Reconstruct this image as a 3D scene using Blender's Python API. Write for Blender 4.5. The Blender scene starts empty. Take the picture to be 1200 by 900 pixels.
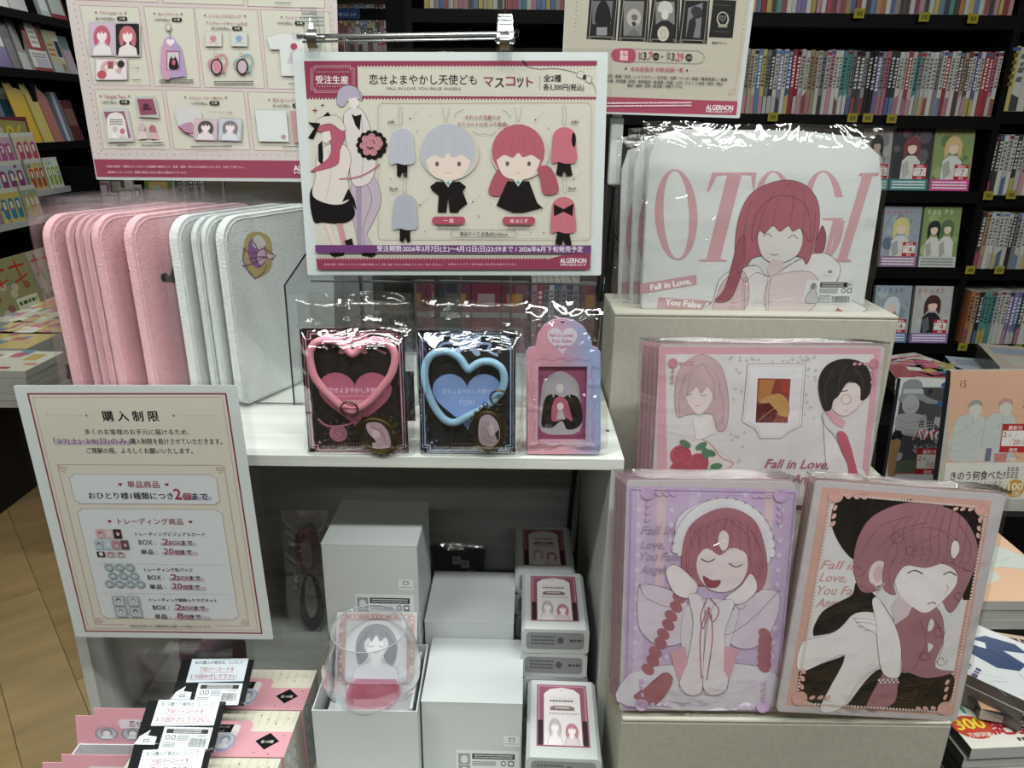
import bpy, math, random
import numpy as np
from mathutils import Vector, Matrix, noise
from mathutils.geometry import tessellate_polygon

S = bpy.context.scene
COL = S.collection
R = math.radians
# ---------------------------------------------------------------- camera, world, lights, exposure
F, PITCH, ROLL = 880.0, R(19.5), R(0.7)
CAM = Vector((0, 0, 1.45))
FW = Vector((0, math.cos(PITCH), -math.sin(PITCH)))
RT = Vector((math.cos(ROLL), math.sin(ROLL)*math.sin(PITCH), math.sin(ROLL)*math.cos(PITCH)))
UP = RT.cross(FW)
cd = bpy.data.cameras.new('camera'); cd.sensor_width = 36; cd.lens = F*36/1200; cd.clip_start = .02
cam = bpy.data.objects.new('camera', cd); COL.objects.link(cam)
cam.matrix_world = Matrix((( RT.x, UP.x, -FW.x, CAM.x), (RT.y, UP.y, -FW.y, CAM.y), (RT.z, UP.z, -FW.z, CAM.z), (0, 0, 0, 1)))
S.camera = cam
w = bpy.data.worlds.new('world'); S.world = w; w.use_nodes = True
w.node_tree.nodes['Background'].inputs[0].default_value = (.75, .85, 1, 1)
w.node_tree.nodes['Background'].inputs[1].default_value = .07
S.view_settings.view_transform = 'Standard'; S.view_settings.look = 'None'
S.view_settings.gamma = 1; S.view_settings.use_curve_mapping = False
S.view_settings.exposure = 0.0
S.cycles.transparent_max_bounces = 32
S.cycles.max_bounces = 6
S.cycles.use_denoising = True
S.cycles.sample_clamp_indirect = 4
LIGHTS = [(-1.2, -.32, 23), (.35, -.32, 28), (1.9, -.32, 24), (-.6, .5, 19), (1.0, .5, 16), (-1.7, 2.0, 13), (.6, 1.55, 3), (-1.9, 3.9, 14), (-.6, 6.2, 26), (0, -2.0, 17)]
for i, (x, y, e) in enumerate(LIGHTS):
    ld = bpy.data.lights.new('ceiling_lamp', 'AREA'); ld.shape = 'RECTANGLE'; ld.size = 1.2; ld.size_y = .12
    ld.energy = e; ld.color = (.95, 1.0, .96)
    lo = bpy.data.objects.new('ceiling_lamp', ld); COL.objects.link(lo); lo.location = (x, y, 2.69)

# ---------------------------------------------------------------- helpers
def ray(px, py): return FW + RT*((px-600)/F) - UP*((py-450)/F)
def aty(px, py, Y):
    r = ray(px, py); return CAM + r*(Y/r.y)
def atz(px, py, Z):
    r = ray(px, py); return CAM + r*((Z-CAM.z)/r.z)
def atx(px, py, X):
    r = ray(px, py); return CAM + r*(X/r.x)
def lin(c):
    if isinstance(c, str):
        c = c.lstrip('#'); c = [int(c[i:i+2], 16)/255 for i in (0, 2, 4)]
        y = .3*c[0]+.59*c[1]+.11*c[2]; c = [v*.9+y*.1 for v in c]      # haze over the view is put into every hex colour as slight greying
        return tuple(v/12.92 if v <= .04045 else ((v+.055)/1.055)**2.4 for v in c)
    return tuple(c)
def mixc(a, b, t): a = lin(a); b = lin(b); return tuple(a[i]*(1-t)+b[i]*t for i in range(3))
WM = {}
def finish(o, parent=None, M=None, label=None, cat=None, group=None, kind=None):
    COL.objects.link(o)
    if parent is not None: o.parent = parent
    if M is not None: o.matrix_local = M
    base = WM[parent.name] if parent is not None else Matrix()
    WM[o.name] = base @ (M if M is not None else Matrix())
    if label: o['label'] = label
    if cat: o['category'] = cat
    if group: o['group'] = group
    if kind: o['kind'] = kind
    return o
def empty(name, M, label, cat, group=None):
    if not isinstance(M, Matrix): M = Matrix.Translation(M)
    o = bpy.data.objects.new(name, None); o.empty_display_size = .02
    return finish(o, None, M, label, cat, group)

class MB:
    """mesh collector with a colour per face"""
    def __init__(s): s.v = []; s.f = []; s.c = []; s.col = (.8, .8, .8); s.M = None
    def add(s, vs, fs, col=None):
        n = len(s.v)
        if s.M is not None: vs = [s.M @ Vector(p) for p in vs]
        s.v += [tuple(p) for p in vs]; s.f += [tuple(i+n for i in f) for f in fs]
        s.c += [lin(col) if col is not None else s.col]*len(fs)
    def box(s, x0, y0, z0, x1, y1, z1, col=None, cols=None):
        vs = [(x0,y0,z0),(x1,y0,z0),(x1,y1,z0),(x0,y1,z0),(x0,y0,z1),(x1,y0,z1),(x1,y1,z1),(x0,y1,z1)]
        fs = [(0,3,2,1),(4,5,6,7),(0,1,5,4),(1,2,6,5),(2,3,7,6),(3,0,4,7)]   # bottom top front right back left
        if cols:
            for f, c in zip(fs, cols): s.add([vs[i] for i in f], [(0,1,2,3)], c)
        else: s.add(vs, fs, col)
    def quad(s, a, b, c, d, col=None): s.add([a, b, c, d], [(0,1,2,3)], col)
    def prism(s, pts, z0, z1, col=None, side=None):
        n = len(pts); P = [(x, y, z0) for x, y in pts] + [(x, y, z1) for x, y in pts]
        t = tessellate_polygon([[Vector((x, y, 0)) for x, y in pts]])
        s.add(P, [(a+n, b+n, c+n) for a, b, c in t] + [(c, b, a) for a, b, c in t], col)
        s.add(P, [(i, (i+1) % n, (i+1) % n+n, i+n) for i in range(n)], side if side is not None else col)
    def tube(s, pts, r, col=None, closed=False, seg=8):
        pts = [Vector(p) for p in pts]; n = len(pts); vs = []; fs = []
        rr = r if isinstance(r, (list, tuple)) else [r]*n
        ref = None
        for i, p in enumerate(pts):
            if closed: d = pts[(i+1) % n]-pts[i-1]
            else: d = pts[min(i+1, n-1)]-pts[max(i-1, 0)]
            d.normalize()
            if ref is None: ref = d.orthogonal().normalized()
            ref = (ref-d*ref.dot(d)).normalized(); b = d.cross(ref)
            for k in range(seg):
                a = 2*math.pi*k/seg; vs.append(p+ref*(math.cos(a)*rr[i])+b*(math.sin(a)*rr[i]))
        m = n if closed else n-1
        for i in range(m):
            j = (i+1) % n
            for k in range(seg):
                q = (k+1) % seg; fs.append((i*seg+k, i*seg+q, j*seg+q, j*seg+k))
        if not closed: fs += [tuple(range(seg-1, -1, -1)), tuple((n-1)*seg+k for k in range(seg))]
        s.add(vs, fs, col)
    def lathe(s, prof, c=(0, 0, 0), seg=24, col=None, cols=None):
        n = len(prof); vs = []
        for r, z in prof:
            for k in range(seg):
                a = 2*math.pi*k/seg; vs.append((c[0]+r*math.cos(a), c[1]+r*math.sin(a), c[2]+z))
        for i in range(n-1):
            fs = [(i*seg+k, i*seg+(k+1) % seg, (i+1)*seg+(k+1) % seg, (i+1)*seg+k) for k in range(seg)]
            ring = vs[i*seg:(i+2)*seg]
            s.add(ring, [tuple(q-i*seg for q in f) for f in fs], cols[i] if cols else col)
    def grid(s, fn, nu, nv, col=None):
        vs = [fn(i/nu, j/nv) for j in range(nv+1) for i in range(nu+1)]
        s.add(vs, [(j*(nu+1)+i, j*(nu+1)+i+1, (j+1)*(nu+1)+i+1, (j+1)*(nu+1)+i) for j in range(nv) for i in range(nu)], col)
    def mesh(s, name, mat, smooth=False, shift=None):
        me = bpy.data.meshes.new(name)
        vs = s.v if shift is None else [tuple(shift @ Vector(p)) for p in s.v]
        me.from_pydata(vs, [], s.f); me.materials.append(mat)
        at = me.color_attributes.new('Col', 'FLOAT_COLOR', 'CORNER')
        n = np.array([len(f) for f in s.f]); c = np.ones((len(s.f), 4), np.float32)
        if len(s.f): c[:, :3] = np.array(s.c); at.data.foreach_set('color', np.repeat(c, n, 0).ravel())
        if smooth: me.polygons.foreach_set('use_smooth', [True]*len(s.f))
        if smooth == 'auto': me.set_sharp_from_angle(angle=R(35))
        me.update(); return me
    def build(s, name, mat, parent=None, smooth=False, world=False, origin=False, bevel=0, M=None, **kw):
        sh = None
        if world and parent is not None: sh = WM[parent.name].inverted()
        if origin:
            a = np.array(s.v); lo = a.min(0); hi = a.max(0)
            M = Matrix.Translation(((lo[0]+hi[0])/2, (lo[1]+hi[1])/2, lo[2])); sh = M.inverted()
        o = bpy.data.objects.new(name, s.mesh(name, mat, smooth, sh))
        finish(o, parent, M, **kw)
        if bevel:
            b = o.modifiers.new('bevel', 'BEVEL'); b.width = bevel; b.segments = 2; b.limit_method = 'ANGLE'
        return o

# ---------------------------------------------------------------- materials
def mat(name, base=None, rough=.5, metal=0, spec=.5, bump=None, noise_col=None, coat=0, sheen=0, sub=0, attr=True):
    m = bpy.data.materials.new(name); m.use_nodes = True; N = m.node_tree.nodes; L = m.node_tree.links
    p = N['Principled BSDF']; p.inputs['Roughness'].default_value = rough; p.inputs['Metallic'].default_value = metal
    p.inputs['Specular IOR Level'].default_value = spec; p.inputs['Coat Weight'].default_value = coat
    p.inputs['Sheen Weight'].default_value = sheen
    if sub: p.inputs['Subsurface Weight'].default_value = sub; p.inputs['Subsurface Scale'].default_value = .004
    if base is None:
        a = N.new('ShaderNodeAttribute'); a.attribute_name = 'Col'; src = a.outputs['Color']
    else:
        a = N.new('ShaderNodeRGB'); a.outputs[0].default_value = (*lin(base), 1); src = a.outputs[0]
    tc = N.new('ShaderNodeTexCoord')
    if noise_col:   # (scale xyz, amount, detail)
        sc, amt, det = noise_col
        mp = N.new('ShaderNodeMapping'); mp.inputs['Scale'].default_value = sc; L.new(tc.outputs['Object'], mp.inputs[0])
        nz = N.new('ShaderNodeTexNoise'); nz.inputs['Scale'].default_value = 1; nz.inputs['Detail'].default_value = det
        L.new(mp.outputs[0], nz.inputs[0])
        mr = N.new('ShaderNodeMapRange'); mr.inputs[1].default_value = .3; mr.inputs[2].default_value = .7
        mr.inputs[3].default_value = 1-amt; mr.inputs[4].default_value = 1+amt; L.new(nz.outputs['Fac'], mr.inputs[0])
        mx = N.new('ShaderNodeVectorMath'); mx.operation = 'SCALE'; L.new(src, mx.inputs[0]); L.new(mr.outputs[0], mx.inputs['Scale'])
        src = mx.outputs[0]
    L.new(src, p.inputs['Base Color'])
    if bump:        # (scale, strength, distance)
        nb = N.new('ShaderNodeTexNoise'); nb.inputs['Scale'].default_value = bump[0]; nb.inputs['Detail'].default_value = 4
        L.new(tc.outputs['Object'], nb.inputs[0]); bp = N.new('ShaderNodeBump')
        bp.inputs['Strength'].default_value = bump[1]; bp.inputs['Distance'].default_value = bump[2]
        L.new(nb.outputs['Fac'], bp.inputs['Height']); L.new(bp.outputs[0], p.inputs['Normal'])
    return m
def clear(name, tint=(1, 1, 1), rough=.06, ior=1.45, gain=1.0, bump=None, floor_=0.0):
    m = bpy.data.materials.new(name); m.use_nodes = True; N = m.node_tree.nodes; L = m.node_tree.links
    N.remove(N['Principled BSDF']); out = N['Material Output']
    tr = N.new('ShaderNodeBsdfTransparent'); tr.inputs[0].default_value = (*tint, 1)
    gl = N.new('ShaderNodeBsdfGlossy'); gl.inputs['Roughness'].default_value = rough; gl.inputs[0].default_value = (1, 1, 1, 1)
    ge = N.new('ShaderNodeNewGeometry'); dt = N.new('ShaderNodeVectorMath'); dt.operation = 'DOT_PRODUCT'   # Schlick, same from both sides of the sheet
    L.new(ge.outputs['Incoming'], dt.inputs[0]); L.new(ge.outputs['Normal'], dt.inputs[1])
    def mth(op, x, y):
        n = N.new('ShaderNodeMath'); n.operation = op
        for k, q in enumerate((x, y)):
            if q is None: continue
            if isinstance(q, (int, float)): n.inputs[k].default_value = q
            else: L.new(q, n.inputs[k])
        return n.outputs[0]
    f0 = ((ior-1)/(ior+1))**2; om = mth('SUBTRACT', 1.0, mth('ABSOLUTE', dt.outputs['Value'], None))
    frn = mth('MULTIPLY_ADD', mth('POWER', om, 5.0), 1-f0); frn.node.inputs[2].default_value = f0
    ma = N.new('ShaderNodeMath'); ma.operation = 'MULTIPLY_ADD'; ma.inputs[1].default_value = gain; ma.inputs[2].default_value = floor_; ma.use_clamp = True
    L.new(frn, ma.inputs[0]); mx = N.new('ShaderNodeMixShader')
    L.new(ma.outputs[0], mx.inputs[0]); L.new(tr.outputs[0], mx.inputs[1]); L.new(gl.outputs[0], mx.inputs[2]); L.new(mx.outputs[0], out.inputs[0])
    if bump:
        tc = N.new('ShaderNodeTexCoord'); nz = N.new('ShaderNodeTexNoise'); nz.inputs['Scale'].default_value = bump[0]
        nz.inputs['Detail'].default_value = 3; nz.inputs['Distortion'].default_value = 1.2
        L.new(tc.outputs['Object'], nz.inputs[0])
        # ridged: creases of crumpled film
        s1 = N.new('ShaderNodeMath'); s1.operation = 'SUBTRACT'; s1.inputs[1].default_value = .5; L.new(nz.outputs['Fac'], s1.inputs[0])
        s2 = N.new('ShaderNodeMath'); s2.operation = 'ABSOLUTE'; L.new(s1.outputs[0], s2.inputs[0])
        bp = N.new('ShaderNodeBump'); bp.inputs['Strength'].default_value = bump[1]; bp.inputs['Distance'].default_value = bump[2]
        L.new(s2.outputs[0], bp.inputs['Height']); L.new(bp.outputs[0], gl.inputs['Normal']); L.new(bp.outputs[0], dt.inputs[1])
    return m
MT = dict(
    paper=mat('printed_paper', rough=.5, spec=.3), gloss=mat('coated_cover', rough=.22, spec=.45), matte=mat('matte_board', rough=.8, spec=.15),
    laminate=mat('laminated_print', rough=.16, spec=.5), cloth=mat('cotton', rough=.9, spec=.1, bump=(900, .25, .0006), sheen=.2), terry=mat('terry_fleece', rough=.95, spec=.05, bump=(420, .8, .0022), sheen=.5, noise_col=((160, 160, 160), .05, 5)),
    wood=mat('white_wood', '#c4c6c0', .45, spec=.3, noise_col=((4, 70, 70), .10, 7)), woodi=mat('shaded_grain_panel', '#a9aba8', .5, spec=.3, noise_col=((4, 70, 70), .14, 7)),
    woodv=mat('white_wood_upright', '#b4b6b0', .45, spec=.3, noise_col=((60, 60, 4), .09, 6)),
    card=mat('grey_cardboard', '#a09d90', .8, spec=.15, noise_col=((260, 260, 120), .05, 5), bump=(150, .25, .001)),
    white=mat('white_carton', '#b9bdbd', .4, spec=.35, bump=(30, .05, .002)),
    grey=mat('grey_carton', '#b3b6b6', .45, spec=.3),
    black=mat('black_shelf', '#060607', .6, spec=.12), dark=mat('dark_counter', '#16130f', .55, spec=.3),
    chrome=mat('chrome', '#b8b8b8', .18, metal=1), brass=mat('antique_brass', '#574a2e', .38, metal=1, bump=(700, .3, .0005)),
    pole=mat('dark_pole', '#4a4a4c', .3, metal=.8), plastic=mat('coloured_plastic', rough=.3, spec=.5),
    pink=mat('pink_silicone', '#d98a9b', .38, spec=.4, sub=.2), blue=mat('blue_silicone', '#86b0cb', .38, spec=.4, sub=.2),
    wall=mat('painted_wall', '#6d6558', .8, spec=.2, noise_col=((8, 8, 8), .04, 4)), ceil=mat('ceiling_paint', '#c9c9c4', .9, spec=.1),
    floor=mat('floor_wood', None, .32, spec=.45, noise_col=((14, 3, 3), .16, 8)),
    film=clear('clear_film', (.985, .985, .985), .05, 1.5, 2.4, (15, .7, .010), .02),
    filmsoft=clear('clear_sleeve', (.96, .965, .97), .10, 1.45, .9, (14, .12, .004), .0),
    acryl=clear('clear_acrylic', (.93, .945, .95), .03, 1.49, 1.3, None, .005),
    edge=mat('acrylic_edge', '#8f9696', .15, spec=.7), haze=clear('towel_bag_film', (.975, .975, .98), .2, 1.5, 1.3, (16, .4, .006), .03),
    note=clear('note_film', (.98, .985, .99), .12, 1.45, .25), glass=clear('glass_wall', (.96, .96, .97), .02, 1.5, 1.7, None, .01), glassp=clear('pink_glass_base', (.88, .56, .66), .02, 1.5, 1.4, None, .01),
)
# ---------------------------------------------------------------- flat print (decals cut from thin polygons)
def smoothp(P, closed=True, n=5):
    out = []; m = len(P)
    for i in range(m if closed else m-1):
        g = lambda k: P[k % m] if closed else P[max(0, min(m-1, k))]
        a, b, c, d = g(i-1), g(i), g(i+1), g(i+2)
        for k in range(n):
            t = k/n
            out.append(tuple(.5*((2*b[j])+(c[j]-a[j])*t+(2*a[j]-5*b[j]+4*c[j]-d[j])*t*t+(3*b[j]-a[j]-3*c[j]+d[j])*t**3) for j in (0, 1)))
    if not closed: out.append(P[-1])
    return out
def pr(l): return [(l[i], l[i+1]) for i in range(0, len(l), 2)]
def homog(src, dst):
    A = []; b = []
    for (x, y), (u, v) in zip(src, dst):
        A += [[x, y, 1, 0, 0, 0, -u*x, -u*y], [0, 0, 0, x, y, 1, -v*x, -v*y]]; b += [u, v]
    h = np.linalg.solve(np.array(A, float), np.array(b, float))
    def f(x, y):
        d = h[6]*x+h[7]*y+1; return ((h[0]*x+h[1]*y+h[2])/d, (h[3]*x+h[4]*y+h[5])/d)
    return f
_T = {}
def glyphs(s, bold, shear=0):
    k = (s, bold, shear)
    if k not in _T:
        c = bpy.data.curves.new('t', 'FONT'); c.body = s; c.resolution_u = 2; c.offset = bold; c.shear = shear
        o = bpy.data.objects.new('t', c); COL.objects.link(o); dg = bpy.context.evaluated_depsgraph_get(); dg.update()
        me = bpy.data.meshes.new_from_object(o.evaluated_get(dg))
        V = np.zeros(len(me.vertices)*3); me.vertices.foreach_get('co', V); V = V.reshape(-1, 3)[:, :2]
        fs = [tuple(p.vertices) for p in me.polygons]
        bpy.data.objects.remove(o); bpy.data.curves.remove(c); bpy.data.meshes.remove(me)
        _T[k] = (V, fs)
    return _T[k]
class Art:
    DZ = 8e-6
    def __init__(s, w, h, px=None, z=2e-5):
        s.w, s.h, s.z = w, h, z; s.mb = MB(); s.ol = None
        s.H = homog(px, [(-w/2, h/2), (w/2, h/2), (w/2, -h/2), (-w/2, -h/2)]) if px else None
        s.unit(100, 100*h/w)
    def crop(s, x0, y0, k): s.map = lambda u, v: s.H(x0+u*k, y0+v*k); return s
    def unit(s, a, b): s.map = lambda u, v: (-s.w/2+u*s.w/a, s.h/2-v*s.h/b); return s
    def sub(s, x0, y0, x1, y1, a, b, rot=0):
        m = s.map; cx, cy = (x0+x1)/2, (y0+y1)/2; c_, s_ = math.cos(R(rot)), math.sin(R(rot))
        def f(u, v):
            x = (u/a-.5)*(x1-x0); y = (v/b-.5)*(y1-y0); return m(cx+x*c_-y*s_, cy+x*s_+y*c_)
        s.map = f; return m
    def loc(s, pts): return [s.map(x, y) for x, y in pts]
    def _poly(s, L, col):
        if len(L) < 3: return
        try: t = tessellate_polygon([[Vector((x, y, 0)) for x, y in L]])
        except Exception: return
        s.z += s.DZ; fs = []
        for a, b, c in t:
            ar = (L[b][0]-L[a][0])*(L[c][1]-L[a][1])-(L[c][0]-L[a][0])*(L[b][1]-L[a][1])
            fs.append((a, b, c) if ar > 0 else (c, b, a))
        s.mb.add([(x, y, s.z) for x, y in L], fs, col)
    def poly(s, l, col, sm=False):
        P = pr(l) if not isinstance(l[0], tuple) else l
        if sm: P = smoothp(P)
        s._poly(s.loc(P), col)
        if sm and s.ol: s.line(P, s.ol[0], s.ol[1], True)
        return s
    def rect(s, x0, y0, x1, y1, col): s._poly(s.loc([(x0, y0), (x1, y0), (x1, y1), (x0, y1)]), col); return s
    def ell(s, cx, cy, rx, ry, col, rot=0, n=22):
        c_, s_ = math.cos(R(rot)), math.sin(R(rot)); P = []
        for k in range(n):
            a = 2*math.pi*k/n; x, y = rx*math.cos(a), ry*math.sin(a); P.append((cx+x*c_-y*s_, cy+x*s_+y*c_))
        s._poly(s.loc(P), col); return s
    def line(s, l, wd, col, closed=False, sm=False):
        P = pr(l) if not isinstance(l[0], tuple) else l
        if sm: P = smoothp(P, closed)
        L = [Vector(p) for p in s.loc(P)]; n = len(L); wd = wd/1000/2; A = []; B = []
        for i in range(n):
            d1 = (L[i]-L[i-1]) if (i > 0 or closed) else (L[1]-L[0]); d2 = (L[(i+1) % n]-L[i]) if (i < n-1 or closed) else d1
            if d1.length < 1e-9: d1 = d2
            if d2.length < 1e-9: d2 = d1
            if d1.length < 1e-9: continue
            d1 = d1.normalized(); d2 = d2.normalized(); d = (d1+d2)
            if d.length < .2: d = d1
            d.normalize(); k = 1/max(.5, d.dot(d1)); nn = Vector((-d.y, d.x))*wd*k
            A.append(L[i]+nn); B.append(L[i]-nn)
        s.z += s.DZ; m = len(A); vs = [(p.x, p.y, s.z) for p in A+B]
        s.mb.add(vs, [(i+m, (i+1) % m+m, (i+1) % m, i) for i in range(m if closed else m-1)], col); return s
    def rrect(s, x0, y0, x1, y1, r, col=None, wd=None, n=4):
        P = []
        for cx, cy, a0 in ((x1-r, y0+r, -90), (x1-r, y1-r, 0), (x0+r, y1-r, 90), (x0+r, y0+r, 180)):
            for k in range(n+1):
                a = R(a0+90*k/n); P.append((cx+r*math.cos(a), cy+r*math.sin(a)))
        if wd: s.line(P, wd, col, True)
        else: s._poly(s.loc(P), col)
        return s
    def dots(s, x0, y0, x1, y1, n, r, col, k=6):
        for i in range(n):
            t = i/max(1, n-1); s.ell(x0+(x1-x0)*t, y0+(y1-y0)*t, r, r, col, n=k); s.z -= s.DZ
        s.z += s.DZ; return s
    def text(s, t, x0, y0, x1, y1, col, bold=.0, h=None, shear=0):
        V, fs = glyphs(t, 0, shear)
        if not len(V): return s
        a = Vector(s.map(x0, y0)); b = Vector(s.map(x1, y1)); d = b-a; Lg = d.length; d.normalize(); n = Vector((-d.y, d.x))
        x_min, x_max = V[:, 0].min(), V[:, 0].max(); sc = Lg/max(1e-6, x_max-x_min)
        if h is not None:
            e = (Vector(s.map(x0, y0-h))-a).length; sy = e/max(.3, V[:, 1].max()-max(0, V[:, 1].min()))
        else: sy = sc
        s.z += s.DZ
        for ox, oy in ((0, 0),) if not bold else ((-bold*.8, 0), (bold*.8, 0), (0, bold*.5), (0, -bold*.5)):
            s.z += 2.5e-6; s.mb.add([(*(a+d*((p[0]+ox-x_min)*sc)+n*((p[1]+oy)*sy)), s.z) for p in V], fs, col)
        return s
    def bars(s, x0, y0, x1, y1, col, n=1, rng=random.Random(5)):
        """rows of illegibly small printed lines"""
        for i in range(n):
            yy = y0+(y1-y0)*(i+.5)/n; hh = (y1-y0)/n*.28; x = x0
            while x < x1:
                ww = rng.uniform(.6, 1.6)*hh*2
                s._poly(s.loc([(x, yy-hh), (min(x+ww, x1), yy-hh), (min(x+ww, x1), yy+hh*rng.uniform(.5, 1)), (x, yy+hh)]), col); s.z -= s.DZ
                x += ww+hh*.6
        s.z += s.DZ; return s
    def heart(s, cx, cy, r, col, line=None, wd=.3, rot=0):
        P = []
        for k in range(36):
            t = 2*math.pi*k/36; x = 16*math.sin(t)**3; y = -(13*math.cos(t)-5*math.cos(2*t)-2*math.cos(3*t)-math.cos(4*t))
            x, y = x*math.cos(R(rot))-y*math.sin(R(rot)), x*math.sin(R(rot))+y*math.cos(R(rot)); P.append((cx+x*r/16, cy+y*r/16))
        if col: s._poly(s.loc(P), col)
        if line: s.line(P, wd, line, True)
        return s
    def star(s, cx, cy, r, col, k=.25):
        P = []
        for i in range(8):
            a = math.pi*i/4; q = r if i % 2 == 0 else r*k; P.append((cx+q*math.sin(a), cy-q*math.cos(a)))
        s._poly(s.loc(P), col); return s
    def rose(s, cx, cy, r, c1, c2, wd=.3):
        s.ell(cx, cy, r, r*.95, c1, n=14)
        for q in (.8, .55, .3):
            P = [(cx+r*q*math.cos(a*.7+q*5)*(1+.1*math.sin(a*3)), cy+r*q*.9*math.sin(a*.7+q*5)) for a in range(8)]
            s.line(P, wd, c2, False, True)
        return s
    def barcode(s, x0, y0, x1, y1, col='#2c2c30', seed=1):
        r = random.Random(seed); x = x0
        while x < x1:
            ww = (x1-x0)*r.choice((.012, .02, .03)); s.rect(x, y0, min(x1, x+ww), y1, col); s.z -= s.DZ; x += ww+(x1-x0)*r.choice((.015, .025))
        s.z += s.DZ; return s
    def build(s, parent, name='print', m='paper', label=None, flat=True):
        return s.mb.build(name, MT[m], parent, label=label)

def pframe(c, Y, lean=0, yaw=0, Z=None):
    """a rectangle standing in the scene: four photo corners (TL TR BR BL) on a plane through depth Y with its lean and yaw"""
    bx, by = (c[2][0]+c[3][0])/2, (c[2][1]+c[3][1])/2
    P0 = aty(bx, by, Y) if Z is None else atz(bx, by, Z)
    n = Matrix.Rotation(R(yaw), 3, 'Z') @ Vector((0, -math.cos(R(lean)), math.sin(R(lean))))
    Q = []
    for x, y in c:
        r = ray(x, y); Q.append(CAM+r*((P0-CAM).dot(n)/r.dot(n)))
    X = ((Q[1]-Q[0])+(Q[2]-Q[3])).normalized(); V = n.cross(X).normalized()
    w = ((Q[1]-Q[0]).length+(Q[2]-Q[3]).length)/2; h = ((Q[0]-Q[3]).length+(Q[1]-Q[2]).length)/2
    C = (Q[0]+Q[1]+Q[2]+Q[3])/4
    M = Matrix(((X.x, V.x, n.x, C.x), (X.y, V.y, n.y, C.y), (X.z, V.z, n.z, C.z), (0, 0, 0, 1)))
    return M, w, h
def slab(w, h, t, col=None, z1=0, r=0):
    b = MB()
    if r:
        P = []
        for cx, cy, a0 in ((w/2-r, -h/2+r, -90), (w/2-r, h/2-r, 0), (-w/2+r, h/2-r, 90), (-w/2+r, -h/2+r, 180)):
            for k in range(6):
                a = R(a0+18*k); P.append((cx+r*math.cos(a), cy+r*math.sin(a)))
        b.prism(P, z1-t, z1, col)
    else: b.box(-w/2, -h/2, z1-t, w/2, h/2, z1, col)
    return b
def crumple(w, h, d, amp, seed, nu=34, nv=34, sc=26, puff=0.0, top=0):
    """front and back sheets of a crumpled film bag, local x,y, z out of the face"""
    b = MB(); o = Vector((seed*7.3, seed*3.1, 0))
    def sheet(z, sgn):
        def fn(u, v):
            x, y = (u-.5)*w, (v-.5)*h
            e = min(u, 1-u, v, 1-v)*2; e = min(1, e*4)
            q = 1-abs(noise.noise(Vector((x*sc, y*sc, 0))+o))*2; q2 = 1-abs(noise.noise(Vector((x*sc*2.3, y*sc*2.3, 5))+o))*2
            return (x+noise.noise(o+Vector((x*20, y*20, 9)))*amp*(1-e), y+noise.noise(o+Vector((x*20, y*20, 19)))*amp*(1-e), z*e+sgn*(puff*e*math.sin(math.pi*u)*math.sin(math.pi*v)+amp*(q*.6+q2*.4)*(.35+.65*e)))
        return fn
    b.grid(sheet(d, 1), nu, nv); n = len(b.v)
    b.grid(sheet(0, -.3), max(4, nu//3), max(4, nv//3))
    return b
# ---------------------------------------------------------------- the room
def struct(b, name, m, **kw): return b.build(name, MT[m], kind='structure', **kw)
b = MB(); b.box(-3.6, -2.6, -.05, 3.3, 8.4, -.004, '#6b5a3a'); fl = struct(b, 'floor', 'floor')
ang = math.atan2(-.766, .642); rg = random.Random(3); PW, PL = .16, .95; ca, sa = math.cos(ang), math.sin(ang)
pc = Vector((-1.05, 1.5, 0)); pm = {}
for i in range(-9, 8):
    off = rg.uniform(0, PL)
    for j in range(-3, 4):
        u = j*PL+off; v = i*PW+PW/2
        cx, cy = pc.x+ca*u-sa*v, pc.y+sa*u+ca*v
        if not (-2.3 < cx < -.35 and .5 < cy < 3.3): continue
        k = rg.randrange(4)
        if k not in pm:
            q = MB(); q.box(-PL/2+.001, -PW/2+.001, -.004, PL/2-.001, PW/2-.001, 0, ['#9a7e52', '#a0855a', '#94794e', '#a48858'][k]); pm[k] = q.mesh('plank', MT['floor'])
        finish(bpy.data.objects.new('plank', pm[k]), fl, Matrix.Translation((cx, cy, 0)) @ Matrix.Rotation(ang, 4, 'Z'))
b = MB(); b.box(-3.6, -2.6, 2.75, 3.3, 8.4, 2.8, '#c9c9c4'); struct(b, 'ceiling', 'ceil')
for nm, bb in (('wall_back', (-3.6, 8.3, 0, 3.3, 8.4, 2.75)), ('wall_left', (-3.7, -2.6, 0, -3.6, 8.4, 2.75)), ('wall_right', (3.3, -2.6, 0, 3.4, 8.4, 2.75)), ('wall_front', (-3.6, -2.7, 0, 3.3, -2.6, 2.75))):
    b = MB(); b.box(*bb); struct(b, nm, 'wall')

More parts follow.
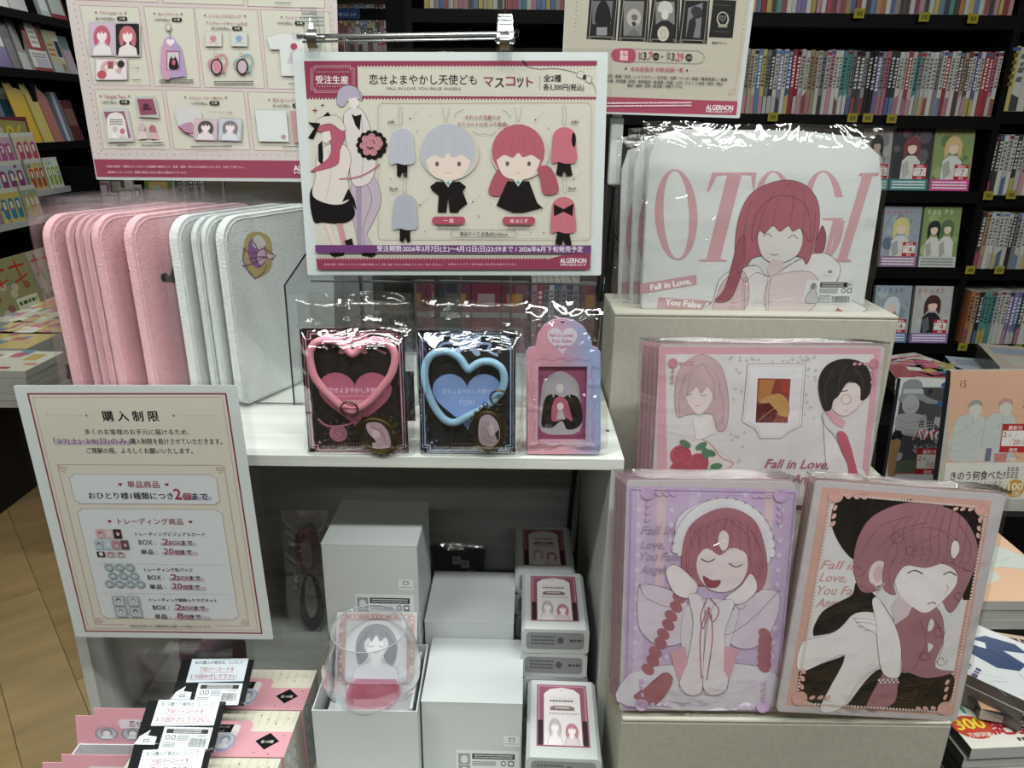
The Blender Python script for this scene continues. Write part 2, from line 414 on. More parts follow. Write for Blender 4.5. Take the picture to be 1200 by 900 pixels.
def ordn(n):
    return {1: 'first', 2: 'second', 3: 'third', 4: 'fourth', 5: 'fifth', 6: 'sixth', 7: 'seventh', 8: 'eighth', 9: 'ninth', 10: 'tenth'}.get(n, str(n)+('th' if 10 < n % 100 < 14 else {1: 'st', 2: 'nd', 3: 'rd'}.get(n % 10, 'th')))
def bookcase(name, x0, x1, y0, y1, shelves, uprights, H, label, t=.02, th=.035):
    """black bookcase facing -y: uprights at the given x, shelf boards per bay"""
    root = empty(name, ((x0+x1)/2, (y0+y1)/2, 0), label, 'bookcase')
    b = MB(); b.box(x0, y1-.015, 0, x1, y1, H); b.build('back_panel', MT['black'], root, world=True)
    for x in uprights:
        b = MB(); b.box(x-t/2, y0, 0, x+t/2, y1-.015, H); b.build('upright', MT['black'], root, world=True)
    for i in range(len(uprights)-1):
        for z in shelves[i]:
            b = MB(); b.box(uprights[i]+t/2, y0, z-th, uprights[i+1]-t/2, y1-.015, z); b.build('shelf_board', MT['black'], root, world=True)
    b = MB(); b.box(x0, y0+.02, 0, x1, y0+.04, .1); b.build('plinth', MT['black'], root, world=True)
    return root
bookcase('bookcase', -.31, 2.45, 2.3, 2.62, [[.45, .79, 1.032, 1.26, 1.47, 1.733, 2.1], [.45, .79, 1.03, 1.25, 1.485, 1.73, 2.1]], [-.30, 1.392, 2.44], 2.3, 'tall black bookcase full of comics along the back right')

WN = {'w': 'white', 'g': 'grey', 'r': 'red', 'k': 'black', 'y': 'yellow', 'b': 'blue', 't': 'teal', 'p': 'pink', 'v': 'violet', 'o': 'orange', 'n': 'tan'}
WC = {'w': ['#c9c7c2', '#bdbcb8', '#d2d0ca'], 'g': ['#8d8e90', '#7b7c80'], 'r': ['#a3353d', '#8e2a33'], 'k': ['#232326', '#2d2a2c'], 'y': ['#b7a23a', '#c2b14e'],
      'b': ['#41619c', '#5c7fb0'], 't': ['#3c8884', '#4f9a93'], 'p': ['#b56d85', '#c58a9b'], 'v': ['#6b5a94', '#8778a8'], 'o': ['#b66a35', '#c0814f'], 'n': ['#b39a7c', '#a08768']}
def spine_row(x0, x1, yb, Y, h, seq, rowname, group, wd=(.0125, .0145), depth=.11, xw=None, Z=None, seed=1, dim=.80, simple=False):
    r = random.Random(seed)
    A = aty(x0, yb, Y); B = aty(x1, yb, Y); X = A.x; z = A.z if Z is None else Z; n = 0
    while X < B.x-.004 and n < 80:
        k = seq[n % len(seq)]; n += 1; ww = r.uniform(*wd); hh = h*r.uniform(.97, 1.0)
        if k == '_': X += ww; n -= 0; continue
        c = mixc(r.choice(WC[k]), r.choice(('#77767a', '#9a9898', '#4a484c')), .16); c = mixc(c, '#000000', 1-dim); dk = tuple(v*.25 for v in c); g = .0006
        if k in 'kbvr': dk = tuple(min(1, v+.45) for v in c)
        b = MB(); yy = Y+r.uniform(0, .004)
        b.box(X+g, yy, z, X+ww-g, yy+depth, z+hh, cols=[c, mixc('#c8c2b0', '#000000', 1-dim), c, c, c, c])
        e = .0004; a0, a1 = X+g*2, X+ww-g*2
        band = r.choice('rwkbyp'); 
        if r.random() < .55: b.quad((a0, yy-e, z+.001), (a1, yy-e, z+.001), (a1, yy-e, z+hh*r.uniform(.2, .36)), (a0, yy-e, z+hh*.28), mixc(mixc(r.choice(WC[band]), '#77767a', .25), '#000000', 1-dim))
        zz = z+hh*.9; m = (a0+a1)/2
        while zz > z+hh*.42:      # title marks down the spine
            s_ = ww*r.uniform(.22, .36); b.quad((m-s_, yy-2*e, zz-s_*1.5), (m+s_*.8, yy-2*e, zz-s_*1.7), (m+s_, yy-2*e, zz), (m-s_*.7, yy-2*e, zz-.001), dk); zz -= s_*r.uniform(2.2, 2.9)
        if r.random() < .6: b.quad((a0, yy-2*e, z+hh*.93), (a1, yy-2*e, z+hh*.93), (a1, yy-2*e, z+hh*.98), (a0, yy-2*e, z+hh*.98), mixc(r.choice(WC[r.choice('grbk')]), '#000000', 1-dim))
        b.build('comic', MT['gloss'], origin=True, label='%s spined comic, %s from left %s' % (WN[k], ordn(n), rowname), cat='book', group=group)
        X += ww
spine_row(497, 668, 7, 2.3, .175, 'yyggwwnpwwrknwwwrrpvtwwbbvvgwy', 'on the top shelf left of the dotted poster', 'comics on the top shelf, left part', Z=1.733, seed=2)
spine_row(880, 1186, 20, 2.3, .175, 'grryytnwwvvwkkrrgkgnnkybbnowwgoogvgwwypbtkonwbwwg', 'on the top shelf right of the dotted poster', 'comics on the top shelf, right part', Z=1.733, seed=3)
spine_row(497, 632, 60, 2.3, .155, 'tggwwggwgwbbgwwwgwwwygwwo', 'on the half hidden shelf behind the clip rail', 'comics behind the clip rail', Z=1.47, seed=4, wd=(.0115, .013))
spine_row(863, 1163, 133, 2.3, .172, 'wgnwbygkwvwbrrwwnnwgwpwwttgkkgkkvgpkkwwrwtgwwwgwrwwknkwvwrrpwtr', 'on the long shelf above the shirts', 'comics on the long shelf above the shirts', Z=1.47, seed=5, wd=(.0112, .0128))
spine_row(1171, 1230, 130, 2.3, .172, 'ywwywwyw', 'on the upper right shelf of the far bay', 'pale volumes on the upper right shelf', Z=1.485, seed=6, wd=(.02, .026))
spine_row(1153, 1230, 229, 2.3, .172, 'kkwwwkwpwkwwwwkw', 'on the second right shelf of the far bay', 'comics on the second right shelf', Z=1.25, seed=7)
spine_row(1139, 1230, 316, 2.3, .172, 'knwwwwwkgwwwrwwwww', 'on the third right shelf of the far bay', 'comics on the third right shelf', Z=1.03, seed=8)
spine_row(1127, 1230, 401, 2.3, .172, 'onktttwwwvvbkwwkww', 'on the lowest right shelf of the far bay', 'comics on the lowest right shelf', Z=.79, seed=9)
YT = [(1006, 16, 'under the tan comics of the top shelf'), (1082, 20, 'in the middle of the top shelf right part'), (1139, 22, 'near the right end of the top shelf'), (905, 137, 'leftmost on the long shelf'), (998, 138, 'left one of the middle pair on the long shelf'), (1016, 138, 'right one of the middle pair on the long shelf'), (1044, 139, 'rightmost on the long shelf'),
      (1157, 229, 'at the left end of the second right shelf'), (1184, 228, 'further right on the second right shelf'), (1136, 316, 'at the left end of the third right shelf'), (1170, 316, 'further right on the third right shelf'), (1127, 406, 'at the left end of the lowest right shelf'), (1173, 408, 'in the middle of the lowest right shelf'), (1191, 408, 'rightmost on the lowest right shelf')]
for x, y, t in YT:
    p = aty(x, y, 2.292); b = MB(); b.box(p.x-.014, 2.286, p.z-.012, p.x+.014, 2.2885, p.z+.012, '#8a8020')
    for k in (-.6, .1): b.quad((p.x+k*.012, 2.2857, p.z-.006), (p.x+k*.012+.007, 2.2857, p.z-.006), (p.x+k*.012+.007, 2.2857, p.z+.005), (p.x+k*.012, 2.2857, p.z+.005), '#5d5520')
    b.build('shelf_tag', MT['matte'], origin=True, label='small yellow price tag '+t, cat='tag', group='yellow shelf tags')

# ---------------------------------------------------------------- covers
PAL = {'cool': ('#8f9aa4', '#a9b4b8', '#4f5d78'), 'warm': ('#b9907b', '#c6b9a0', '#8d4650'), 'dark': ('#3b3840', '#6a6468', '#8a7c80'), 'pink': ('#b77d8f', '#ccb7bb', '#8c3556'),
       'green': ('#7c8f58', '#a5b284', '#506a4a'), 'pale': ('#a9a9a8', '#b8b6b2', '#7b7f86')}
def cover(A, seed, pal, band=None, hair='#7a4a4e', n=1, title='#b23a4a', cloth='#c9c7c4'):
    """a made-up comic cover: soft background, faceless figure shapes, title strokes, paper band"""
    r = random.Random(seed); A.unit(100, 144); c = PAL[pal]
    A.rect(0, 0, 100, 144, c[0])
    for i in range(9):
        q = r.uniform(6, 16); A.ell(r.uniform(q, 100-q), r.uniform(q, 144-q), q, q, mixc(c[0], r.choice(c[1:]), r.uniform(.3, .9)))
    for i in range(10): x, y = r.uniform(10, 90), r.uniform(20, 110); A.line([(x, y), (max(3, min(97, x+r.uniform(-20, 20))), y+r.uniform(4, 24))], 1.2, mixc(r.choice(c), '#202024', .45))
    for i in range(n):
        cx = 50 if n == 1 else 32+36*i; y = r.uniform(42, 54); q = 1 if n == 1 else .8; hc = hair if i == 0 else c[2]
        A.poly([(cx-26*q, 140), (cx-24*q, y+32), (cx-10*q, y+20), (cx+10*q, y+20), (cx+24*q, y+34), (cx+26*q, 140)], cloth)
        A.poly([(cx-20*q, y+26), (cx-22*q, y-4), (cx-10*q, y-22*q), (cx+10*q, y-22*q), (cx+21*q, y-4), (cx+19*q, y+24), (cx+8*q, y+12), (cx-9*q, y+12)], hc, True)
        A.ell(cx, y+3, 12*q, 14*q, '#d9bfae'); A.poly([(cx-14*q, y), (cx-6*q, y-12*q), (cx+10*q, y-12*q), (cx+14*q, y), (cx+5*q, y-4), (cx-4*q, y-3)], hc)
        A.line([(cx-12*q, y+40), (cx+2, y+60), (cx-4, y+90)], .9, mixc(cloth, '#000000', .5))
        A.poly([(cx-24*q, y+40), (cx-8*q, y+30), (cx-2*q, y+62), (cx-18*q, y+74)], mixc(cloth, c[2], .5))
    for i in range(5):
        x, y = 8+i*15+r.uniform(-2, 2), 10+r.uniform(-2, 2); s_ = 5.5
        A.line([(x, y), (x+s_*1.6, y+1)], 1.4, title); A.line([(x+s_*.8, y-4), (x+s_*.5, y+8)], 1.3, title); A.line([(x, y+6), (x+s_*1.5, y+5)], 1.1, title)
    if band: A.rect(0, 118, 100, 144, band); A.bars(6, 121, 94, 141, mixc(band, '#ffffff' if sum(lin(band)) < .9 else '#202030', .7), 3)
def sticker(A, x, y, w_, h_, day, skew=0):
    m = A.map; A.map = lambda u, v: m(x+u*w_/100+skew*v/100, y+v*h_/100)
    A.rect(0, 0, 100, 100, '#b3262f'); A.rect(4, 24, 96, 78, '#d9d7d2')
    A.text('最新刊', 24, 20, 76, 20, '#e6dcd8', .02); A.text('発売', 36, 97, 68, 97, '#e6dcd8', .02)
    A.text('2', 8, 46, 20, 46, '#a8303c', .01); A.text('月', 26, 46, 38, 46, '#a8303c'); A.line([62, 30, 34, 72], .5, '#a8303c')
    A.text(day, 48, 72, 74, 72, '#a8303c', .01); A.text('日', 80, 70, 92, 70, '#b0505a'); A.map = m
def book_pose(P0, P1, h, lean):
    X = (P1-P0); w_ = X.length; X.normalize(); n0 = X.cross(Vector((0, 0, 1))).normalized(); U = Vector((0, 0, 1)).cross(X).cross(X)*-1
    U = n0.cross(X)*-1 if n0.cross(X).z < 0 else n0.cross(X)
    V = (U*math.cos(R(lean))-n0*math.sin(R(lean))).normalized(); N = X.cross(V).normalized(); C = (P0+P1)/2+V*(h/2)
    return Matrix(((X.x, V.x, N.x, C.x), (X.y, V.y, N.y, C.y), (X.z, V.z, N.z, C.z), (0, 0, 0, 1))), w_
def face_book(P0, P1, h, lean, t, label, fn, cat='book', group=None, name='comic', spine='#8a8a8a', m='gloss'):
    M, w_ = book_pose(P0, P1, h, lean); b = MB()
    b.box(-w_/2, -h/2, -t, w_/2, h/2, 0, cols=['#b8b4a8', spine, '#b8b4a8', '#b8b4a8', '#b8b4a8', spine])
    A = Art(w_, h); fn(A); b.v, b.f, b.c = b.v, b.f, b.c
    n = len(b.v); b.v += A.mb.v; b.f += [tuple(i+n for i in f) for f in A.mb.f]; b.c += A.mb.c
    return b.build(name, MT[m], M=M, label=label, cat=cat, group=group)
def rb(x0, x1, yb, Y, h, lab, fn, Z, lean=8, t=.015, yw=0):
    a = aty(x0, yb, Y-.05); c = aty(x1, yb, Y-.05-yw); a.z = c.z = Z+.001; return face_book(a, c, h, lean, t, lab, fn)
def cf(*a, st=None, **k):
    def f(A):
        cover(A, *a, **k)
        if st: sticker(A, 58, 84, 36, 34, st)
    return f
G = 'face-out'
rb(1006, 1040, 221, 2.35, .18, 'grey comic with red sticker beside the shirt bag, face-out', cf(1, 'pale', '#4c8f8e', hair='#2b2b30', st='5'), 1.26)
rb(1042, 1086, 221, 2.35, .18, 'dark face-out comic with teal band and red sticker above the shelf edge', cf(2, 'dark', '#3f7f80', hair='#7a4046', st='7'), 1.26)
rb(1089, 1135, 221, 2.35, .18, 'yellow-green face-out comic with bright pink band and red sticker', cf(3, 'green', '#c2458a', hair='#c9a878', st='7'), 1.26)
rb(1030, 1073, 312, 2.35, .18, 'pink titled face-out comic with blond figure on the middle shelf', cf(4, 'cool', '#8e6b8e', hair='#c9c07a', title='#c0507a', st='4'), 1.032)
rb(1076, 1119, 312, 2.35, .18, 'green face-out comic with two figures on the middle shelf', cf(5, 'green', '#b3b9b4', hair='#2c3133', n=2, title='#d0d4ce'), 1.032)
rb(1020, 1062, 400, 2.35, .18, 'blue face-out comic partly behind the cardboard riser', cf(6, 'cool', '#5a6fa0', hair='#c4c8d2', title='#3e58a0', st='4'), .79)
rb(1066, 1110, 400, 2.35, .18, 'white face-out comic with brown haired figure and yellow and violet band', cf(7, 'pale', '#8a6aa0', hair='#4a2f2a', cloth='#27272e', title='#c04048', st='4'), .79)

# far shop beyond the poster clips
b = MB(); p0 = aty(380, 30, 7.6); p1 = aty(478, 30, 7.6)
root = empty('bookcase', (p0.x/2+p1.x/2, 7.75, 0), 'far dark bookcase with a blue header sign near the back wall', 'bookcase')
zt = aty(420, 10, 7.6).z; zm = aty(420, 23, 7.6).z; z1 = aty(420, 41, 7.6).z; z2 = aty(420, 60, 7.6).z
b.box(p0.x-.3, 7.75, 0, p1.x, 7.9, zt); b.build('back_panel', MT['black'], root, world=True)
b = MB(); b.box(p0.x-.3, 7.58, zm, p1.x, 7.75, zt); b.build('header', MT['black'], root, world=True)
for z in (z1, z2):
    b = MB(); b.box(p0.x-.3, 7.58, z-.03, p1.x, 7.75, z); b.build('shelf_board', MT['black'], root, world=True)
A = Art(.26, .085); A.unit(100, 33); A.rect(0, 0, 100, 33, '#2b4a86'); A.text('少年コミック', 14, 24, 86, 24, '#c8d4e4', .02)
o = A.build(None, 'shelf_sign'); COL.objects.link if 0 else None; o.parent = None
M = Matrix.Translation(aty(405, 16, 7.56)) @ Matrix.Rotation(R(90), 4, 'X'); o.matrix_local = M; WM[o.name] = M; o['label'] = 'small blue shop sign with white letters on the far bookcase'; o['category'] = 'sign'
spine_row(393, 460, 41, 7.6, .26, 'rryrybwbwykrwbykgg', 'on the far shelf under the blue sign', 'far books under the blue sign', Z=z1, seed=11, wd=(.03, .05))
spine_row(393, 460, 60, 7.6, .20, 'oogvowwkwrrggw', 'on the far lower shelf above the white poster', 'far books on the lower shelf', Z=z2, seed=12, wd=(.035, .055))
b = MB(); q0 = aty(460, 30, 2.9); q1 = aty(478, 30, 2.9); b.box(q0.x, 2.75, 0, q0.x+.07, 3.1, 2.7, '#0f0f10'); b.build('pillar', MT['black'], origin=True, label='dark pillar left of the tall black bookcase', cat='pillar')
b = MB(); b.box(q0.x+.071, 2.8, 0, q0.x+.13, 3.1, 2.7, '#6c6255'); b.build('post', MT['matte'], origin=True, label='brown post between dark pillar and tall bookcase', cat='post')

# ---------------------------------------------------------------- left bookcase (faces +x) with face-out books
XL = -2.5; lroot = empty('bookcase', (XL-.15, 4.5, 0), 'black magazine bookcase along the left aisle', 'bookcase')
b = MB(); b.box(XL-.32, 2.4, 0, XL-.30, 6.4, 2.3); b.build('back_panel', MT['black'], lroot, world=True)
for z in (1.93, 1.655, 1.30, .85):
    b = MB(); b.box(XL-.30, 2.4, z-.04, XL+.02, 6.4, z); b.build('shelf_board', MT['black'], lroot, world=True)
for y in (2.4, 4.2, 5.3, 6.4):
    b = MB(); b.box(XL-.30, y-.02, 0, XL-.02, y+.02, 2.3); b.build('upright', MT['black'], lroot, world=True)
def lb(x0, x1, yb, X, h, lab, fn, Z, lean=12, t=.02, cat='book', name='magazine', yw=0, m='gloss', y2=None):
    a = atx(x0, yb, X); c = atx(x1, y2 if y2 else yb, X); a.z = c.z = Z+.001; c.y = max(c.y, a.y+.03)
    return face_book(a, c, h, lean, t, lab, fn, cat, None, name, m=m)
def plain(c, *ex):
    def f(A):
        A.unit(100, 144); A.rect(0, 0, 100, 144, c)
        for e in ex: A.rect(*e)
    return f
lb(-14, 12, 12, XL, .26, 'dark book with white round print at the top left corner', plain('#2c3344', (20, 20, 80, 60, '#8d94a0'), (0, 110, 100, 144, '#b8b8b8')), 1.93)
lb(13, 33, 12, XL, .26, 'orange topped magazine beside the dark book at the top left', plain('#a8592f', (0, 90, 100, 144, '#a9a6a8')), 1.93)
lb(50, 60, 20, XL, .28, 'pale blue magazine right of the upright on the top left shelf', plain('#a9b3b8', (10, 80, 90, 130, '#c9cdd0')), 1.93, y2=21)
lb(61, 80, 21, XL, .30, 'brown and white magazine next to the cream poster, top left shelf', plain('#7a4a38', (10, 60, 90, 144, '#b4c0ba'), (0, 132, 100, 144, '#8c3040')), 1.93, y2=23)
lb(-4, 16, 85, XL, .17, 'low white and violet booklet on the second left shelf', plain('#cfcfc9', (0, 60, 100, 144, '#6f5f8c')), 1.655)
lb(17, 27, 85, XL, .24, 'dark grey box with clear front on the second left shelf', plain('#4a4648', (10, 60, 90, 144, '#6c6a6c')), 1.655)
lb(29, 41, 85, XL, .27, 'grey upright book behind the red cover', plain('#8b8888', (0, 100, 100, 144, '#b0aeac')), 1.655)
def redb(A):
    A.unit(100, 144); A.rect(0, 0, 100, 92, '#8e3a38'); A.rect(0, 92, 100, 144, '#cbc6c4'); A.rect(28, 22, 76, 84, '#cfd0c8'); A.bars(36, 28, 70, 78, '#7d8a8a', 4); A.bars(10, 98, 90, 112, '#70666c', 2); A.rect(20, 112, 92, 136, '#a9a9b4'); A.rect(0, 136, 100, 144, '#8e3a38')
lb(43, 63, 85, XL+.02, .28, 'red cover with white title block and white lower band', redb, 1.655)
def phoneb(A):
    A.unit(100, 144); A.rect(0, 0, 100, 144, '#b7ad86'); A.rect(0, 0, 100, 34, '#1e2330'); A.bars(6, 12, 92, 28, '#b04858', 1); A.rect(58, 50, 96, 110, '#b8bcbc'); A.rect(61, 60, 93, 102, '#243350'); A.bars(8, 66, 48, 104, '#a8443c', 3); A.ell(26, 56, 10, 10, '#8d8464'); A.ell(26, 56, 8, 8, '#b7ad86'); A.rect(66, 120, 92, 140, '#7d7a70'); A.rect(0, 118, 60, 144, '#a9adb0')
lb(66, 82, 85, XL+.02, .28, 'cream cover with a phone picture and dark blue top', phoneb, 1.655)
lb(83, 92, 85, XL, .2, 'narrow pale magazine at the edge of the cream poster', plain('#b8a4b4', (0, 0, 100, 50, '#6b8a8c')), 1.655)
yr = 1.30
lb(-6, 20, 174, XL+.02, .27, 'slate blue leaning cover at the left edge of the third shelf', plain('#5d6a80'), yr)
lb(14, 34, 172, XL-.03, .27, 'white and orange magazine between blue and yellow covers', plain('#c0c4b8', (10, 30, 80, 80, '#4a7f9c'), (0, 92, 100, 144, '#b87848'), (8, 100, 90, 118, '#cfc6bc')), yr)
for x0, x1, c, n_ in ((33, 53, '#c9a018', 'bright yellow'), (51, 66, '#bfa95a', 'pale yellow'), (65, 76, '#a86660', 'dusty pink')):
    a = atx(x0, 170, XL+.03); c2 = atx(x1, 168, XL+.03); a.z = c2.z = yr+.001; Mx, w_ = book_pose(a, c2, .29, 14); q = MB()
    q.prism([(-w_/2, -.145), (w_/2, -.145), (w_/2, .09), (w_/2-.03, .12), (-w_/2+w_*.45, .13), (-w_/2+w_*.4, .15), (-w_/2, .15)], -.004, 0, c)
    q.build('divider', MT['plastic'], M=Mx, label=n_+' plastic divider leaning on the third left shelf', cat='divider')
lb(77, 86, 166, XL, .26, 'blue and white magazine right of the dusty pink divider', plain('#5d6888', (30, 0, 70, 144, '#b0b4bc')), yr)
lb(87, 99, 164, XL, .22, 'dark red magazine at the end of the third left shelf', plain('#5a2c30', (10, 30, 90, 90, '#7a5a50')), yr)

# stepped rack of children's magazines, and the low island under it
bx = MB(); bx.box(-2.48, 2.0, 0, -1.95, 4.45, .50, '#16130f'); isl = empty('counter', (-2.2, 4.1, 0), 'long dark counter carrying the magazine rack on the left', 'counter')
bx.build('base', MT['dark'], isl, world=True); bx = MB(); bx.box(-2.48, 2.0, .50, -1.85, 4.45, .565, '#30302f'); bx.build('worktop', MT['plastic'], isl, world=True)
bx = MB(); bx.box(-1.85, 2.0, .555, -1.846, 4.45, .565, '#a9b0b0'); bx.build('edge_strip', MT['edge'], isl, world=True)
rack = empty('stepped_rack', (-2.3, 4.1, .565), 'stepped black rack with white ledges on the dark counter', 'rack')
tiers = [(-2.12, 1.00), (-2.20, 1.10), (-2.30, 1.21), (-2.10, .845)]
for X, z in tiers:
    bx = MB(); bx.box(X-.09, 2.2, z-.02, X+.01, 3.8, z, '#17171a'); bx.build('step', MT['black'], rack, world=True)
    bx = MB(); bx.box(X+.01, 2.2, z-.015, X+.016, 3.8, z+.012, '#b9bcbc'); bx.build('ledge', MT['plastic'], rack, world=True)
bx = MB(); bx.box(-2.44, 2.2, .567, -2.40, 3.8, 1.3, '#121214'); bx.build('back_board', MT['black'], rack, world=True)
for y in (2.2, 3.80):
    bx = MB(); bx.box(-2.40, y, .567, -2.05, y+.02, 1.2, '#121214'); bx.build('side_panel', MT['black'], rack, world=True)
def toy(c, c2, c3, seed):
    def f(A):
        r = random.Random(seed); A.unit(100, 100); A.rect(0, 0, 100, 100, c); A.rect(0, 0, 100, 12, '#c4c4ba')
        for i in range(3):
            x = 12+i*30; A.rrect(x, 28, x+22, 84, 8, c2); A.rrect(x+6, 36, x+16, 56, 3, '#d6cfc4'); A.line([(x-2, 60), (x+24, 54)], 3, c3)
        for i in range(6): A.ell(r.uniform(5, 95), r.uniform(14, 96), 5, 5, r.choice((c2, c3, '#d8c860')))
    return f
T3 = [(-6, 2, 250, 0, '#8e3048', '#b05060', 'dark red'), (5, 31, 246, 0, '#b79aa8', '#a8508c', 'violet and orange'), (33, 57, 238, 0, '#c4b49a', '#b04468', 'red lettered')]
for k, (x0, x1, y, _, c, c2, n_) in enumerate(T3):
    lb(x0, x1, y, -2.285, .15, n_+' small magazine on the highest step of the rack', toy(c, c2, '#c07a40', k), 1.21, y2=y-8, lean=8)
T2 = [(-4, 12, 272, '#74885a', '#3e6a48', 'green'), (12, 43, 268, '#a8b4b8', '#8c3a6a', 'purple and blue'), (46, 64, 256, '#b8a878', '#b04a30', 'orange lettered'), (65, 80, 246, '#c9cfc0', '#8aa832', 'lime and teal')]
for k, (x0, x1, y, c, c2, n_) in enumerate(T2):
    lb(x0, x1, y, -2.185, .15, n_+' small magazine on the second step of the rack', toy(c, c2, '#2e7f8c' if k else '#8c4a7a', k+5), 1.10, y2=y-8, lean=8)
T1 = [(-8, 10, 302, '#b58a98', '#5c4a98', 'violet striped'), (13, 38, 292, '#bfae5c', '#2f7fa0', 'yellow and blue'), (40, 56, 280, '#8c9c84', '#b8a848', 'grey green')]
for k, (x0, x1, y, c, c2, n_) in enumerate(T1):
    lb(x0, x1, y, -2.105, .15, n_+' small magazine on the lowest small step of the rack', toy(c, c2, '#c06a48', k+9), 1.00, y2=y-8, lean=8)
def bigmag(c, c2, c3, seed):
    def f(A):
        r = random.Random(seed); A.unit(100, 144); A.rect(0, 0, 100, 144, c); 
        for i in range(14): A.ell(r.uniform(4, 96), r.uniform(40, 140), 8, 8, r.choice(('#6d8a5c', '#a08a68', '#8c5a4a', '#b0a890')))
        for i in range(2):
            x = 8+i*46; A.line([(x, 20), (x+36, 20)], 9, c2); A.line([(x+18, 8), (x+18, 52)], 9, c2); A.line([(x, 50), (x+36, 40)], 8, c3)
        A.rect(40, 80, 90, 128, '#c8c8b4'); A.bars(44, 84, 86, 124, '#48603c', 3)
    return f
lb(10, 58, 372, -1.99, .30, 'large magazine with red title strokes under the white ledge', bigmag('#8c8a5c', '#b02a26', '#b03a2c', 4), .60, y2=352, lean=14)
lb(60, 84, 352, -1.99, .30, 'large pale magazine with red title behind the clear towel bag', bigmag('#a89a88', '#b04a48', '#8c6a50', 7), .60, y2=338, lean=14)
lb(-16, 6, 392, -1.99, .26, 'large blue toned magazine at the left edge of the counter', bigmag('#5a6a84', '#3a4868', '#8a8a8c', 9), .60, y2=382, lean=14)
def sale(A):
    A.unit(100, 60); A.rect(0, 0, 100, 60, '#6c2c3c'); A.poly([0, 12, 30, 2, 96, 6, 98, 44, 20, 48, 0, 56], '#8f8a4a'); A.poly([0, 20, 52, 12, 54, 36, 0, 46], '#b8b29c'); A.bars(2, 20, 50, 40, '#20201c', 1); A.text('96', 58, 34, 88, 34, '#c9a83a', .03)
a = atx(-14, 226, -2.36); c2 = atx(50, 212, -2.36); a.z = c2.z = 1.20
face_book(a, c2, .23, 6, .01, 'dark red and olive promotional board above the stepped rack', sale, 'board', None, 'promotional_board', m='gloss')
# flat magazines on the counter
r = random.Random(8); pk = ['#b4485c', '#b8a04c', '#5c8c5a', '#c4567c', '#4c7c98', '#c0784c', '#b9b4a0', '#a03c44']
def flatmag(cx, cy, z, w_, h_, t, rot, label, fn, group=None, name='magazine', edge='#a9a9a4', m='gloss', spine=None):
    M = Matrix.Translation((cx, cy, z+t)) @ Matrix.Rotation(R(rot), 4, 'Z'); b = MB()
    b.box(-w_/2, -h_/2, -t, w_/2, h_/2, 0, cols=[edge, edge, edge, edge, edge, spine or edge])
    A = Art(w_, h_); fn(A); n = len(b.v); b.v += A.mb.v; b.f += [tuple(i+n for i in f) for f in A.mb.f]; b.c += A.mb.c
    return b.build(name, MT[m], M=M, label=label, cat='magazine', group=group)
def messy(seed):
    def f(A):
        q = random.Random(seed); A.unit(100, 140); A.rect(0, 0, 100, 140, q.choice(pk+['#c9c4b4']))
        for i in range(16):
            x, y = q.uniform(0, 80), q.uniform(0, 120); A.rrect(x, y, x+q.uniform(10, 34), y+q.uniform(8, 26), 3, q.choice(pk+['#d8d4c8', '#d8d4c8']))
        A.line([(8, 20), (92, 24)], 9, q.choice(('#c8387c', '#b83038'))); A.line([(12, 34), (80, 34)], 5, '#d8d8d0')
    return f
for i, (px_, py_, n_) in enumerate([(30, 372, 'beside the big red titled magazine'), (66, 356, 'behind the clear towel bag'), (8, 400, 'at the left edge of the picture'), (92, 345, 'farthest along the counter'), (48, 384, 'near the counter edge'), (6, 425, 'nearest, cut by the left edge')]):
    p = atz(px_, py_, .68)
    for k in range(5):
        z = .566+k*.0245; last = k == 4
        flatmag(p.x+r.uniform(-.008, .008), p.y+r.uniform(-.008, .008), z, .21, .27, .0235, 90+r.uniform(-3, 3), 'bright magazine %s, %s of its pile' % (n_, 'topmost' if last else ordn(5-k)+' from top'), messy(i*7) if last else plain('#9a9a94'), 'magazine piles on the counter')
# farther books past the counter end
fr = empty('book_rack', aty(150, 250, 4.6), 'low black rack with bright books far behind the towels', 'rack')
for z0, yy in ((0, 4.6), (0, 4.85)):
    pass
p0 = aty(86, 244, 4.6); p1 = aty(350, 244, 4.6)
p0.x = max(p0.x, -2.46)
b = MB(); b.box(p0.x, 4.56, 0, p1.x, 5.1, p0.z-.02); b.build('base', MT['black'], fr, world=True)
b = MB(); b.box(p0.x, 5.08, p0.z-.02, p1.x-1.0, 5.1, p0.z+.5); b.build('back_board', MT['black'], fr, world=True)
FB = [(90, 112, 222, 5.0, .14, 'orange', '#b8792a', '#7c9cb0'), (90, 107, 241, 4.7, .12, 'red orange with round white print', '#b84a2c', '#d0c4b8'), (107, 130, 237, 4.8, .13, 'bright pink', '#b85c94', '#d8c8cc'), (119, 138, 246, 4.62, .10, 'rose', '#a84c60', '#c8b0b0'),
      (130, 145, 229, 4.95, .11, 'dark green', '#4c5c48', '#b0a898'), (146, 158, 226, 4.95, .11, 'pinkish', '#946a68', '#c4b4ac'), (140, 157, 240, 4.75, .10, 'grey and brown', '#7c7468', '#b0b8b4'), (158, 168, 238, 4.75, .11, 'pale grey', '#9a9c98', '#5c5c5c'), (172, 203, 240, 4.65, .17, 'big green and yellow', '#5c6c3c', '#b09058')]
for i, (x0, x1, y, Y, h, n_, c, c2) in enumerate(FB):
    a = aty(x0, y, Y); c_ = aty(x1, y-3, Y+.02); z = a.z; c_.z = z
    face_book(a, c_, h, 5, .02, n_+' cover on the far rack under the cream poster', plain(c, (15, 30, 85, 110, c2), (25, 50, 60, 90, mixc(c, '#ffffff', .3)), (0, 0, 100, 12, '#a8a8a4')), name='book')
spine_row(203, 240, 236, 4.7, .22, 'wgkwgkwkwvwkw', 'on the far rack behind the pink towels', 'spines on the far rack', seed=21, wd=(.018, .026))
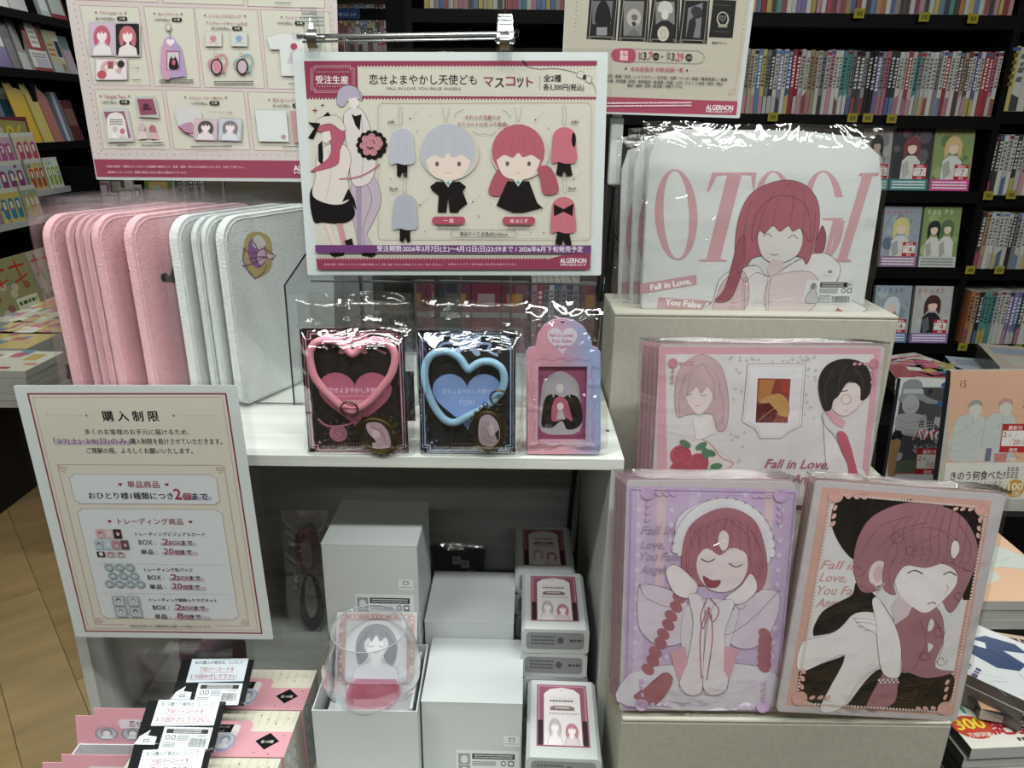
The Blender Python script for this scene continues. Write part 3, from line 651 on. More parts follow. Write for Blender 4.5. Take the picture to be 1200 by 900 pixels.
b = MB(); q = aty(241, 240, 4.7); q1 = aty(360, 240, 4.7); b.box(q.x, 4.7, q.z-.02, q1.x, 4.9, q.z+.19, '#6a5f4e'); b.build('storage_box', MT['matte'], origin=True, bevel=.004, label='plain brown box on the far rack behind the white towels', cat='box')
# ---------------------------------------------------------------- white display shelf
X0, X1, YF, YB, ZT, T = -.482, .1145, .69, 1.05, 1.1265, .0125
root = empty('display_shelf', ((X0+X1)/2, (YF+YB)/2, 0), 'white wood grained display shelf unit carrying the goods', 'shelf')
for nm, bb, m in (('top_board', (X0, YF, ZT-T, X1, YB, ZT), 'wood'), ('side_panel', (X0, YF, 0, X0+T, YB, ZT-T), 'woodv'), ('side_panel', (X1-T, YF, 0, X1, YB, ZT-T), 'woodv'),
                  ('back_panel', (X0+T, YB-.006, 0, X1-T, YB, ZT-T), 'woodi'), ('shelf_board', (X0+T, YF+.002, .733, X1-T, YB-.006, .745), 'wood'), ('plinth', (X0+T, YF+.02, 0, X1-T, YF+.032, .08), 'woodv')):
    b = MB(); b.box(*bb); b.build(nm, MT[m], root, world=True, bevel=.0006)
b = MB(); q = atz(712, 505, ZT); b.lathe([(.0022, .0003), (0, .0003)], (q.x, q.y, ZT), 12, '#151515'); b.build('screw_hole', MT['matte'], root, world=True)
root = empty('low_plinth', ((X0+X1)/2, .57, 0), 'low white stand in front of the display shelf, under the boxes', 'stand')
b = MB(); b.box(X0, .46, .733, X1, YF-.001, .745); b.build('top_board', MT['wood'], root, world=True)
b = MB(); b.box(X0, .46, 0, X0+T, YF-.001, .733); b.build('side_panel', MT['woodv'], root, world=True)
b = MB(); b.box(X1-T, .46, 0, X1, YF-.001, .733); b.build('side_panel', MT['woodv'], root, world=True)
b = MB(); b.box(X0+T, .465, 0, X1-T, .475, .733); b.build('front_panel', MT['wood'], root, world=True)
# table on the right
root = empty('display_table', (.95, 1.3, 0), 'dark flat display table under the riser boxes and magazines', 'table')
b = MB(); b.prism([(.13, .44), (2.0, .44), (2.0, 2.25), (.28, 2.25), (.28, 1.58), (.13, 1.58)], .52, .55, '#16130f'); b.build('tabletop', MT['dark'], root, world=True)
for bb in ((.32, .5, 0, 1.95, 2.2, .52),): b = MB(); b.box(*bb); b.build('base', MT['dark'], root, world=True)
# cardboard risers
def carton(name, x0, x1, y0, y1, z0, z1, label, flute=True):
    root = empty(name, ((x0+x1)/2, (y0+y1)/2, z0), label, 'box'); t = .004
    for nm, bb in (('front_wall', (x0, y0, z0, x1, y0+t, z1-t)), ('back_wall', (x0, y1-t, z0, x1, y1, z1-t)), ('side_wall', (x0, y0+t, z0, x0+t, y1-t, z1-t)), ('side_wall', (x1-t, y0+t, z0, x1, y1-t, z1-t)), ('lid', (x0, y0, z1-t, x1, y1, z1)), ('bottom', (x0+t, y0+t, z0, x1-t, y1-t, z0+t))):
        b = MB(); b.box(*bb); b.build(nm, MT['card'], root, world=True, bevel=.0015)
    return root
carton('riser_box', .118, .449, .85, .955, .552, 1.238, 'tall grey cardboard riser box holding up the bagged shirts')
carton('riser_box', .155, .44, .725, .845, .552, 1.055, 'hidden cardboard riser box between the tall box and the front boards')
carton('riser_box', .111, .431, .578, .72, .552, .9025, 'low grey cardboard riser box in front carrying two portrait acrylic boards')

# ---------------------------------------------------------------- towels
dX = Vector((.415, .91, 0)).normalized(); nT = dX.cross(Vector((0, 0, 1)))
def towel(x, y0, L, H, t, mname, label, col, bag=True, dz=0):
    root = empty('hand_towel', Matrix(((dX.x, 0, nT.x, x), (dX.y, 0, nT.y, y0), (0, 1, 0, ZT+.001+dz), (0, 0, 0, 1))), label, 'towel', None)
    b = MB(); P = []; r = .026
    for cx, cy, a0 in ((L-r, r*.4, -90), (L-r, H-r, 0), (r, H-r, 90), (r*.5, r*.5, 180)):
        rr = r if cy > H/2 else r*.4
        for k in range(7): a = R(a0+15*k); P.append((cx+rr*math.cos(a), cy+rr*math.sin(a)))
    b.prism(P, -t/2, t/2, col); b.build('folded_cloth', MT['terry'], root, bevel=t*.42, smooth=True)
    h = MB(); Q = [(x_, y_) for x_, y_ in P]
    h.tube([(x_*.965+L*.018, y_*.965+H*.018, t/2+.0002) for x_, y_ in Q], .0008, mixc(col, '#ffffff', .12), closed=True, seg=5); h.build('hem', MT['terry'], root, smooth=True)
    f = MB(); o = Vector((x*50, 3, 1))
    def fn(u, v):
        X_, Y_ = -.010+u*(L+.02), .0005+v*(H+.020); return (X_, Y_, t/2+.0035+.0018*noise.noise(o+Vector((X_*22, Y_*22, 0))) + .0012*abs(noise.noise(o+Vector((X_*55, Y_*55, 4)))))
    f.grid(fn, 14, 16); f.grid(lambda u, v: (-.010+u*(L+.02), .0005+v*(H+.02), -t/2-.002), 2, 2); f.build('film_bag', MT['haze'], root, smooth=True)
    return root
PK, WH = '#e8aab2', '#d6dad8'
tw = [(-.505, .012, PK, 'leftmost pink bagged towel with a broad face in view'), (-.482, .006, PK, 'second pink bagged towel from the left, only its edge seen'), (-.472, .005, PK, 'third pink bagged towel from the left, only its edge seen'), (-.464, .005, PK, 'fourth pink bagged towel from the left, only its edge seen'),
      (-.453, .010, PK, 'fifth pink bagged towel, black embroidery peeping from behind the next'), (-.417, .012, PK, 'rightmost pink bagged towel with black embroidery at its edge'),
      (-.368, .012, WH, 'leftmost white bagged towel right beside the pink ones'), (-.346, .007, WH, 'second white bagged towel, only its fluffy edge seen'), (-.336, .006, WH, 'third white bagged towel, thin edge beside the front one'), (-.318, .011, WH, 'front white bagged towel with yellow and violet embroidery')]
troots = [towel(x, .815, .19, .218, t, '', lb_, c) for x, t, c, lb_ in tw]
class PMap:
    def __init__(s, M): s.M = M; s.I = M.inverted(); s.n = M.to_3x3() @ Vector((0, 0, 1)); s.p = M.translation
    def __call__(s, px, py, z=0):
        r = ray(px, py); P = CAM+r*((s.p+s.n*z-CAM).dot(s.n)/r.dot(s.n)); q = s.I @ P; return (q.x, q.y)
def plane_art(root, z):
    A = Art(.1, .1, z=z); A.H = PMap(WM[root.name]); return A
A = plane_art(troots[-1], .0062); A.H.p = A.H.p+A.H.n*.006; A.crop(60, 210, .3112)
A.poly([740,210, 780,198, 818,215, 832,260, 828,330, 800,362, 772,368, 740,330, 722,270], '#b5a25e', True)
A.poly([748,230, 782,222, 805,250, 806,310, 780,335, 752,318, 740,270], '#8a5f98', True)
A.poly([757,232, 775,210, 800,226, 806,248, 782,262, 762,254], '#d2d2cc', True)
A.poly([776,262, 800,258, 806,300, 786,322, 774,296], '#c9b4c4', True)
for l in ([722,262, 760,280, 800,262, 846,290], [720,328, 760,318, 800,296, 846,286], [732,255, 722,300, 742,345, 768,374], [768,374, 800,350, 812,318], [745,300, 790,292, 838,300], [757,232, 776,262, 772,300, 786,330]): A.line(l, 1.3, '#7c3450', sm=True)
A.poly([806,280, 846,286, 820,304], '#cfc6bc'); A.line([806,280, 846,286, 820,304], .9, '#7c3450', True)
A.build(troots[-1], 'embroidery', 'cloth')
A = plane_art(troots[5], .0065); A.H.p = A.H.p+A.H.n*.006; A.crop(60, 210, .3112)
A.poly([412,362, 430,352, 446,362, 458,322, 478,318, 470,360, 474,388, 440,388, 418,384], '#1c1b1e', True); A.build(troots[5], 'embroidery', 'cloth')
A = plane_art(troots[4], .0055); A.H.p = A.H.p+A.H.n*.005; A.crop(60, 210, .3112)
A.poly([288,340, 300,328, 322,336, 326,362, 302,362], '#1c1b1e', True); A.build(troots[4], 'embroidery', 'cloth')
# clear tray around the towels
root = empty('acrylic_tray', (-.4, .9, ZT), 'clear acrylic tray standing around the bagged towels', 'tray')
def panel(root, P0, P1, z0, z1, t=.002, nm='side_panel', m='acryl'):
    d = (Vector(P1)-Vector(P0)); n = Vector((d.y, -d.x, 0)).normalized()*t/2; b = MB(); vs = []
    for z in (z0, z1):
        for p, s_ in ((P0, 1), (P1, 1), (P1, -1), (P0, -1)): vs.append((p[0]+n.x*s_, p[1]+n.y*s_, z))
    b.add(vs, [(0,3,2,1),(4,5,6,7),(0,1,5,4),(1,2,6,5),(2,3,7,6),(3,0,4,7)]); return b.build(nm, MT[m], root, world=True)
e0 = Vector((-.519, .812, 0)); panel(root, e0, e0+dX*.225, ZT+.0005, ZT+.226)
panel(root, (-.516, .806, 0), (-.335, .806, 0), ZT+.0005, ZT+.012, nm='front_lip')
e1 = e0+dX*.225; panel(root, e1+Vector((.003, 0, 0)), e1+Vector((.16, 0, 0)), ZT+.0005, ZT+.215, nm='back_panel')

# clear case behind the keyrings with dark outlined front
root = empty('acrylic_case', (-.08, .93, ZT), 'clear acrylic case with dark edges behind the heart keyrings', 'case')
a, b_, c_, d_ = aty(345, 469, .83), aty(334, 334, .83), aty(359, 297, .83), aty(700, 300, .83)
xr = .093; P = [(a.x, ZT+.0008), (b_.x, b_.z), (c_.x, c_.z), (xr, c_.z), (xr, ZT+.0008)]
b = MB(); n = len(P); b.prism([(x, z) for x, z in P], -.001, .001); b.v = [(x, .83+z_, y) for x, y, z_ in [(v[0], v[1], v[2]) for v in b.v]]
b.build('front_panel', MT['acryl'], root, world=True)
b = MB(); b.tube([(x, .8285, z) for x, z in P[:3]], .0011, '#1e2024', seg=6); b.tube([(P[0][0]-.045, .8285, ZT+.0025), (P[0][0]+.06, .8285, ZT+.0025)], .0009, '#1e2024', seg=6); b.build('dark_edging', MT['plastic'], root, world=True)
panel(root, (xr, .832, 0), (xr, 1.03, 0), ZT+.0008, c_.z-.02)
panel(root, (P[0][0]+.02, 1.03, 0), (xr, 1.03, 0), ZT+.0008, c_.z-.02, nm='back_panel')
for x in (500, 546, 599):
    q = aty(x, 330, .95); panel(root, (q.x, .84, 0), (q.x, 1.028, 0), ZT+.0008, c_.z-.03, nm='divider')
    b = MB(); b.box(q.x-.0012, .838, ZT+.001, q.x+.0012, .8395, c_.z-.03); b.build('divider_edge', MT['edge'], root, world=True)
q = aty(500, 331, .83); b = MB(); b.box(P[0][0]+.03, .829, q.z-.001, xr, .8315, q.z+.0012); b.build('top_edge', MT['edge'], root, world=True)

# pole stand for the posters
root = empty('poster_stand', (.125, 1.0, 0), 'metal pole stand with grey clamp left of the shirt bags', 'stand')
def tubeo(nm, pts, r, m, root, seg=10, closed=False, **k): b = MB(); b.tube(pts, r, closed=closed, seg=seg); return b.build(nm, MT[m], root, smooth='auto', world=root is not None, **k)
pt = aty(719, 215, .98); tp = Vector((pt.x, .98, 1.75))
tubeo('inner_pole', [(pt.x, .98, 1.37), tp], .0045, 'chrome', root)
b = MB(); b.box(pt.x-.0075, .972, 1.372, pt.x+.0075, .988, 1.452); b.box(pt.x-.0055, .974, 1.452, pt.x+.0055, .986, 1.462); b.build('clamp', MT['grey'], root, world=True, bevel=.002)
for dx, dx2, nm in ((-.003, -.016, 'outer_pole'), (.004, -.006, 'outer_pole'), (-.007, -.027, 'outer_pole')):
    tubeo(nm, [(pt.x+dx, .98, 1.372), (pt.x+dx2, .985, 1.10), (pt.x+dx2*1.5, .99, .8)], .0038, 'pole', root)
b = MB(); b.box(.07, 1.06, 0, .114, 1.2, .02); b.build('foot', MT['pole'], root, world=True)
tubeo('lower_pole', [(pt.x-.028, .995, .82), (.095, 1.075, .6), (.092, 1.1, .02)], .008, 'pole', root)

# clip rail above the middle poster
root = empty('clip_rail', aty(470, 40, .80), 'chrome rail with two clear clips above the middle poster', 'rail')
ra, rb_ = aty(348, 43, .80), aty(603, 39, .80); tubeo('rod', [ra, rb_], .0022, 'chrome', root)
tubeo('thin_rod', [ra+Vector((.004, .004, -.0042)), rb_+Vector((-.006, .004, -.0042))], .0012, 'chrome', root)
for q in (ra, rb_): b = MB(); b.lathe([(0, -.004), (.004, -.003), (.0045, 0), (.004, .003), (0, .004)], q, 12); b.build('end_knob', MT['acryl'], root, world=True, smooth=True)
m_ = (ra+rb_)/2
for xx in (aty(420, 200, .83).x, ):
    tubeo('upright_rod', [(xx, .806, m_.z), (xx, .81, ZT+.002)], .0025, 'chrome', root)
b = MB(); b.box(xx-.03, .80, ZT+.0005, xx+.03, .826, ZT+.003); b.build('base_plate', MT['pole'], root, world=True)
q = aty(592, 3, .80); tubeo('wire_hook', [aty(592, 16, .80), q+Vector((0, 0, .03))], .0007, 'pole', root, seg=6)
def clip(x, y0, y1):
    t_, m1, e_ = aty(x, y0, .775), aty(x, (y0+y1)/2, .775), aty(x, y1, .775); H = t_.z-e_.z; W = .0155
    cr = empty('clear_clip', Matrix.Translation((t_.x, .779, e_.z)), ('left' if x < 450 else 'right')+' clear plastic clip with steel spring holding the middle poster', 'clip', None)
    for yy, nm in ((-.009, 'front_jaw'), (.016, 'back_jaw')):
        b = MB(); s_ = 1 if yy < 0 else -1
        prof = [(0, .0), (.18, .002), (.38, .0045), (.6, .001), (1.0, -.005)]
        vs = []; 
        for f_, d in prof:
            ww = W*(.5 if f_ > 0 else .42)*(1.0 if f_ < .9 else .85)
            for sx in (-1, 1):
                for tt in (0, .0022): vs.append((sx*ww, yy+s_*(d+tt), f_*H))
        fs = []
        for i in range(len(prof)-1):
            k = i*4; fs += [(k, k+2, k+6, k+4), (k+1, k+5, k+7, k+3), (k, k+4, k+5, k+1), (k+2, k+3, k+7, k+6)]
        fs += [(0, 1, 3, 2), (16, 18, 19, 17)]; b.add(vs, fs); b.build(nm, MT['acryl'], cr)
        for zf in (.72, .8, .88):
            b = MB(); b.box(-W*.42, yy-.002 if s_ > 0 else yy+.001, H*zf-.0006, W*.42, yy-.0005 if s_ > 0 else yy+.0022, H*zf+.0006); b.build('grip_ridge', MT['edge'], cr)
    b = MB(); b.tube([(-W*.62, .0035, H*.44), (W*.62, .0035, H*.44)], .0022, seg=8); b.build('hinge_pin', MT['chrome'], cr, smooth=True)
    b = MB(); b.grid(lambda u, v: (-W*.3+u*W*.6, -.0065-.003*math.sin(v*math.pi), H*(.2+v*.38)), 2, 8); b.build('spring', MT['chrome'], cr, smooth=True)
clip(364, 10, 68); clip(592, 13, 71)

# ---------------------------------------------------------------- white glass boxes
def label_art(A, x0, y0, x1, y1, seed=1):
    m = A.map; A.map = lambda u, v: m(x0+(x1-x0)*u/190, y0+(y1-y0)*v/82)
    A.rect(0, 0, 190, 84, '#cfd2d2'); 
    for y in (10, 44): A.rect(6, y, 42, y+32, '#8c8f90'); A.ell(24, y+18, 11, 12, '#c9cbcb'); A.line([(10, y+30), (38, y+30)], .5, '#505254')
    A.rect(48, 10, 176, 26, '#1d1d20'); A.bars(54, 12, 170, 24, '#c8c8c8', 2); A.bars(48, 32, 120, 46, '#55585a', 3); A.bars(48, 52, 84, 60, '#303234', 1); A.bars(48, 64, 100, 76, '#55585a', 2)
    A.ell(142, 38, 8, 8, '#2c2e30'); A.ell(142, 38, 5.5, 5.5, '#cfd2d2'); A.rrect(156, 30, 174, 46, 3, '#2c2e30'); A.rrect(159, 33, 171, 43, 2, '#cfd2d2'); A.barcode(116, 54, 176, 76, seed=seed); A.map = m
def gbox(x, y, z, w_, d, h, rot, label, lab=None, openb=False, seed=1, fold=True):
    M = Matrix.Translation((x, y, z)) @ Matrix.Rotation(R(rot), 4, 'Z'); root = empty('carton', M, label, 'box')
    b = MB(); t = .0012
    if openb:
        for nm, bb in (('front_wall', (-w_/2, -d/2, 0, w_/2, -d/2+t, h)), ('back_wall', (-w_/2, d/2-t, 0, w_/2, d/2, h)), ('side_wall', (-w_/2, -d/2+t, 0, -w_/2+t, d/2-t, h)), ('side_wall', (w_/2-t, -d/2+t, 0, w_/2, d/2-t, h)), ('bottom', (-w_/2, -d/2, 0, w_/2, d/2, t))):
            b = MB(); b.box(*bb); b.build(nm, MT['white'], root)
    else:
        b.box(-w_/2, -d/2, 0, w_/2, d/2, h-t); b.build('body', MT['white'], root, bevel=.0008)
        b = MB(); b.box(-w_/2-.0003, -d/2-.0004, h-t*.9, w_/2+.0003, d/2-.0015, h); b.build('lid_flap', MT['white'], root, bevel=.0005)
        b = MB(); b.box(-w_/2+.0006, -d/2-.0008, h-.012, w_/2-.0006, -d/2-.0001, h-.0012); 
    if lab:
        A = Art(w_, h); A.unit(100, 100*h/w_); label_art(A, *lab, seed=seed); q = A.build(root, 'barcode_label', 'paper')
        q.matrix_local = Matrix.Translation((0, -d/2-.0002, h/2)) @ Matrix.Rotation(R(90), 4, 'X')
        A = Art(w_, h); A.unit(100, 100*h/w_); x_, y_ = lab[2]-16, lab[1]-19; A.rect(x_, y_, x_+16, y_+13, '#cfd2d2'); A.rect(x_+5, y_+2, x_+11, y_+7, '#8a8c8c'); A.rect(x_+6.3, y_+3.2, x_+9.7, y_+6, '#cfd2d2'); A.line([x_+1.5, y_+10, x_+14.5, y_+10], .5, '#303234')
        q = A.build(root, 'small_sticker', 'paper'); q.matrix_local = Matrix.Translation((0, -d/2-.0002, h/2)) @ Matrix.Rotation(R(90), 4, 'X')
    return root
BX = .106
gbox(-.1545, .77, .746, BX, .103, .128, -1, 'white carton hidden under the tall labelled carton')
gbox(-.1545, .77, .8755, BX, .103, .1305, -1, 'tall white carton with barcode label behind the glass', (32, 60, 95, 96), seed=2)
gbox(-.1475, .6655, .746, .108, .104, .129, 0, 'open white carton in front holding the stemless glass', openb=True)
gbox(-.046, .79, .746, .105, .106, .146, -1, 'plain white carton behind the front right white carton')
gbox(-.0375, .685, .746, .107, .104, .124, -1, 'front right white carton with barcode label at its foot', (34, 60, 98, 96), seed=5)
# inner tray and coaster card of the open carton
root = empty('inner_tray', (-.1475, .6655, .7475), 'white folded inner tray inside the open carton', 'tray')
b = MB(); b.box(-.045, -.046, 0, .045, .046, .106); b.build('body', MT['white'], root, bevel=.001)
b = MB(); b.box(.0455, -.044, .101, .048, .044, .124); b.build('side_flap', MT['white'], root)
def bust(A, hair, skin, cloth, line='#5a4a50', face=True, hat=None):
    """plain generic stand-in portrait, units 0..100 wide and about 130 high"""
    A.poly([8, 132, 14, 100, 36, 88, 64, 88, 86, 100, 92, 132], cloth); A.line([8, 132, 14, 100, 36, 88], .3, line); A.line([64, 88, 86, 100, 92, 132], .3, line)
    A.poly([20, 92, 14, 60, 20, 30, 38, 12, 62, 12, 80, 30, 87, 60, 80, 94, 66, 84, 60, 70, 40, 70, 32, 84], hair, True)
    A.poly([43, 72, 57, 72, 58, 92, 50, 98, 42, 92], skin); A.ell(50, 52, 21, 25, skin)
    A.poly([26, 52, 28, 30, 42, 20, 60, 20, 73, 30, 75, 52, 66, 38, 56, 46, 50, 34, 42, 46, 36, 38], hair, True)
    for l in ([30, 44, 34, 28, 46, 20], [72, 44, 66, 28, 54, 20], [20, 80, 19, 58, 26, 40], [80, 80, 82, 58, 75, 40]): A.line(l, .25, line, sm=True)
    if face:
        A.line([36, 54, 41, 57, 46, 54], .5, line, sm=True); A.line([54, 54, 59, 57, 64, 54], .5, line, sm=True); A.line([46, 67, 50, 69, 54, 67], .4, '#8c4450', sm=True)
M, w_, h_ = pframe([(391, 738), (482, 738), (487, 831), (383, 831)], .645, 28)
root = empty('coaster', Matrix.Translation((0, .028, .002)) @ M, 'square clear coaster with grey line portrait leaning behind the glass', 'coaster')
b = MB(); b.prism([(-w_/2, -h_/2), (w_/2, -h_/2), (w_/2, h_/2), (-w_/2, h_/2)], -.003, 0, '#b9b4b6'); b.build('plate', MT['plastic'], root, bevel=.001)
A = Art(w_, h_); A.unit(100, 100*h_/w_); A.rrect(2, 2, 98, 100*h_/w_-2, 6, '#b59a94'); A.rrect(5, 5, 95, 100*h_/w_-5, 5, '#8f8a9c', .5)
r = random.Random(4)
for k in range(60):
    e = k/60*4; x, y = ((8+84*(e % 1), 6) if e < 1 else (94, 8+80*(e % 1)) if e < 2 else (92-84*(e % 1), 95) if e < 3 else (6, 92-84*(e % 1))); A.ell(x, y*h_/w_, 1.6, 1.6, r.choice(('#d8c0b8', '#a8848c', '#c8b8d0')), n=6)
A.rrect(12, 10, 88, 100*h_/w_-8, 4, '#bfc0c4'); A.sub(14, 8, 86, 100*h_/w_-8, 100, 128); bust(A, '#8d8f96', '#cdced0', '#c4c6ca', '#4a4c52')
for k in range(10): A.line([22+k*2, 90, 16+k*2, 60, 30+k*2, 26], .18, '#55575e', sm=True); A.line([78-k*2, 90, 84-k*2, 60, 70-k*2, 26], .18, '#55575e', sm=True)
A.build(root, 'print', 'gloss')
# stemless glass, leaning slightly forward in the carton
root = empty('stemless_glass', Matrix.Translation((-.1475, .660, .8545)), 'clear stemless glass with pink base standing in the open white carton', 'glass')
prof = [(.020, .0), (.030, .0008), (.040, .006), (.0475, .016), (.0518, .028), (.0525, .040), (.0505, .056), (.0455, .073), (.0402, .0865), (.0396, .0875), (.0388, .0865), (.0440, .073), (.0490, .056), (.0510, .040), (.0503, .029), (.0458, .018), (.038, .009), (.028, .0055), (0.0, .005)]
b = MB(); b.lathe([(0, 0)]+prof[:2], seg=48); b.lathe(prof[17:], seg=48); b.build('pink_base', MT['glassp'], root, smooth=True)
b = MB(); b.lathe(prof[1:18], seg=48); b.build('bowl', MT['glass'], root, smooth=True)
b = MB(); b.tube([(.0396*math.cos(k*math.pi/20), .0396*math.sin(k*math.pi/20), .0873) for k in range(40)], .0007, closed=True, seg=6); b.build('rim', MT['edge'], root, smooth=True)

# ---------------------------------------------------------------- tins of tea, lying flat in stacks
def tin_mesh():
    w_, d, t = .076, .110, .0325; b = MB(); P = [(-w_/2, 0), (w_/2, 0)]
    P = [(-w_/2+.004, 0), (w_/2-.004, 0)]+[(w_/2-.004+.004*math.sin(a), .004-.004*math.cos(a)) for a in (R(45), R(90))]+[(w_/2, t-.004), (w_/2-.004, t), (-w_/2+.004, t), (-w_/2, t-.004), (-w_/2, .004)]
    b.prism(P, -d/2, d/2, '#9fa2a2'); b.v = [(x, z, y) for x, y, z in b.v]; b.f = [tuple(reversed(f)) for f in b.f]
    return b.mesh('body', MT['grey']), w_, d, t
tm, tw_, td, tt_ = tin_mesh()
A = Art(.046, .074, z=.0); A.unit(100, 150); A.rect(0, 0, 100, 150, '#8a4a62'); A.rect(3, 3, 97, 147, '#b88694'); A.rect(5, 5, 95, 145, '#8a4a62'); A.rect(3, 90, 12, 147, '#2c2428'); A.rect(88, 90, 97, 147, '#2c2428')
A.poly([14, 147, 14, 24, 26, 12, 50, 7, 74, 12, 86, 24, 86, 147], '#cfc9c8'); A.star(50, 15, 3, '#303034'); A.star(40, 15, 1.6, '#303034'); A.star(60, 15, 1.6, '#303034'); A.line([24, 34, 76, 34], .25, '#a89498'); A.bars(26, 38, 74, 46, '#6b5055', 1)
A.poly([26, 58, 34, 54, 66, 54, 74, 58, 74, 66, 26, 66], '#7a6468'); A.bars(36, 56, 64, 62, '#cfc9c8', 1); A.bars(24, 70, 82, 78, '#a89ca0', 1)
mm = A.map; A.sub(18, 80, 52, 146, 100, 130); bust(A, '#b4a8ae', '#dcd2d0', '#d4cdcd', '#6a5a62', False); A.map = mm; A.sub(50, 92, 84, 146, 100, 130); bust(A, '#b4788a', '#dcd2d0', '#c8b8bc', '#6a3a48', False)
lm = A.mb.mesh('label_print', MT['paper'])
A = Art(.074, .030); A.unit(100, 40); A.rrect(6, 4, 94, 34, 6, '#7f8282'); A.bars(14, 9, 50, 27, '#4c4e50', 3); A.ell(58, 18, 5, 6, '#4c4e50'); A.bars(72, 14, 92, 22, '#3c3e40', 1); sm_ = A.mb.mesh('side_print', MT['paper'])
def tin(x, y, z, rot, label, side=True):
    M = Matrix.Translation((x, y, z)) @ Matrix.Rotation(R(rot), 4, 'Z'); root = empty('tea_tin', M, label, 'tin')
    finish(bpy.data.objects.new('body', tm), root); finish(bpy.data.objects.new('label_print', lm), root, Matrix.Translation((0, .004, tt_+.0001)) @ Matrix.Scale(1.2, 4))
    finish(bpy.data.objects.new('side_print', sm_), root, Matrix.Translation((0, -td/2-.0001, tt_/2)) @ Matrix.Rotation(R(90), 4, 'X'))
for (cx, cy, n, nm, rot) in ((.045, .867, 5, 'far', 0), (.053, .7545, 5, 'middle', -1), (.0585, .640, 3, 'near', -2)):
    for k in range(n):
        tin(cx, cy, .7455+k*.0335, rot+(0 if k == n-1 else random.Random(k).uniform(-1.5, 1.5)), 'grey tin with pink framed label, %s of the %s stack in the shelf' % ('topmost' if k == n-1 else ordn(n-k)+' from top', nm))

# ---------------------------------------------------------------- badge boxes
def badge_print(A):
    """top face in units of 160 x 68"""
    A.unit(160, 68); A.rect(0, 0, 160, 68, '#c9c3b2')
    for k in range(17): A.rect(2+k*9.6, 0, 4+k*9.6, 22, '#bfb9a6')
    A.poly([0, 16, 108, 16, 113, 21, 113, 32, 160, 32, 160, 68, 0, 68], '#cf929d'); A.rrect(14, 22, 100, 60, 4, '#c9a9b4'); A.line([(14, 26), (14, 60), (60, 60)], .3, '#6a4a54'); A.rrect(14, 22, 100, 40, 4, '#d4c8cc'); A.text('恋せよまやかし天使ども', 18, 31, 62, 31, '#3a2c34')
    A.rect(64, 22, 92, 34, '#1b1a1d'); A.text('トレーディング', 68, 27, 88, 27, '#c9c3b8'); A.text('缶バッジ', 72, 33, 84, 33, '#c9c3b8')
    for k in range(4):
        cx = 22+k*22.5; A.ell(cx, 48, 11.5, 13, '#8b98c0'); A.ell(cx, 47, 10, 11, '#b9bcc6'); A.ell(cx, 44, 5.5, 6, '#8c90a0'); A.ell(cx, 46, 3.6, 4, '#cfd0d4'); A.poly([cx-7, 56, cx-3, 50, cx+3, 50, cx+7, 56], '#d4d4d6')
    A.poly([136, 34, 149, 46, 136, 58, 123, 46], '#19181b'); A.text('全10種', 129, 48.5, 143, 48.5, '#d4cec4')
    for x, y in ((118, 8), (150, 12), (128, 14), (138, 20), (152, 38), (126, 62), (142, 64)): A.star(x, y, 1.6, '#3a3034')
    A.line([(134, 18), (144, 9)], .2, '#6a5a5a')
def badge_side(A):
    A.unit(100, 100); A.rect(0, 0, 100, 100, '#bdb7a6')
    for k in range(8): A.ell(20+(k % 2)*30, 14+k*11, 12, 9, '#9aa0b0'); A.ell(20+(k % 2)*30, 14+k*11, 8, 6, '#c4c6cc')
BW, BD, BH = .150, .062, .10
A = Art(BW, BD); badge_print(A); bt = A.mb.mesh('top_print', MT['gloss'])
A = Art(BD, BH); badge_side(A); bs = A.mb.mesh('side_print', MT['gloss'])
for i, (cx, cy, nm) in enumerate(((-.2965, .676, 'farthest'), (-.2985, .6125, 'middle'), (-.3005, .549, 'nearest'))):
    root = empty('badge_box', (cx, cy, .7455), 'pink and cream printed box of badges, %s of the three in a row' % nm, 'box')
    b = MB(); b.box(-BW/2, -BD/2, 0, BW/2, BD/2, BH, cols=['#c4beae', '#c9c3b2', '#c98d98', '#c4beae', '#c9c3b2', '#c98d98']); b.build('body', MT['gloss'], root, bevel=.0006)
    finish(bpy.data.objects.new('top_print', bt), root, Matrix.Translation((0, 0, BH+.0001)))
    finish(bpy.data.objects.new('side_print', bs), root, Matrix.Translation((BW/2+.0001, 0, BH/2)) @ Matrix(((0, 0, 1, 0), (1, 0, 0, 0), (0, 1, 0, 0), (0, 0, 0, 1))))
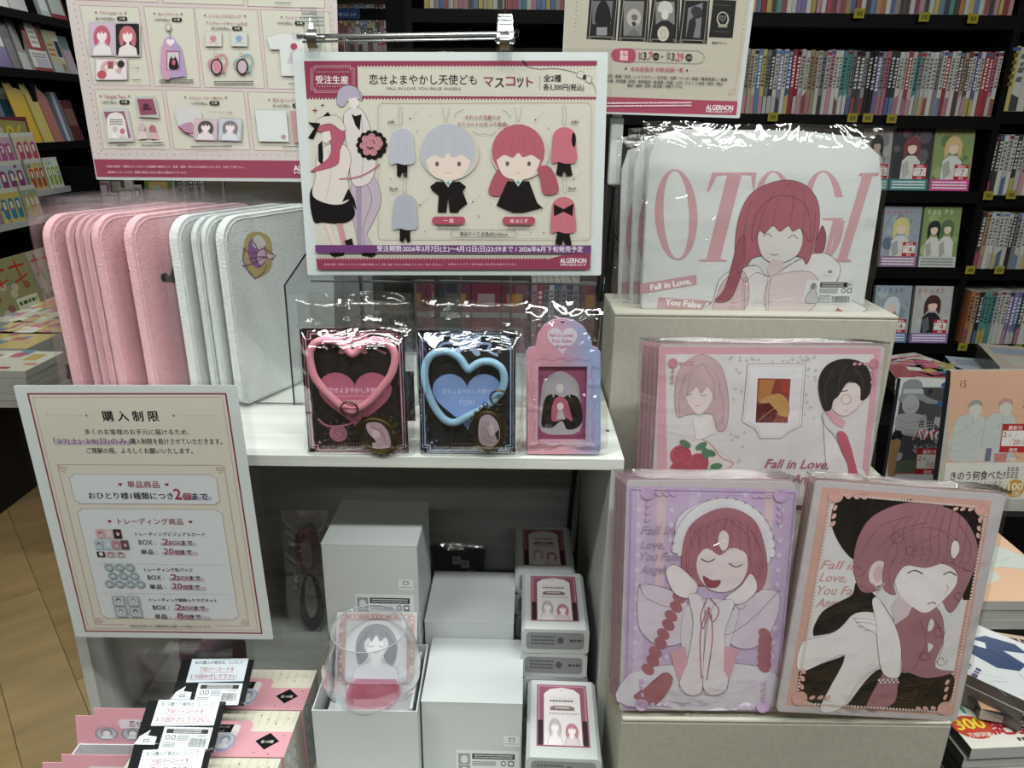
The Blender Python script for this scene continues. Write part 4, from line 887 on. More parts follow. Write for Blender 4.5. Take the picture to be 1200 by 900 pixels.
# opened badge boxes at the left with header cards
def header(A):
    A.unit(100, 46); A.rect(0, 0, 100, 46, '#cf929d'); A.rrect(30, 4, 112, 24, 3, '#c9a9b4'); A.rrect(10, 16, 112, 42, 3, '#c4909c'); A.rrect(32, 5, 112, 20, 3, '#d2c4ca'); A.text('恋せよまやかし天使', 40, 16, 96, 16, '#3a2c34', .01)
    for k in range(4): cx = 20+k*23; A.ell(cx, 29, 10, 10.5, '#6c6c78'); A.ell(cx, 29, 9, 9.5, '#a9aab2'); A.ell(cx, 26, 5, 5.5, '#7c7c86'); A.ell(cx, 28, 3.4, 4, '#cfd0d2'); A.poly([cx-6, 37, cx-3, 32, cx+3, 32, cx+6, 37], '#d0d0d2')
    A.star(5, 40, 1.2, '#3a3034')
for i, (yb, hw) in enumerate(((.640, 0), (.585, .012))):
    cx = -.400-hw*.4; root = empty('open_badge_box', (cx, yb-.03, .7455), '%s opened pink badge box with header card at the left' % ('rear' if i == 0 else 'front'), 'box')
    W2 = .066; zt = .058-.008*i
    for nm, bb in (('back_wall', (-W2, .026, 0, W2, .028, zt)), ('front_wall', (-W2, -.024, 0, W2, -.022, zt*.55)), ('side_wall', (-W2, -.022, 0, -W2+.0015, .026, zt)), ('side_wall', (W2-.0015, -.022, 0, W2, .026, zt)), ('bottom', (-W2, -.022, 0, W2, .026, .0015))):
        b = MB(); b.box(*bb, col='#c9c9cc'); b.build(nm, MT['paper'], root)
    hh = .032; b = MB(); b.prism([(-W2-.002, 0), (W2, 0), (W2, hh+.009), (-W2+.018, hh+.009), (-W2+.018, hh), (-W2-.002, hh)], -.0006, .0006, '#cf929d')
    hd = b.build('header_card', MT['gloss'], root, M=Matrix.Translation((0, .028, zt)) @ Matrix.Rotation(R(78), 4, 'X'))
    A = Art(2*W2-.008, hh); header(A); A.z = 0; q = A.build(hd, 'header_print', 'gloss'); q.matrix_local = Matrix.Translation((.002, hh/2, .0008))
# register notes on black cards, in film, lying over the boxes
def note(c, i, nm):
    M, w_, h_ = pframe(c, .6, 60, 0, Z=.868-.003*i); root = empty('price_note', M, 'white register note with red lines on black card, %s of the three' % nm, 'note')
    b = MB(); b.box(-w_/2, -h_/2, -.003, w_/2, h_/2, -.001, '#161518'); b.build('card', MT['matte'], root)
    A = Art(w_, h_, c); A.unit(100, 90); A.poly([14, 0, 93, -2, 93, 44, 14, 47], '#d3dae2'); A.line([14, 47, 93, 44], .5, '#9aa2b0')
    A.text('BOX購入の場合は、レジにて', 20, 10, 86, 9, '#1d1d22', .015); A.text('下記バーコードを', 28, 24, 76, 23, '#a8303c', .02); A.line([28, 27, 76, 26], .35, '#a8303c'); A.text('１０回かざして下さい', 18, 39, 82, 38, '#a8303c', .02); A.line([18, 42, 82, 41], .35, '#a8303c')
    A.sub(32, 48, 93, 90, 190, 96); A.rect(0, 0, 190, 96, '#cfd4d8'); A.rect(12, 8, 176, 26, '#1d1d20'); A.bars(40, 9, 150, 25, '#c8c8c8', 2); A.ell(24, 42, 9, 9, '#3c3e40'); A.ell(24, 42, 6, 6, '#cfd4d8'); A.rrect(38, 33, 54, 51, 4, '#3c3e40'); A.rrect(41, 36, 51, 48, 3, '#cfd4d8'); A.bars(62, 32, 104, 56, '#55585a', 4); A.bars(12, 62, 60, 80, '#55585a', 3); A.bars(136, 32, 172, 38, '#303234', 1); A.barcode(110, 44, 176, 78, seed=i+3)
    A.unit(100, 90); A.poly([4, 66, 16, 54, 14, 64, 26, 66, 26, 80, 0, 80], '#c9cdd2'); A.rect(10, 70, 18, 76, '#8a8e92'); A.rect(12, 72, 16, 74, '#c9cdd2')
    A.build(root, 'print', 'paper')
    f = crumple(w_+.006, h_+.006, .0022, .0008, i+31, 16, 16); f.build('film_sleeve', MT['note'], root, smooth=True)
note([(216, 774), (299, 771), (283, 828), (196, 824)], 0, 'rearmost')
note([(176, 821), (266, 821), (247, 882), (152, 878)], 1, 'middle')
note([(158, 880), (250, 877), (230, 940), (134, 940)], 2, 'nearest')
# ================================================================ posters
RA, CR, WP, BK, PU = '#923852', '#ccc7b9', '#cbd0d0', '#161317', '#6e3c78'
def sheet(name, c, Y, lean, yaw, label, z=.0005, col=WP, cat='poster', Zb=None):
    M, w_, h_ = pframe(c, Y, lean, yaw, Zb); root = empty(name, M, label, cat)
    b = slab(w_, h_, .0006, col, 0, .002); b.build('paper', MT['laminate'], root); return root, Art(w_, h_, c), w_, h_
def sleeve(root, w_, h_, ex, m='filmsoft', z=.0035, seed=1, off=(0, 0)):
    b = MB(); o = Vector((seed*9, 0, 0))
    def fn(u, v):
        x, y = (u-.5)*(w_+2*ex)+off[0], (v-.5)*(h_+2*ex)+off[1]; return (x, y, z+.0008*noise.noise(o+Vector((x*14, y*14, 0))))
    b.grid(fn, 18, 18); x0, x1, y0, y1 = -(w_/2+ex)+off[0], (w_/2+ex)+off[0], -(h_/2+ex)+off[1], (h_/2+ex)+off[1]
    b.quad((x0, y0, -.002), (x1, y0, -.002), (x1, y1, -.002), (x0, y1, -.002)); return b.build('clear_sleeve', MT[m], root, smooth=True)
def star8(A, x, y, r, c): A.star(x, y, r, c)
def lattice(A, x0, y0, x1, y1, st, col, wd):
    z0 = A.z+A.DZ
    for sg in (1, -1):
        k = -(y1-y0)
        while k < (x1-x0):
            ax, ay, bx_, by_ = x0+k, (y0 if sg == 1 else y1), x0+k+(y1-y0), (y1 if sg == 1 else y0)
            if ax < x0: t = (x0-ax)/(bx_-ax); ay += (by_-ay)*t; ax = x0
            if bx_ > x1: t = (x1-ax)/(bx_-ax); by_ = ay+(by_-ay)*t; bx_ = x1
            if bx_ > ax: A.z = z0; A.line([(ax, ay), (bx_, by_)], wd, col)
            k += st
    A.z = z0+A.DZ*2
# ---- middle landscape poster
c = [(343, 60), (712, 62), (705, 322), (360, 323)]
root, A, w_, h_ = sheet('poster', c, .765, 4.5, 0, 'middle landscape poster with two plush dolls and long purple date band')
A.crop(340, 40, .3223)
A.poly([52,95, 1115,99, 1092,852, 100,857], CR); lattice(A, 70, 236, 1108, 764, 38, '#c9b9ae', .22); lattice(A, 256, 116, 1108, 218, 38, '#c9b9ae', .2)
A.poly([52,95, 1115,99, 1114,116, 248,112, 250,222, 1112,229, 1112,236, 61,228], RA)
for k in range(72): A.ell(256+k*11.95, 114+.02*k, 4.6, 4.2, RA, n=6); A.z -= A.DZ
for k in range(88): A.ell(66+k*11.95, 229.5+.05*k, 5, 6.5, RA, n=6); A.z -= A.DZ
A.z += A.DZ; A.dots(262, 124, 1104, 128, 70, 1.6, '#5c4a4c'); A.dots(262, 212, 1104, 220, 70, 1.4, '#8a6a6c')
for q, wd in ((0, .35), (7, .25)):
    A.line([78+q, 122+q, 92, 122+q, 92, 113+q, 222, 113+q, 222, 122+q, 236-q, 122+q, 236-q, 200-q, 222, 200-q, 222, 209-q, 92, 209-q, 92, 200-q, 78+q, 200-q], wd, '#dcbfc4', True)
A.dots(100, 135, 214, 135, 13, 2, '#dcbfc4'); A.dots(100, 188, 214, 188, 13, 2, '#dcbfc4')
A.text('受注生産', 96, 176, 215, 177, '#e3d8d6', .03)
A.text('恋せよまやかし天使ども', 291, 178, 682, 181, '#231b20', .012, h=34)
for ch, x0, x1, cc, yb in (('マ', 708, 742, RA, 189), ('ス', 748, 780, '#231b20', 193), ('コ', 788, 820, RA, 188), ('ッ', 828, 850, '#231b20', 190), ('ト', 862, 885, RA, 190)): A.text(ch, x0, yb, x1, yb, cc, .03, h=32)
A.text('FALL IN LOVE, YOU FALSE ANGELS', 355, 201, 624, 203, '#6b5a60', h=10); A.line([910, 150, 909, 204], .3, '#4a4044')
A.text('全2種', 923, 171, 986, 172, '#231b20', .02); A.text('各3,300円(税込)', 922, 202, 1068, 204, '#231b20', .02, h=22)
A.line([848,97, 858,116, 905,128, 960,126, 1020,136, 1048,148], .45, '#2b2428', sm=True); A.line([1090,166, 1104,190, 1112,216], .4, '#2b2428', sm=True); A.line([846,96, 862,112], 1.2, '#2b2428')
A.poly([1044,140, 1060,134, 1070,146, 1062,164, 1042,156], '#c9c5c0'); A.poly([1076,150, 1098,158, 1092,182, 1074,172], '#c9c5c0'); A.line([1044,140, 1060,134, 1070,146, 1062,164, 1042,156], .35, '#2b2428', True); A.line([1076,150, 1098,158, 1092,182, 1074,172], .35, '#2b2428', True); A.ell(1070, 158, 7, 9, '#3a3236')
A.rrect(322, 250, 1094, 748, 18, '#b58a84', .35); A.rrect(330, 240, 1102, 740, 18, '#d0b4a8', .2)
star8(A, 92, 275, 12, RA); star8(A, 120, 256, 8, BK)
# generic stand-in couple: pale suit, dark skirt, bouquet, no faces
A.ol = (.28, '#3c3038')
A.poly([232,520, 300,505, 334,600, 300,690, 282,730, 312,790, 262,800, 236,700, 222,620], '#b9a6b4', True); A.poly([240,540, 262,530, 262,790, 246,790], '#a08aa0'); A.line([268,520, 300,600, 268,700, 276,790], .4, '#4a3c46', sm=True)
A.poly([196,300, 226,268, 262,272, 292,330, 300,400, 316,470, 290,540, 230,545, 214,440], '#d2c7c6', True); A.line([196,300, 226,268, 262,272, 292,330, 300,400, 316,470, 290,540, 230,545, 214,440], .4, '#3c3038', True, True); A.poly([226,288, 240,296, 262,290, 256,350, 240,330], BK); A.line([262,292, 270,420, 262,530], .35, '#3c3038')
A.poly([172,232, 180,200, 210,184, 244,192, 262,214, 264,240, 244,232, 214,240, 196,262, 176,256], '#aca2b6', True); A.poly([214,234, 246,228, 254,252, 240,272, 222,268], '#dccfc9'); A.line([172,232, 180,200, 210,184, 244,192, 264,240], .35, '#55475a', sm=True)
A.poly([78,560, 170,566, 228,620, 234,664, 190,688, 120,684, 84,676], BK, True); A.poly([126,690, 150,690, 160,740, 184,790, 160,796, 148,750], '#d9c4bf'); A.poly([170,688, 190,688, 206,750, 196,790], '#c48a92')
A.poly([142,800, 180,776, 200,792, 196,806, 160,812], BK); A.poly([198,752, 226,742, 232,768, 208,774], BK); A.poly([262,806, 270,788, 302,786, 316,802, 300,812], BK)
A.poly([100,440, 140,400, 200,402, 224,450, 212,520, 218,600, 160,620, 84,590, 92,520], '#d6cbc4', True); A.line([100,440, 140,400, 200,402, 224,450, 212,520, 218,600, 160,620, 84,590, 92,520], .4, '#3c3038', True, True); A.line([140,420, 150,500, 130,600], .3, '#8a7478', sm=True)
A.poly([104,400, 118,386, 122,440, 120,480, 104,460], BK); A.poly([100,350, 110,316, 150,306, 196,330, 202,370, 184,420, 176,470, 130,490, 76,498, 140,450, 150,400, 134,360], '#b4566c', True); A.poly([118,356, 146,350, 152,380, 134,396, 118,386], '#dccfc9')
A.poly([98,310, 140,292, 180,300, 204,340, 190,350, 150,324, 106,330], '#cfc6bc', True); A.line([98,310, 140,292, 180,300, 204,340, 190,350, 150,324, 106,330], .4, '#3c3038', True, True); A.poly([66,318, 112,322, 86,380, 66,376, 90,340], BK); A.poly([120,298, 140,280, 150,296], BK)
A.poly([190,610, 214,560, 236,600, 244,640, 214,600], BK); A.line([330,470, 290,500, 240,520, 180,526], 1.5, '#b46a7c', sm=True)
for k in range(14): a = k*.449; A.ell(300+46*math.cos(a), 402+44*math.sin(a), 12, 12, BK, n=8)
A.ell(300, 402, 48, 46, BK)
for x, y in ((278,380),(300,372),(322,384),(270,404),(296,398),(320,408),(282,426),(306,428),(328,396)): A.rose(x, y, 14, '#c98a92', '#8f4456', .3)
A.ol = None
def doll(cx, cy, s, hair, body, skirt, long=False, back=False):
    sh = '#b8aea8'; A.ell(cx+6, cy+6, 108*s, 100*s, '#c2bab0')
    if long: A.poly([cx-70*s,cy+60*s, cx-110*s,cy+150*s, cx-60*s,cy+162*s, cx-30*s,cy+100*s], mixc(hair, '#000000', .15), True); A.poly([cx+70*s,cy+60*s, cx+80*s,cy+100*s, cx+95*s,cy+158*s, cx+150*s,cy+146*s, cx+120*s,cy+60*s], mixc(hair, '#000000', .15), True)
    A.poly([cx-40*s,cy+110*s, cx+40*s,cy+110*s, cx+70*s,cy+190*s] + ([cx+90*s,cy+208*s, cx+20*s,cy+226*s, cx-20*s,cy+226*s, cx-80*s,cy+200*s] if skirt else [cx+30*s,cy+220*s, cx+40*s,cy+214*s, cx+38*s,cy+222*s, cx+6*s,cy+222*s, cx,cy+170*s, cx-6*s,cy+222*s, cx-38*s,cy+222*s, cx-34*s,cy+160*s, cx-60*s,cy+140*s]), body)
    if not skirt: A.poly([cx-40*s,cy+108*s, cx-66*s,cy+128*s, cx-50*s,cy+150*s, cx-26*s,cy+130*s], body); A.poly([cx+40*s,cy+108*s, cx+66*s,cy+128*s, cx+50*s,cy+150*s, cx+26*s,cy+130*s], body)
    A.poly([cx-18*s,cy+104*s, cx+18*s,cy+104*s, cx,cy+130*s], '#d4d0cc'); A.ell(cx, cy+116*s, 6*s, 7*s, '#5fa0a4')
    A.ell(cx, cy, 98*s, 100*s, hair)
    if not back:
        A.poly([cx-80*s,cy+20*s, cx-40*s,cy+2*s, cx+40*s,cy+2*s, cx+82*s,cy+20*s, cx+60*s,cy+82*s, cx+20*s,cy+104*s, cx-20*s,cy+104*s, cx-60*s,cy+82*s], '#dcc9bd', True)
        A.poly([cx-86*s,cy+30*s, cx-80*s,cy-50*s, cx,cy-90*s, cx+80*s,cy-50*s, cx+86*s,cy+30*s, cx+50*s,cy+14*s, cx+18*s,cy+22*s, cx,cy+6*s, cx-20*s,cy+24*s, cx-52*s,cy+14*s], hair, True)
        A.ell(cx-40*s, cy+46*s, 7*s, 9*s, '#6a5358', n=10); A.ell(cx+40*s, cy+46*s, 7*s, 9*s, '#6a5358', n=10); A.line([cx-10*s, cy+76*s, cx, cy+80*s, cx+10*s, cy+76*s], .3, '#8c4450', sm=True)
    for q in (-50, -20, 20, 50): A.line([cx+q*s, cy-70*s+abs(q)*s*.5, cx+q*1.3*s, cy+6*s], .22, mixc(hair, '#000000', .35))
doll(578, 425, 1.0, '#b2b2bc', BK, False); doll(832, 425, .98, '#b45a68', BK, True, True)
def mini(cx, cy, hair, dress, bow=False, side=False):
    A.poly([cx-20,cy+50, cx+18,cy+50, cx+(30 if dress else 18),cy+108, cx+8,cy+112, cx,cy+90, cx-8,cy+112, cx-(30 if dress else 20),cy+104], BK)
    A.poly([cx-44,cy, cx-36,cy-48, cx,cy-66, cx+36,cy-48, cx+42,cy, cx+44,cy+56, cx+10,cy+66, cx-20,cy+60, cx-46,cy+62], hair, True)
    A.line([cx-14,cy-40, cx-10,cy+40], .2, mixc(hair, '#000000', .3)); A.line([cx+14,cy-40, cx+16,cy+40], .2, mixc(hair, '#000000', .3))
    if bow: A.poly([cx-36,cy-40, cx,cy-22, cx+36,cy-42, cx+32,cy+4, cx,cy-12, cx-34,cy+4], BK)
    if side: A.ell(cx+34, cy-20, 8, 26, BK)
mini(412, 408, '#b4b4c0', False); mini(422, 646, '#a9aab6', False); mini(998, 404, '#c46a78', True, side=True); mini(996, 656, '#c46a78', True, bow=True)
for x, y in ((405, 262), (998, 262), (420, 506), (1000, 506)): A.rrect(x-6, y, x+6, y+68, 6, '#8a8480', .35)
for x in (570, 832):
    for k in range(8): A.ell(x-13+k*1.4, 268+k*7, 1.8, 1.8, '#6a6466', n=6); A.ell(x+13-k*1.4, 268+k*7, 1.8, 1.8, '#6a6466', n=6)
for t_, x0, y0, x1 in (('side', 360, 322, 384), ('side', 1022, 324, 1048), ('Back', 366, 566, 396), ('Back', 1014, 564, 1042)): A.text(t_, x0, y0, x1, y0, '#3a3236', .02); A.line([x0-2, y0+7, x1+14 if x0 < 500 else x1-4, y0+7], .2, '#6a6064')
A.text('やわらか手触りの', 640, 308, 768, 309, '#a04a5c', .02); A.text('マスコットになって登場♪', 611, 333, 795, 334, '#a04a5c', .02)
A.line([600,300, 612,284, 636,274], .4, '#6a5a5c', sm=True); A.line([772,274, 790,284, 806,304], .4, '#6a5a5c', sm=True); A.line([666,354, 690,364, 712,362, 734,366, 752,354], .4, '#6a5a5c', sm=True)
for x, y in ((440, 306), (894, 312), (1032, 526), (476, 620), (668, 608), (918, 632)): A.ell(x, y, 3, 3, '#2b2428', n=8); A.line([x+4, y-5, x+30, y-28], .18, '#7a6c6c')
for x, y, q in ((466, 352, 5), (940, 342, 5), (370, 526, 5), (690, 660, 6), (494, 716, 5), (734, 615, 4), (736, 690, 4), (924, 720, 6), (516, 296, 3), (1064, 300, 3), (878, 720, 4)): star8(A, x, y, q, '#8c3a4a')
for x0, x1, t_ in ((520, 640, '一 紺'), (776, 894, '桂 おとぎ')):
    A.poly([x0+8,662, x1-8,662, x1,670, x1,682, x1-8,690, x0+8,690, x0,682, x0,670], '#b24a60'); m_ = (x0+x1)/2; hw = 18 if x0 < 600 else 32; A.text(t_, m_-hw, 683, m_+hw, 683, '#e3d0d0', .02); A.bars(m_-40, 696, m_+40, 704, '#7a6a6c', 1)
A.rrect(588, 710, 826, 737, 13, '#3a3236', .35); A.text('商品サイズ:全長(約)140mm', 622, 730, 794, 731, '#2b2428', .02)
A.poly([92,767, 1096,765, 1095,794, 94,795], PU); A.text('受注期間:2026年3月7日(土)～4月12日(日)23:59まで / 2026年6月下旬発売予定', 320, 788, 1066, 788, '#e6dfe6', .015, h=20)
A.dots(104, 808, 950, 806, 70, 1.6, '#5c4a4c'); A.poly([96,820, 940,816, 990,802, 1040,797, 1094,796, 1092,852, 100,857], RA); A.dots(100, 818, 930, 815, 76, 4, RA)
A.text('※商品の発売・仕様などにつきましては諸般の事情により、変更・延期・中止になる場合がございます。予めご了承下さい。', 124, 841, 560, 840, '#dbb9c0'); A.text('※画像はイメージです。実際の商品とは多少異なる場合がございます。', 578, 839, 826, 838, '#dbb9c0')
A.text('ALGERNON', 984, 829, 1078, 829, '#e8dde0', .03, h=17); A.text('PRODUCT', 986, 840, 1078, 840, '#e8dde0', .01, h=8)
A.build(root, 'print', 'laminate'); sleeve(root, w_, h_, .0035, off=(.001, 0))

# ---- upper left poster
BP = [(78.6, 0), (391, 0), (403, 216), (109, 208)]
c = [(62, -115), (384, -118), (403.5, 216), (109, 208)]
root, A, w_, h_ = sheet('poster', c, 1.02, 0, 0, 'large cream poster at upper left showing boxed goods with prices', col='#b4b8b8')
A.crop(70, 0, .2445)
bt_ = lambda x, y0, y1, wd: None
A.poly([-10,-440, 1260,-440, 1330,0, 1345,862, 160,838, 148,752, 36,0], '#bdb0ae'); A.poly([148,752, 1350,778, 1360,866, 163,838], '#8c3850')
def cell(q): A.poly(q, '#bfbbae'); A.line(q, .45, '#8c4450', True)
for q in ([98,22, 372,30, 423,404, 152,396], [397,26, 632,32, 660,412, 444,406], [637,30, 938,40, 971,418, 682,412], [955,38, 1290,48, 1318,428, 988,420], [158,420, 476,424, 513,710, 196,702], [494,424, 868,434, 898,718, 532,710], [888,436, 1290,446, 1316,730, 918,720],
          [60,-300, 462,-290, 464,6, 78,-4], [484,-290, 870,-280, 872,18, 488,8], [892,-280, 1250,-270, 1270,30, 894,22]): cell(q)
for k in range(24): A.ell(72+k*5.0+(0 if k else 0), 15+k*30.2, 2.6, 2.6, '#4a3a40', n=6)
for k in range(34): A.ell(172+k*36, 728+k*.7, 2.4, 2.4, '#4a3a40', n=6)
for k in range(24): A.ell(1300+k*2.2, 20+k*31, 2.4, 2.4, '#4a3a40', n=6)
def head(t_, x0, x1, y, pr_, px0, px1, n_, t2=None):
    A.text(t_, x0, y, x1, y+2, '#a04458', .012); A.star(x0-18, y-9, 6, '#5c3a44', .5); A.star(x1+16, y-7, 6, '#5c3a44', .5)
    yy = y+25 if not t2 else y+58
    if t2: A.text(t2, x0-14, y+34, x1+26, y+38, '#a04458', .012); 
    A.text(pr_, px0, yy, px1, yy+2, '#3a3034', .01); A.rrect(px1+10, yy-14, px1+58, yy+4, 8, '#151316'); A.text(n_, px1+20, yy, px1+48, yy, '#bfbbae', .02)
head('アクリルボード', 192, 296, 64, '各2,750円(税込)', 172, 262, '全3種'); head('カードケース', 466, 560, 68, '1,650円(税込)', 446, 520, '全1種'); head('シリコンスマホリング', 706, 864, 76, '各3,200円(税込)', 718, 808, '全2種', 'アンティークチャーム付き'); head('Tシャツ', 1076, 1134, 82, '4,950円(税込)', 1036, 1112, '全4種')
head('「Angels Tea」', 206, 306, 460, '1,080円(税込)', 192, 266, '全1種'); head('グラス(コースター2枚付き)', 606, 768, 468, '2,750円(税込)', 618, 694, '全1種'); head('恋するハンドタオル', 1012, 1170, 482, '各1,650円(税込)', 1012, 1098, '全2種')
def thumb(x0, y0, x1, y1, bg, hair, cloth='#cfc8cc', rot=0, fr='#a9a2a8'):
    m = A.sub(x0, y0, x1, y1, 100, 132, rot); A.rrect(-5, -5, 105, 137, 8, fr); A.rrect(0, 0, 100, 132, 8, bg); bust(A, hair, '#d8c8c8', cloth, '#5a3a48', False); A.map = m
thumb(146, 106, 256, 256, '#b8a2b8', '#b4566c'); thumb(266, 108, 376, 260, '#1d1b1e', '#b8606c', '#cfc4c4'); thumb(172, 274, 312, 372, '#cfcac6', '#c49aa0')
A.ell(288, 300, 17, 18, '#2c282c'); A.rect(226, 288, 252, 322, '#8c4a44'); A.rose(198, 350, 22, '#b84a5c', '#7c2c40', .2); A.line([176, 274, 312, 276, 318, 372], .6, '#b87a88'); A.line([330, 300, 372, 320], .2, '#6a5c60'); A.text('パール調', 334, 322, 372, 322, '#6a5c60'); A.bars(334, 372, 384, 378, '#3a3034', 1)
A.ell(514, 125, 14, 18, '#6a6466'); A.ell(514, 125, 11, 15, '#bfbbae'); A.line([519, 142, 522, 168], 1.0, '#6a6466')
A.poly([482,356, 480,230, 490,208, 494,186, 520,168, 546,184, 556,212, 572,220, 594,350, 582,360], '#a08ab4', True); A.poly([482,356, 482,230, 500,190, 520,180, 520,360], '#b88aa4', True); A.heart(523, 196, 20, '#d6ccd4'); A.rect(502, 236, 568, 332, '#9c5a80'); A.rect(508, 244, 562, 326, '#bcb4bc'); A.poly([516,322, 520,276, 536,256, 552,276, 560,322], '#1d1a1e', True); A.ell(537, 292, 9, 14, '#b4566c'); A.ell(536, 264, 8, 10, '#b0acb4'); A.bars(468, 372, 630, 392, '#3a3034', 2)
for x, cc, c2 in ((726, '#b86a7c', '#c47a88'), (850, '#6a8cb4', '#7c9ca4')):
    A.rect(x-38, 144, x+42, 216, '#bdbcb6'); A.line([x-38, 144, x+42, 146, x+42, 216, x-36, 214], .3, '#8a8a8a', True); A.rose(x+2, 178, 16, cc, '#bdbcb6', .2); A.line([x-20, 202, x, 192, x+24, 204], .7, cc); A.line([x+2, 214, x+4, 240], .5, '#9a9a98')
    A.heart(x+26, 300, 48, None, c2, 2.0, -30); A.ell(x+12, 256, 9, 9, '#8a7a60'); A.ell(x+12, 256, 6, 6, '#bfbbae'); A.ell(x+16, 314, 29, 40, '#2b2326'); A.ell(x+16, 314, 22, 32, '#b89098'); A.poly([x+2,300, x+16,284, x+30,296, x+32,330, x+10,336], '#c4728a' if x < 800 else '#b4a0ac', True)
A.bars(730, 380, 920, 402, '#3a3034', 2)
A.poly([985,172, 1040,156, 1068,148, 1100,158, 1150,148, 1240,160, 1240,210, 1190,220, 1190,360, 1056,358, 1048,230, 1002,230], '#c6c6c6'); A.line([985,172, 1040,156, 1068,148, 1100,158, 1150,148], .3, '#8a8a8a'); A.line([985,172, 1002,230, 1048,232, 1056,358], .3, '#8a8a8a'); A.poly([1084,300, 1100,250, 1120,226, 1140,300], '#b8a8b0'); A.ell(1118, 216, 17, 17, '#a83c54'); A.bars(1090, 392, 1130, 400, '#3a3034', 1)
A.poly([196,506, 314,506, 345,670, 218,672], '#b0b0b0'); A.poly([204,526, 300,524, 330,652, 232,656], '#8a5468'); A.poly([224,654, 216,560, 232,536, 262,528, 290,538, 304,570, 316,652], '#cfc8c4'); A.bars(232, 560, 292, 590, '#5a4a50', 3); A.ell(256, 610, 12, 14, '#b8a8b0'); A.ell(290, 620, 12, 14, '#b4667a'); A.poly([236,654, 250,626, 270,654], '#d8d0d0'); A.poly([272,654, 290,632, 312,654], '#c4b0b8')
A.poly([350,456, 448,452, 466,558, 368,552], '#a8a8a4'); A.poly([362,466, 436,466, 456,542, 376,544], '#85445c'); A.ell(404, 500, 15, 12, '#4c2434'); A.rect(386, 510, 430, 520, '#4c2434')
A.ell(382, 600, 16, 20, '#b8a0a4'); A.ell(432, 610, 16, 20, '#a85a70'); A.poly([360,660, 372,620, 396,620, 410,655], '#cdb4b8'); A.poly([414,655, 424,626, 446,628, 470,664], '#c49aa4'); A.poly([352,672, 480,664, 484,672], '#c8c4be'); A.bars(264, 682, 312, 690, '#3a3034', 1); A.bars(378, 684, 488, 692, '#3a3034', 1)
A.poly([546,512, 640,506, 670,560, 640,640, 600,634, 560,604], '#bdbabc', True); A.poly([556,600, 620,580, 628,634, 590,632], '#a87c98', True); A.line([556,600, 588,628, 626,636], 1.4, '#7a1c38', sm=True)
thumb(634, 566, 738, 664, '#b8a8ac', '#4c484e', '#c8c4c8', 2, '#b89aa0'); thumb(752, 566, 856, 668, '#b4b4bc', '#77747c', '#c4c4cc', 3, '#9a9cac'); A.text('コースターを外した状態', 700, 534, 816, 540, '#6a5c60'); A.bars(616, 692, 812, 702, '#3a3034', 1)
A.poly([925,522, 1078,526, 1092,680, 942,676], '#c4c8c6'); A.line([925,522, 1078,526, 1092,680, 942,676], .3, '#6a6a6a', True); A.poly([1098,528, 1200,532, 1216,690, 1112,684], '#b08484'); A.rose(1064, 656, 13, '#b48a94', '#7c4a5c', .2); A.bars(1060, 700, 1140, 708, '#3a3034', 1)
A.text('※商品の発売・仕様などにつきましては諸般の事情により、変更・延期・中止になる場合がございます。予めご了承下さい。', 212, 792, 870, 806, '#dbb9c0', h=11); A.text('※画像はイメージです。実際の商品とは多少異なる場合がございます。', 216, 820, 596, 828, '#dbb9c0', h=11)
A.text('ALGERNON', 1114, 822, 1290, 826, '#e0d0d4', .03, h=26); A.text('PRODUCT', 1116, 838, 1288, 842, '#e0d0d4', h=11)
A.bars(1028, 2, 1108, 10, '#3a3034', 1)
A.build(root, 'print', 'paper')
rr = empty('poster_pole', (-.39, 1.035, ZT), 'thin steel pole holding the large cream poster, mostly hidden', 'pole'); tubeo('pole', [(-.39, 1.035, ZT+.002), (-.39, 1.035, 1.62)], .003, 'chrome', rr); b = MB(); b.box(-.42, 1.01, ZT+.0005, -.36, 1.049, ZT+.0025); b.build('foot', MT['pole'], rr, world=True)

# ---- upper right poster
c = [(659, -150), (908, -143), (861.5, 139), (664, 129.5)]
c = [(664.5, -140), (905, -133), (863, 139), (660, 131)]
root, A, w_, h_ = sheet('poster', c, .96, 0, 0, 'portrait cream poster at upper right with five dark cards and dates', col='#b0b3b3'); A.crop(650, 0, .2083)
A.poly([60,-660, 1190,-650, 1100,0, 1003,640, 60,610], '#a69e90'); A.poly([60,540, 1014,578, 1004,652, 58,622], '#94384e')
A.dots(128, -100, 118, 200, 14, 3, '#4a3a40'); A.dots(1092, -60, 1048, 215, 11, 3, '#4a3a40'); A.line([126, 205, 118, 280], .8, '#b09a84'); A.line([1048, 225, 1000, 530], .5, '#a8705c'); A.line([836, 536, 962, 546], .8, '#b09a84')
A.line([962, 548, 976, 520, 1000, 512], .5, '#a04a4c', sm=True); A.line([966, 540, 990, 540, 996, 526], .5, '#a04a4c', sm=True)
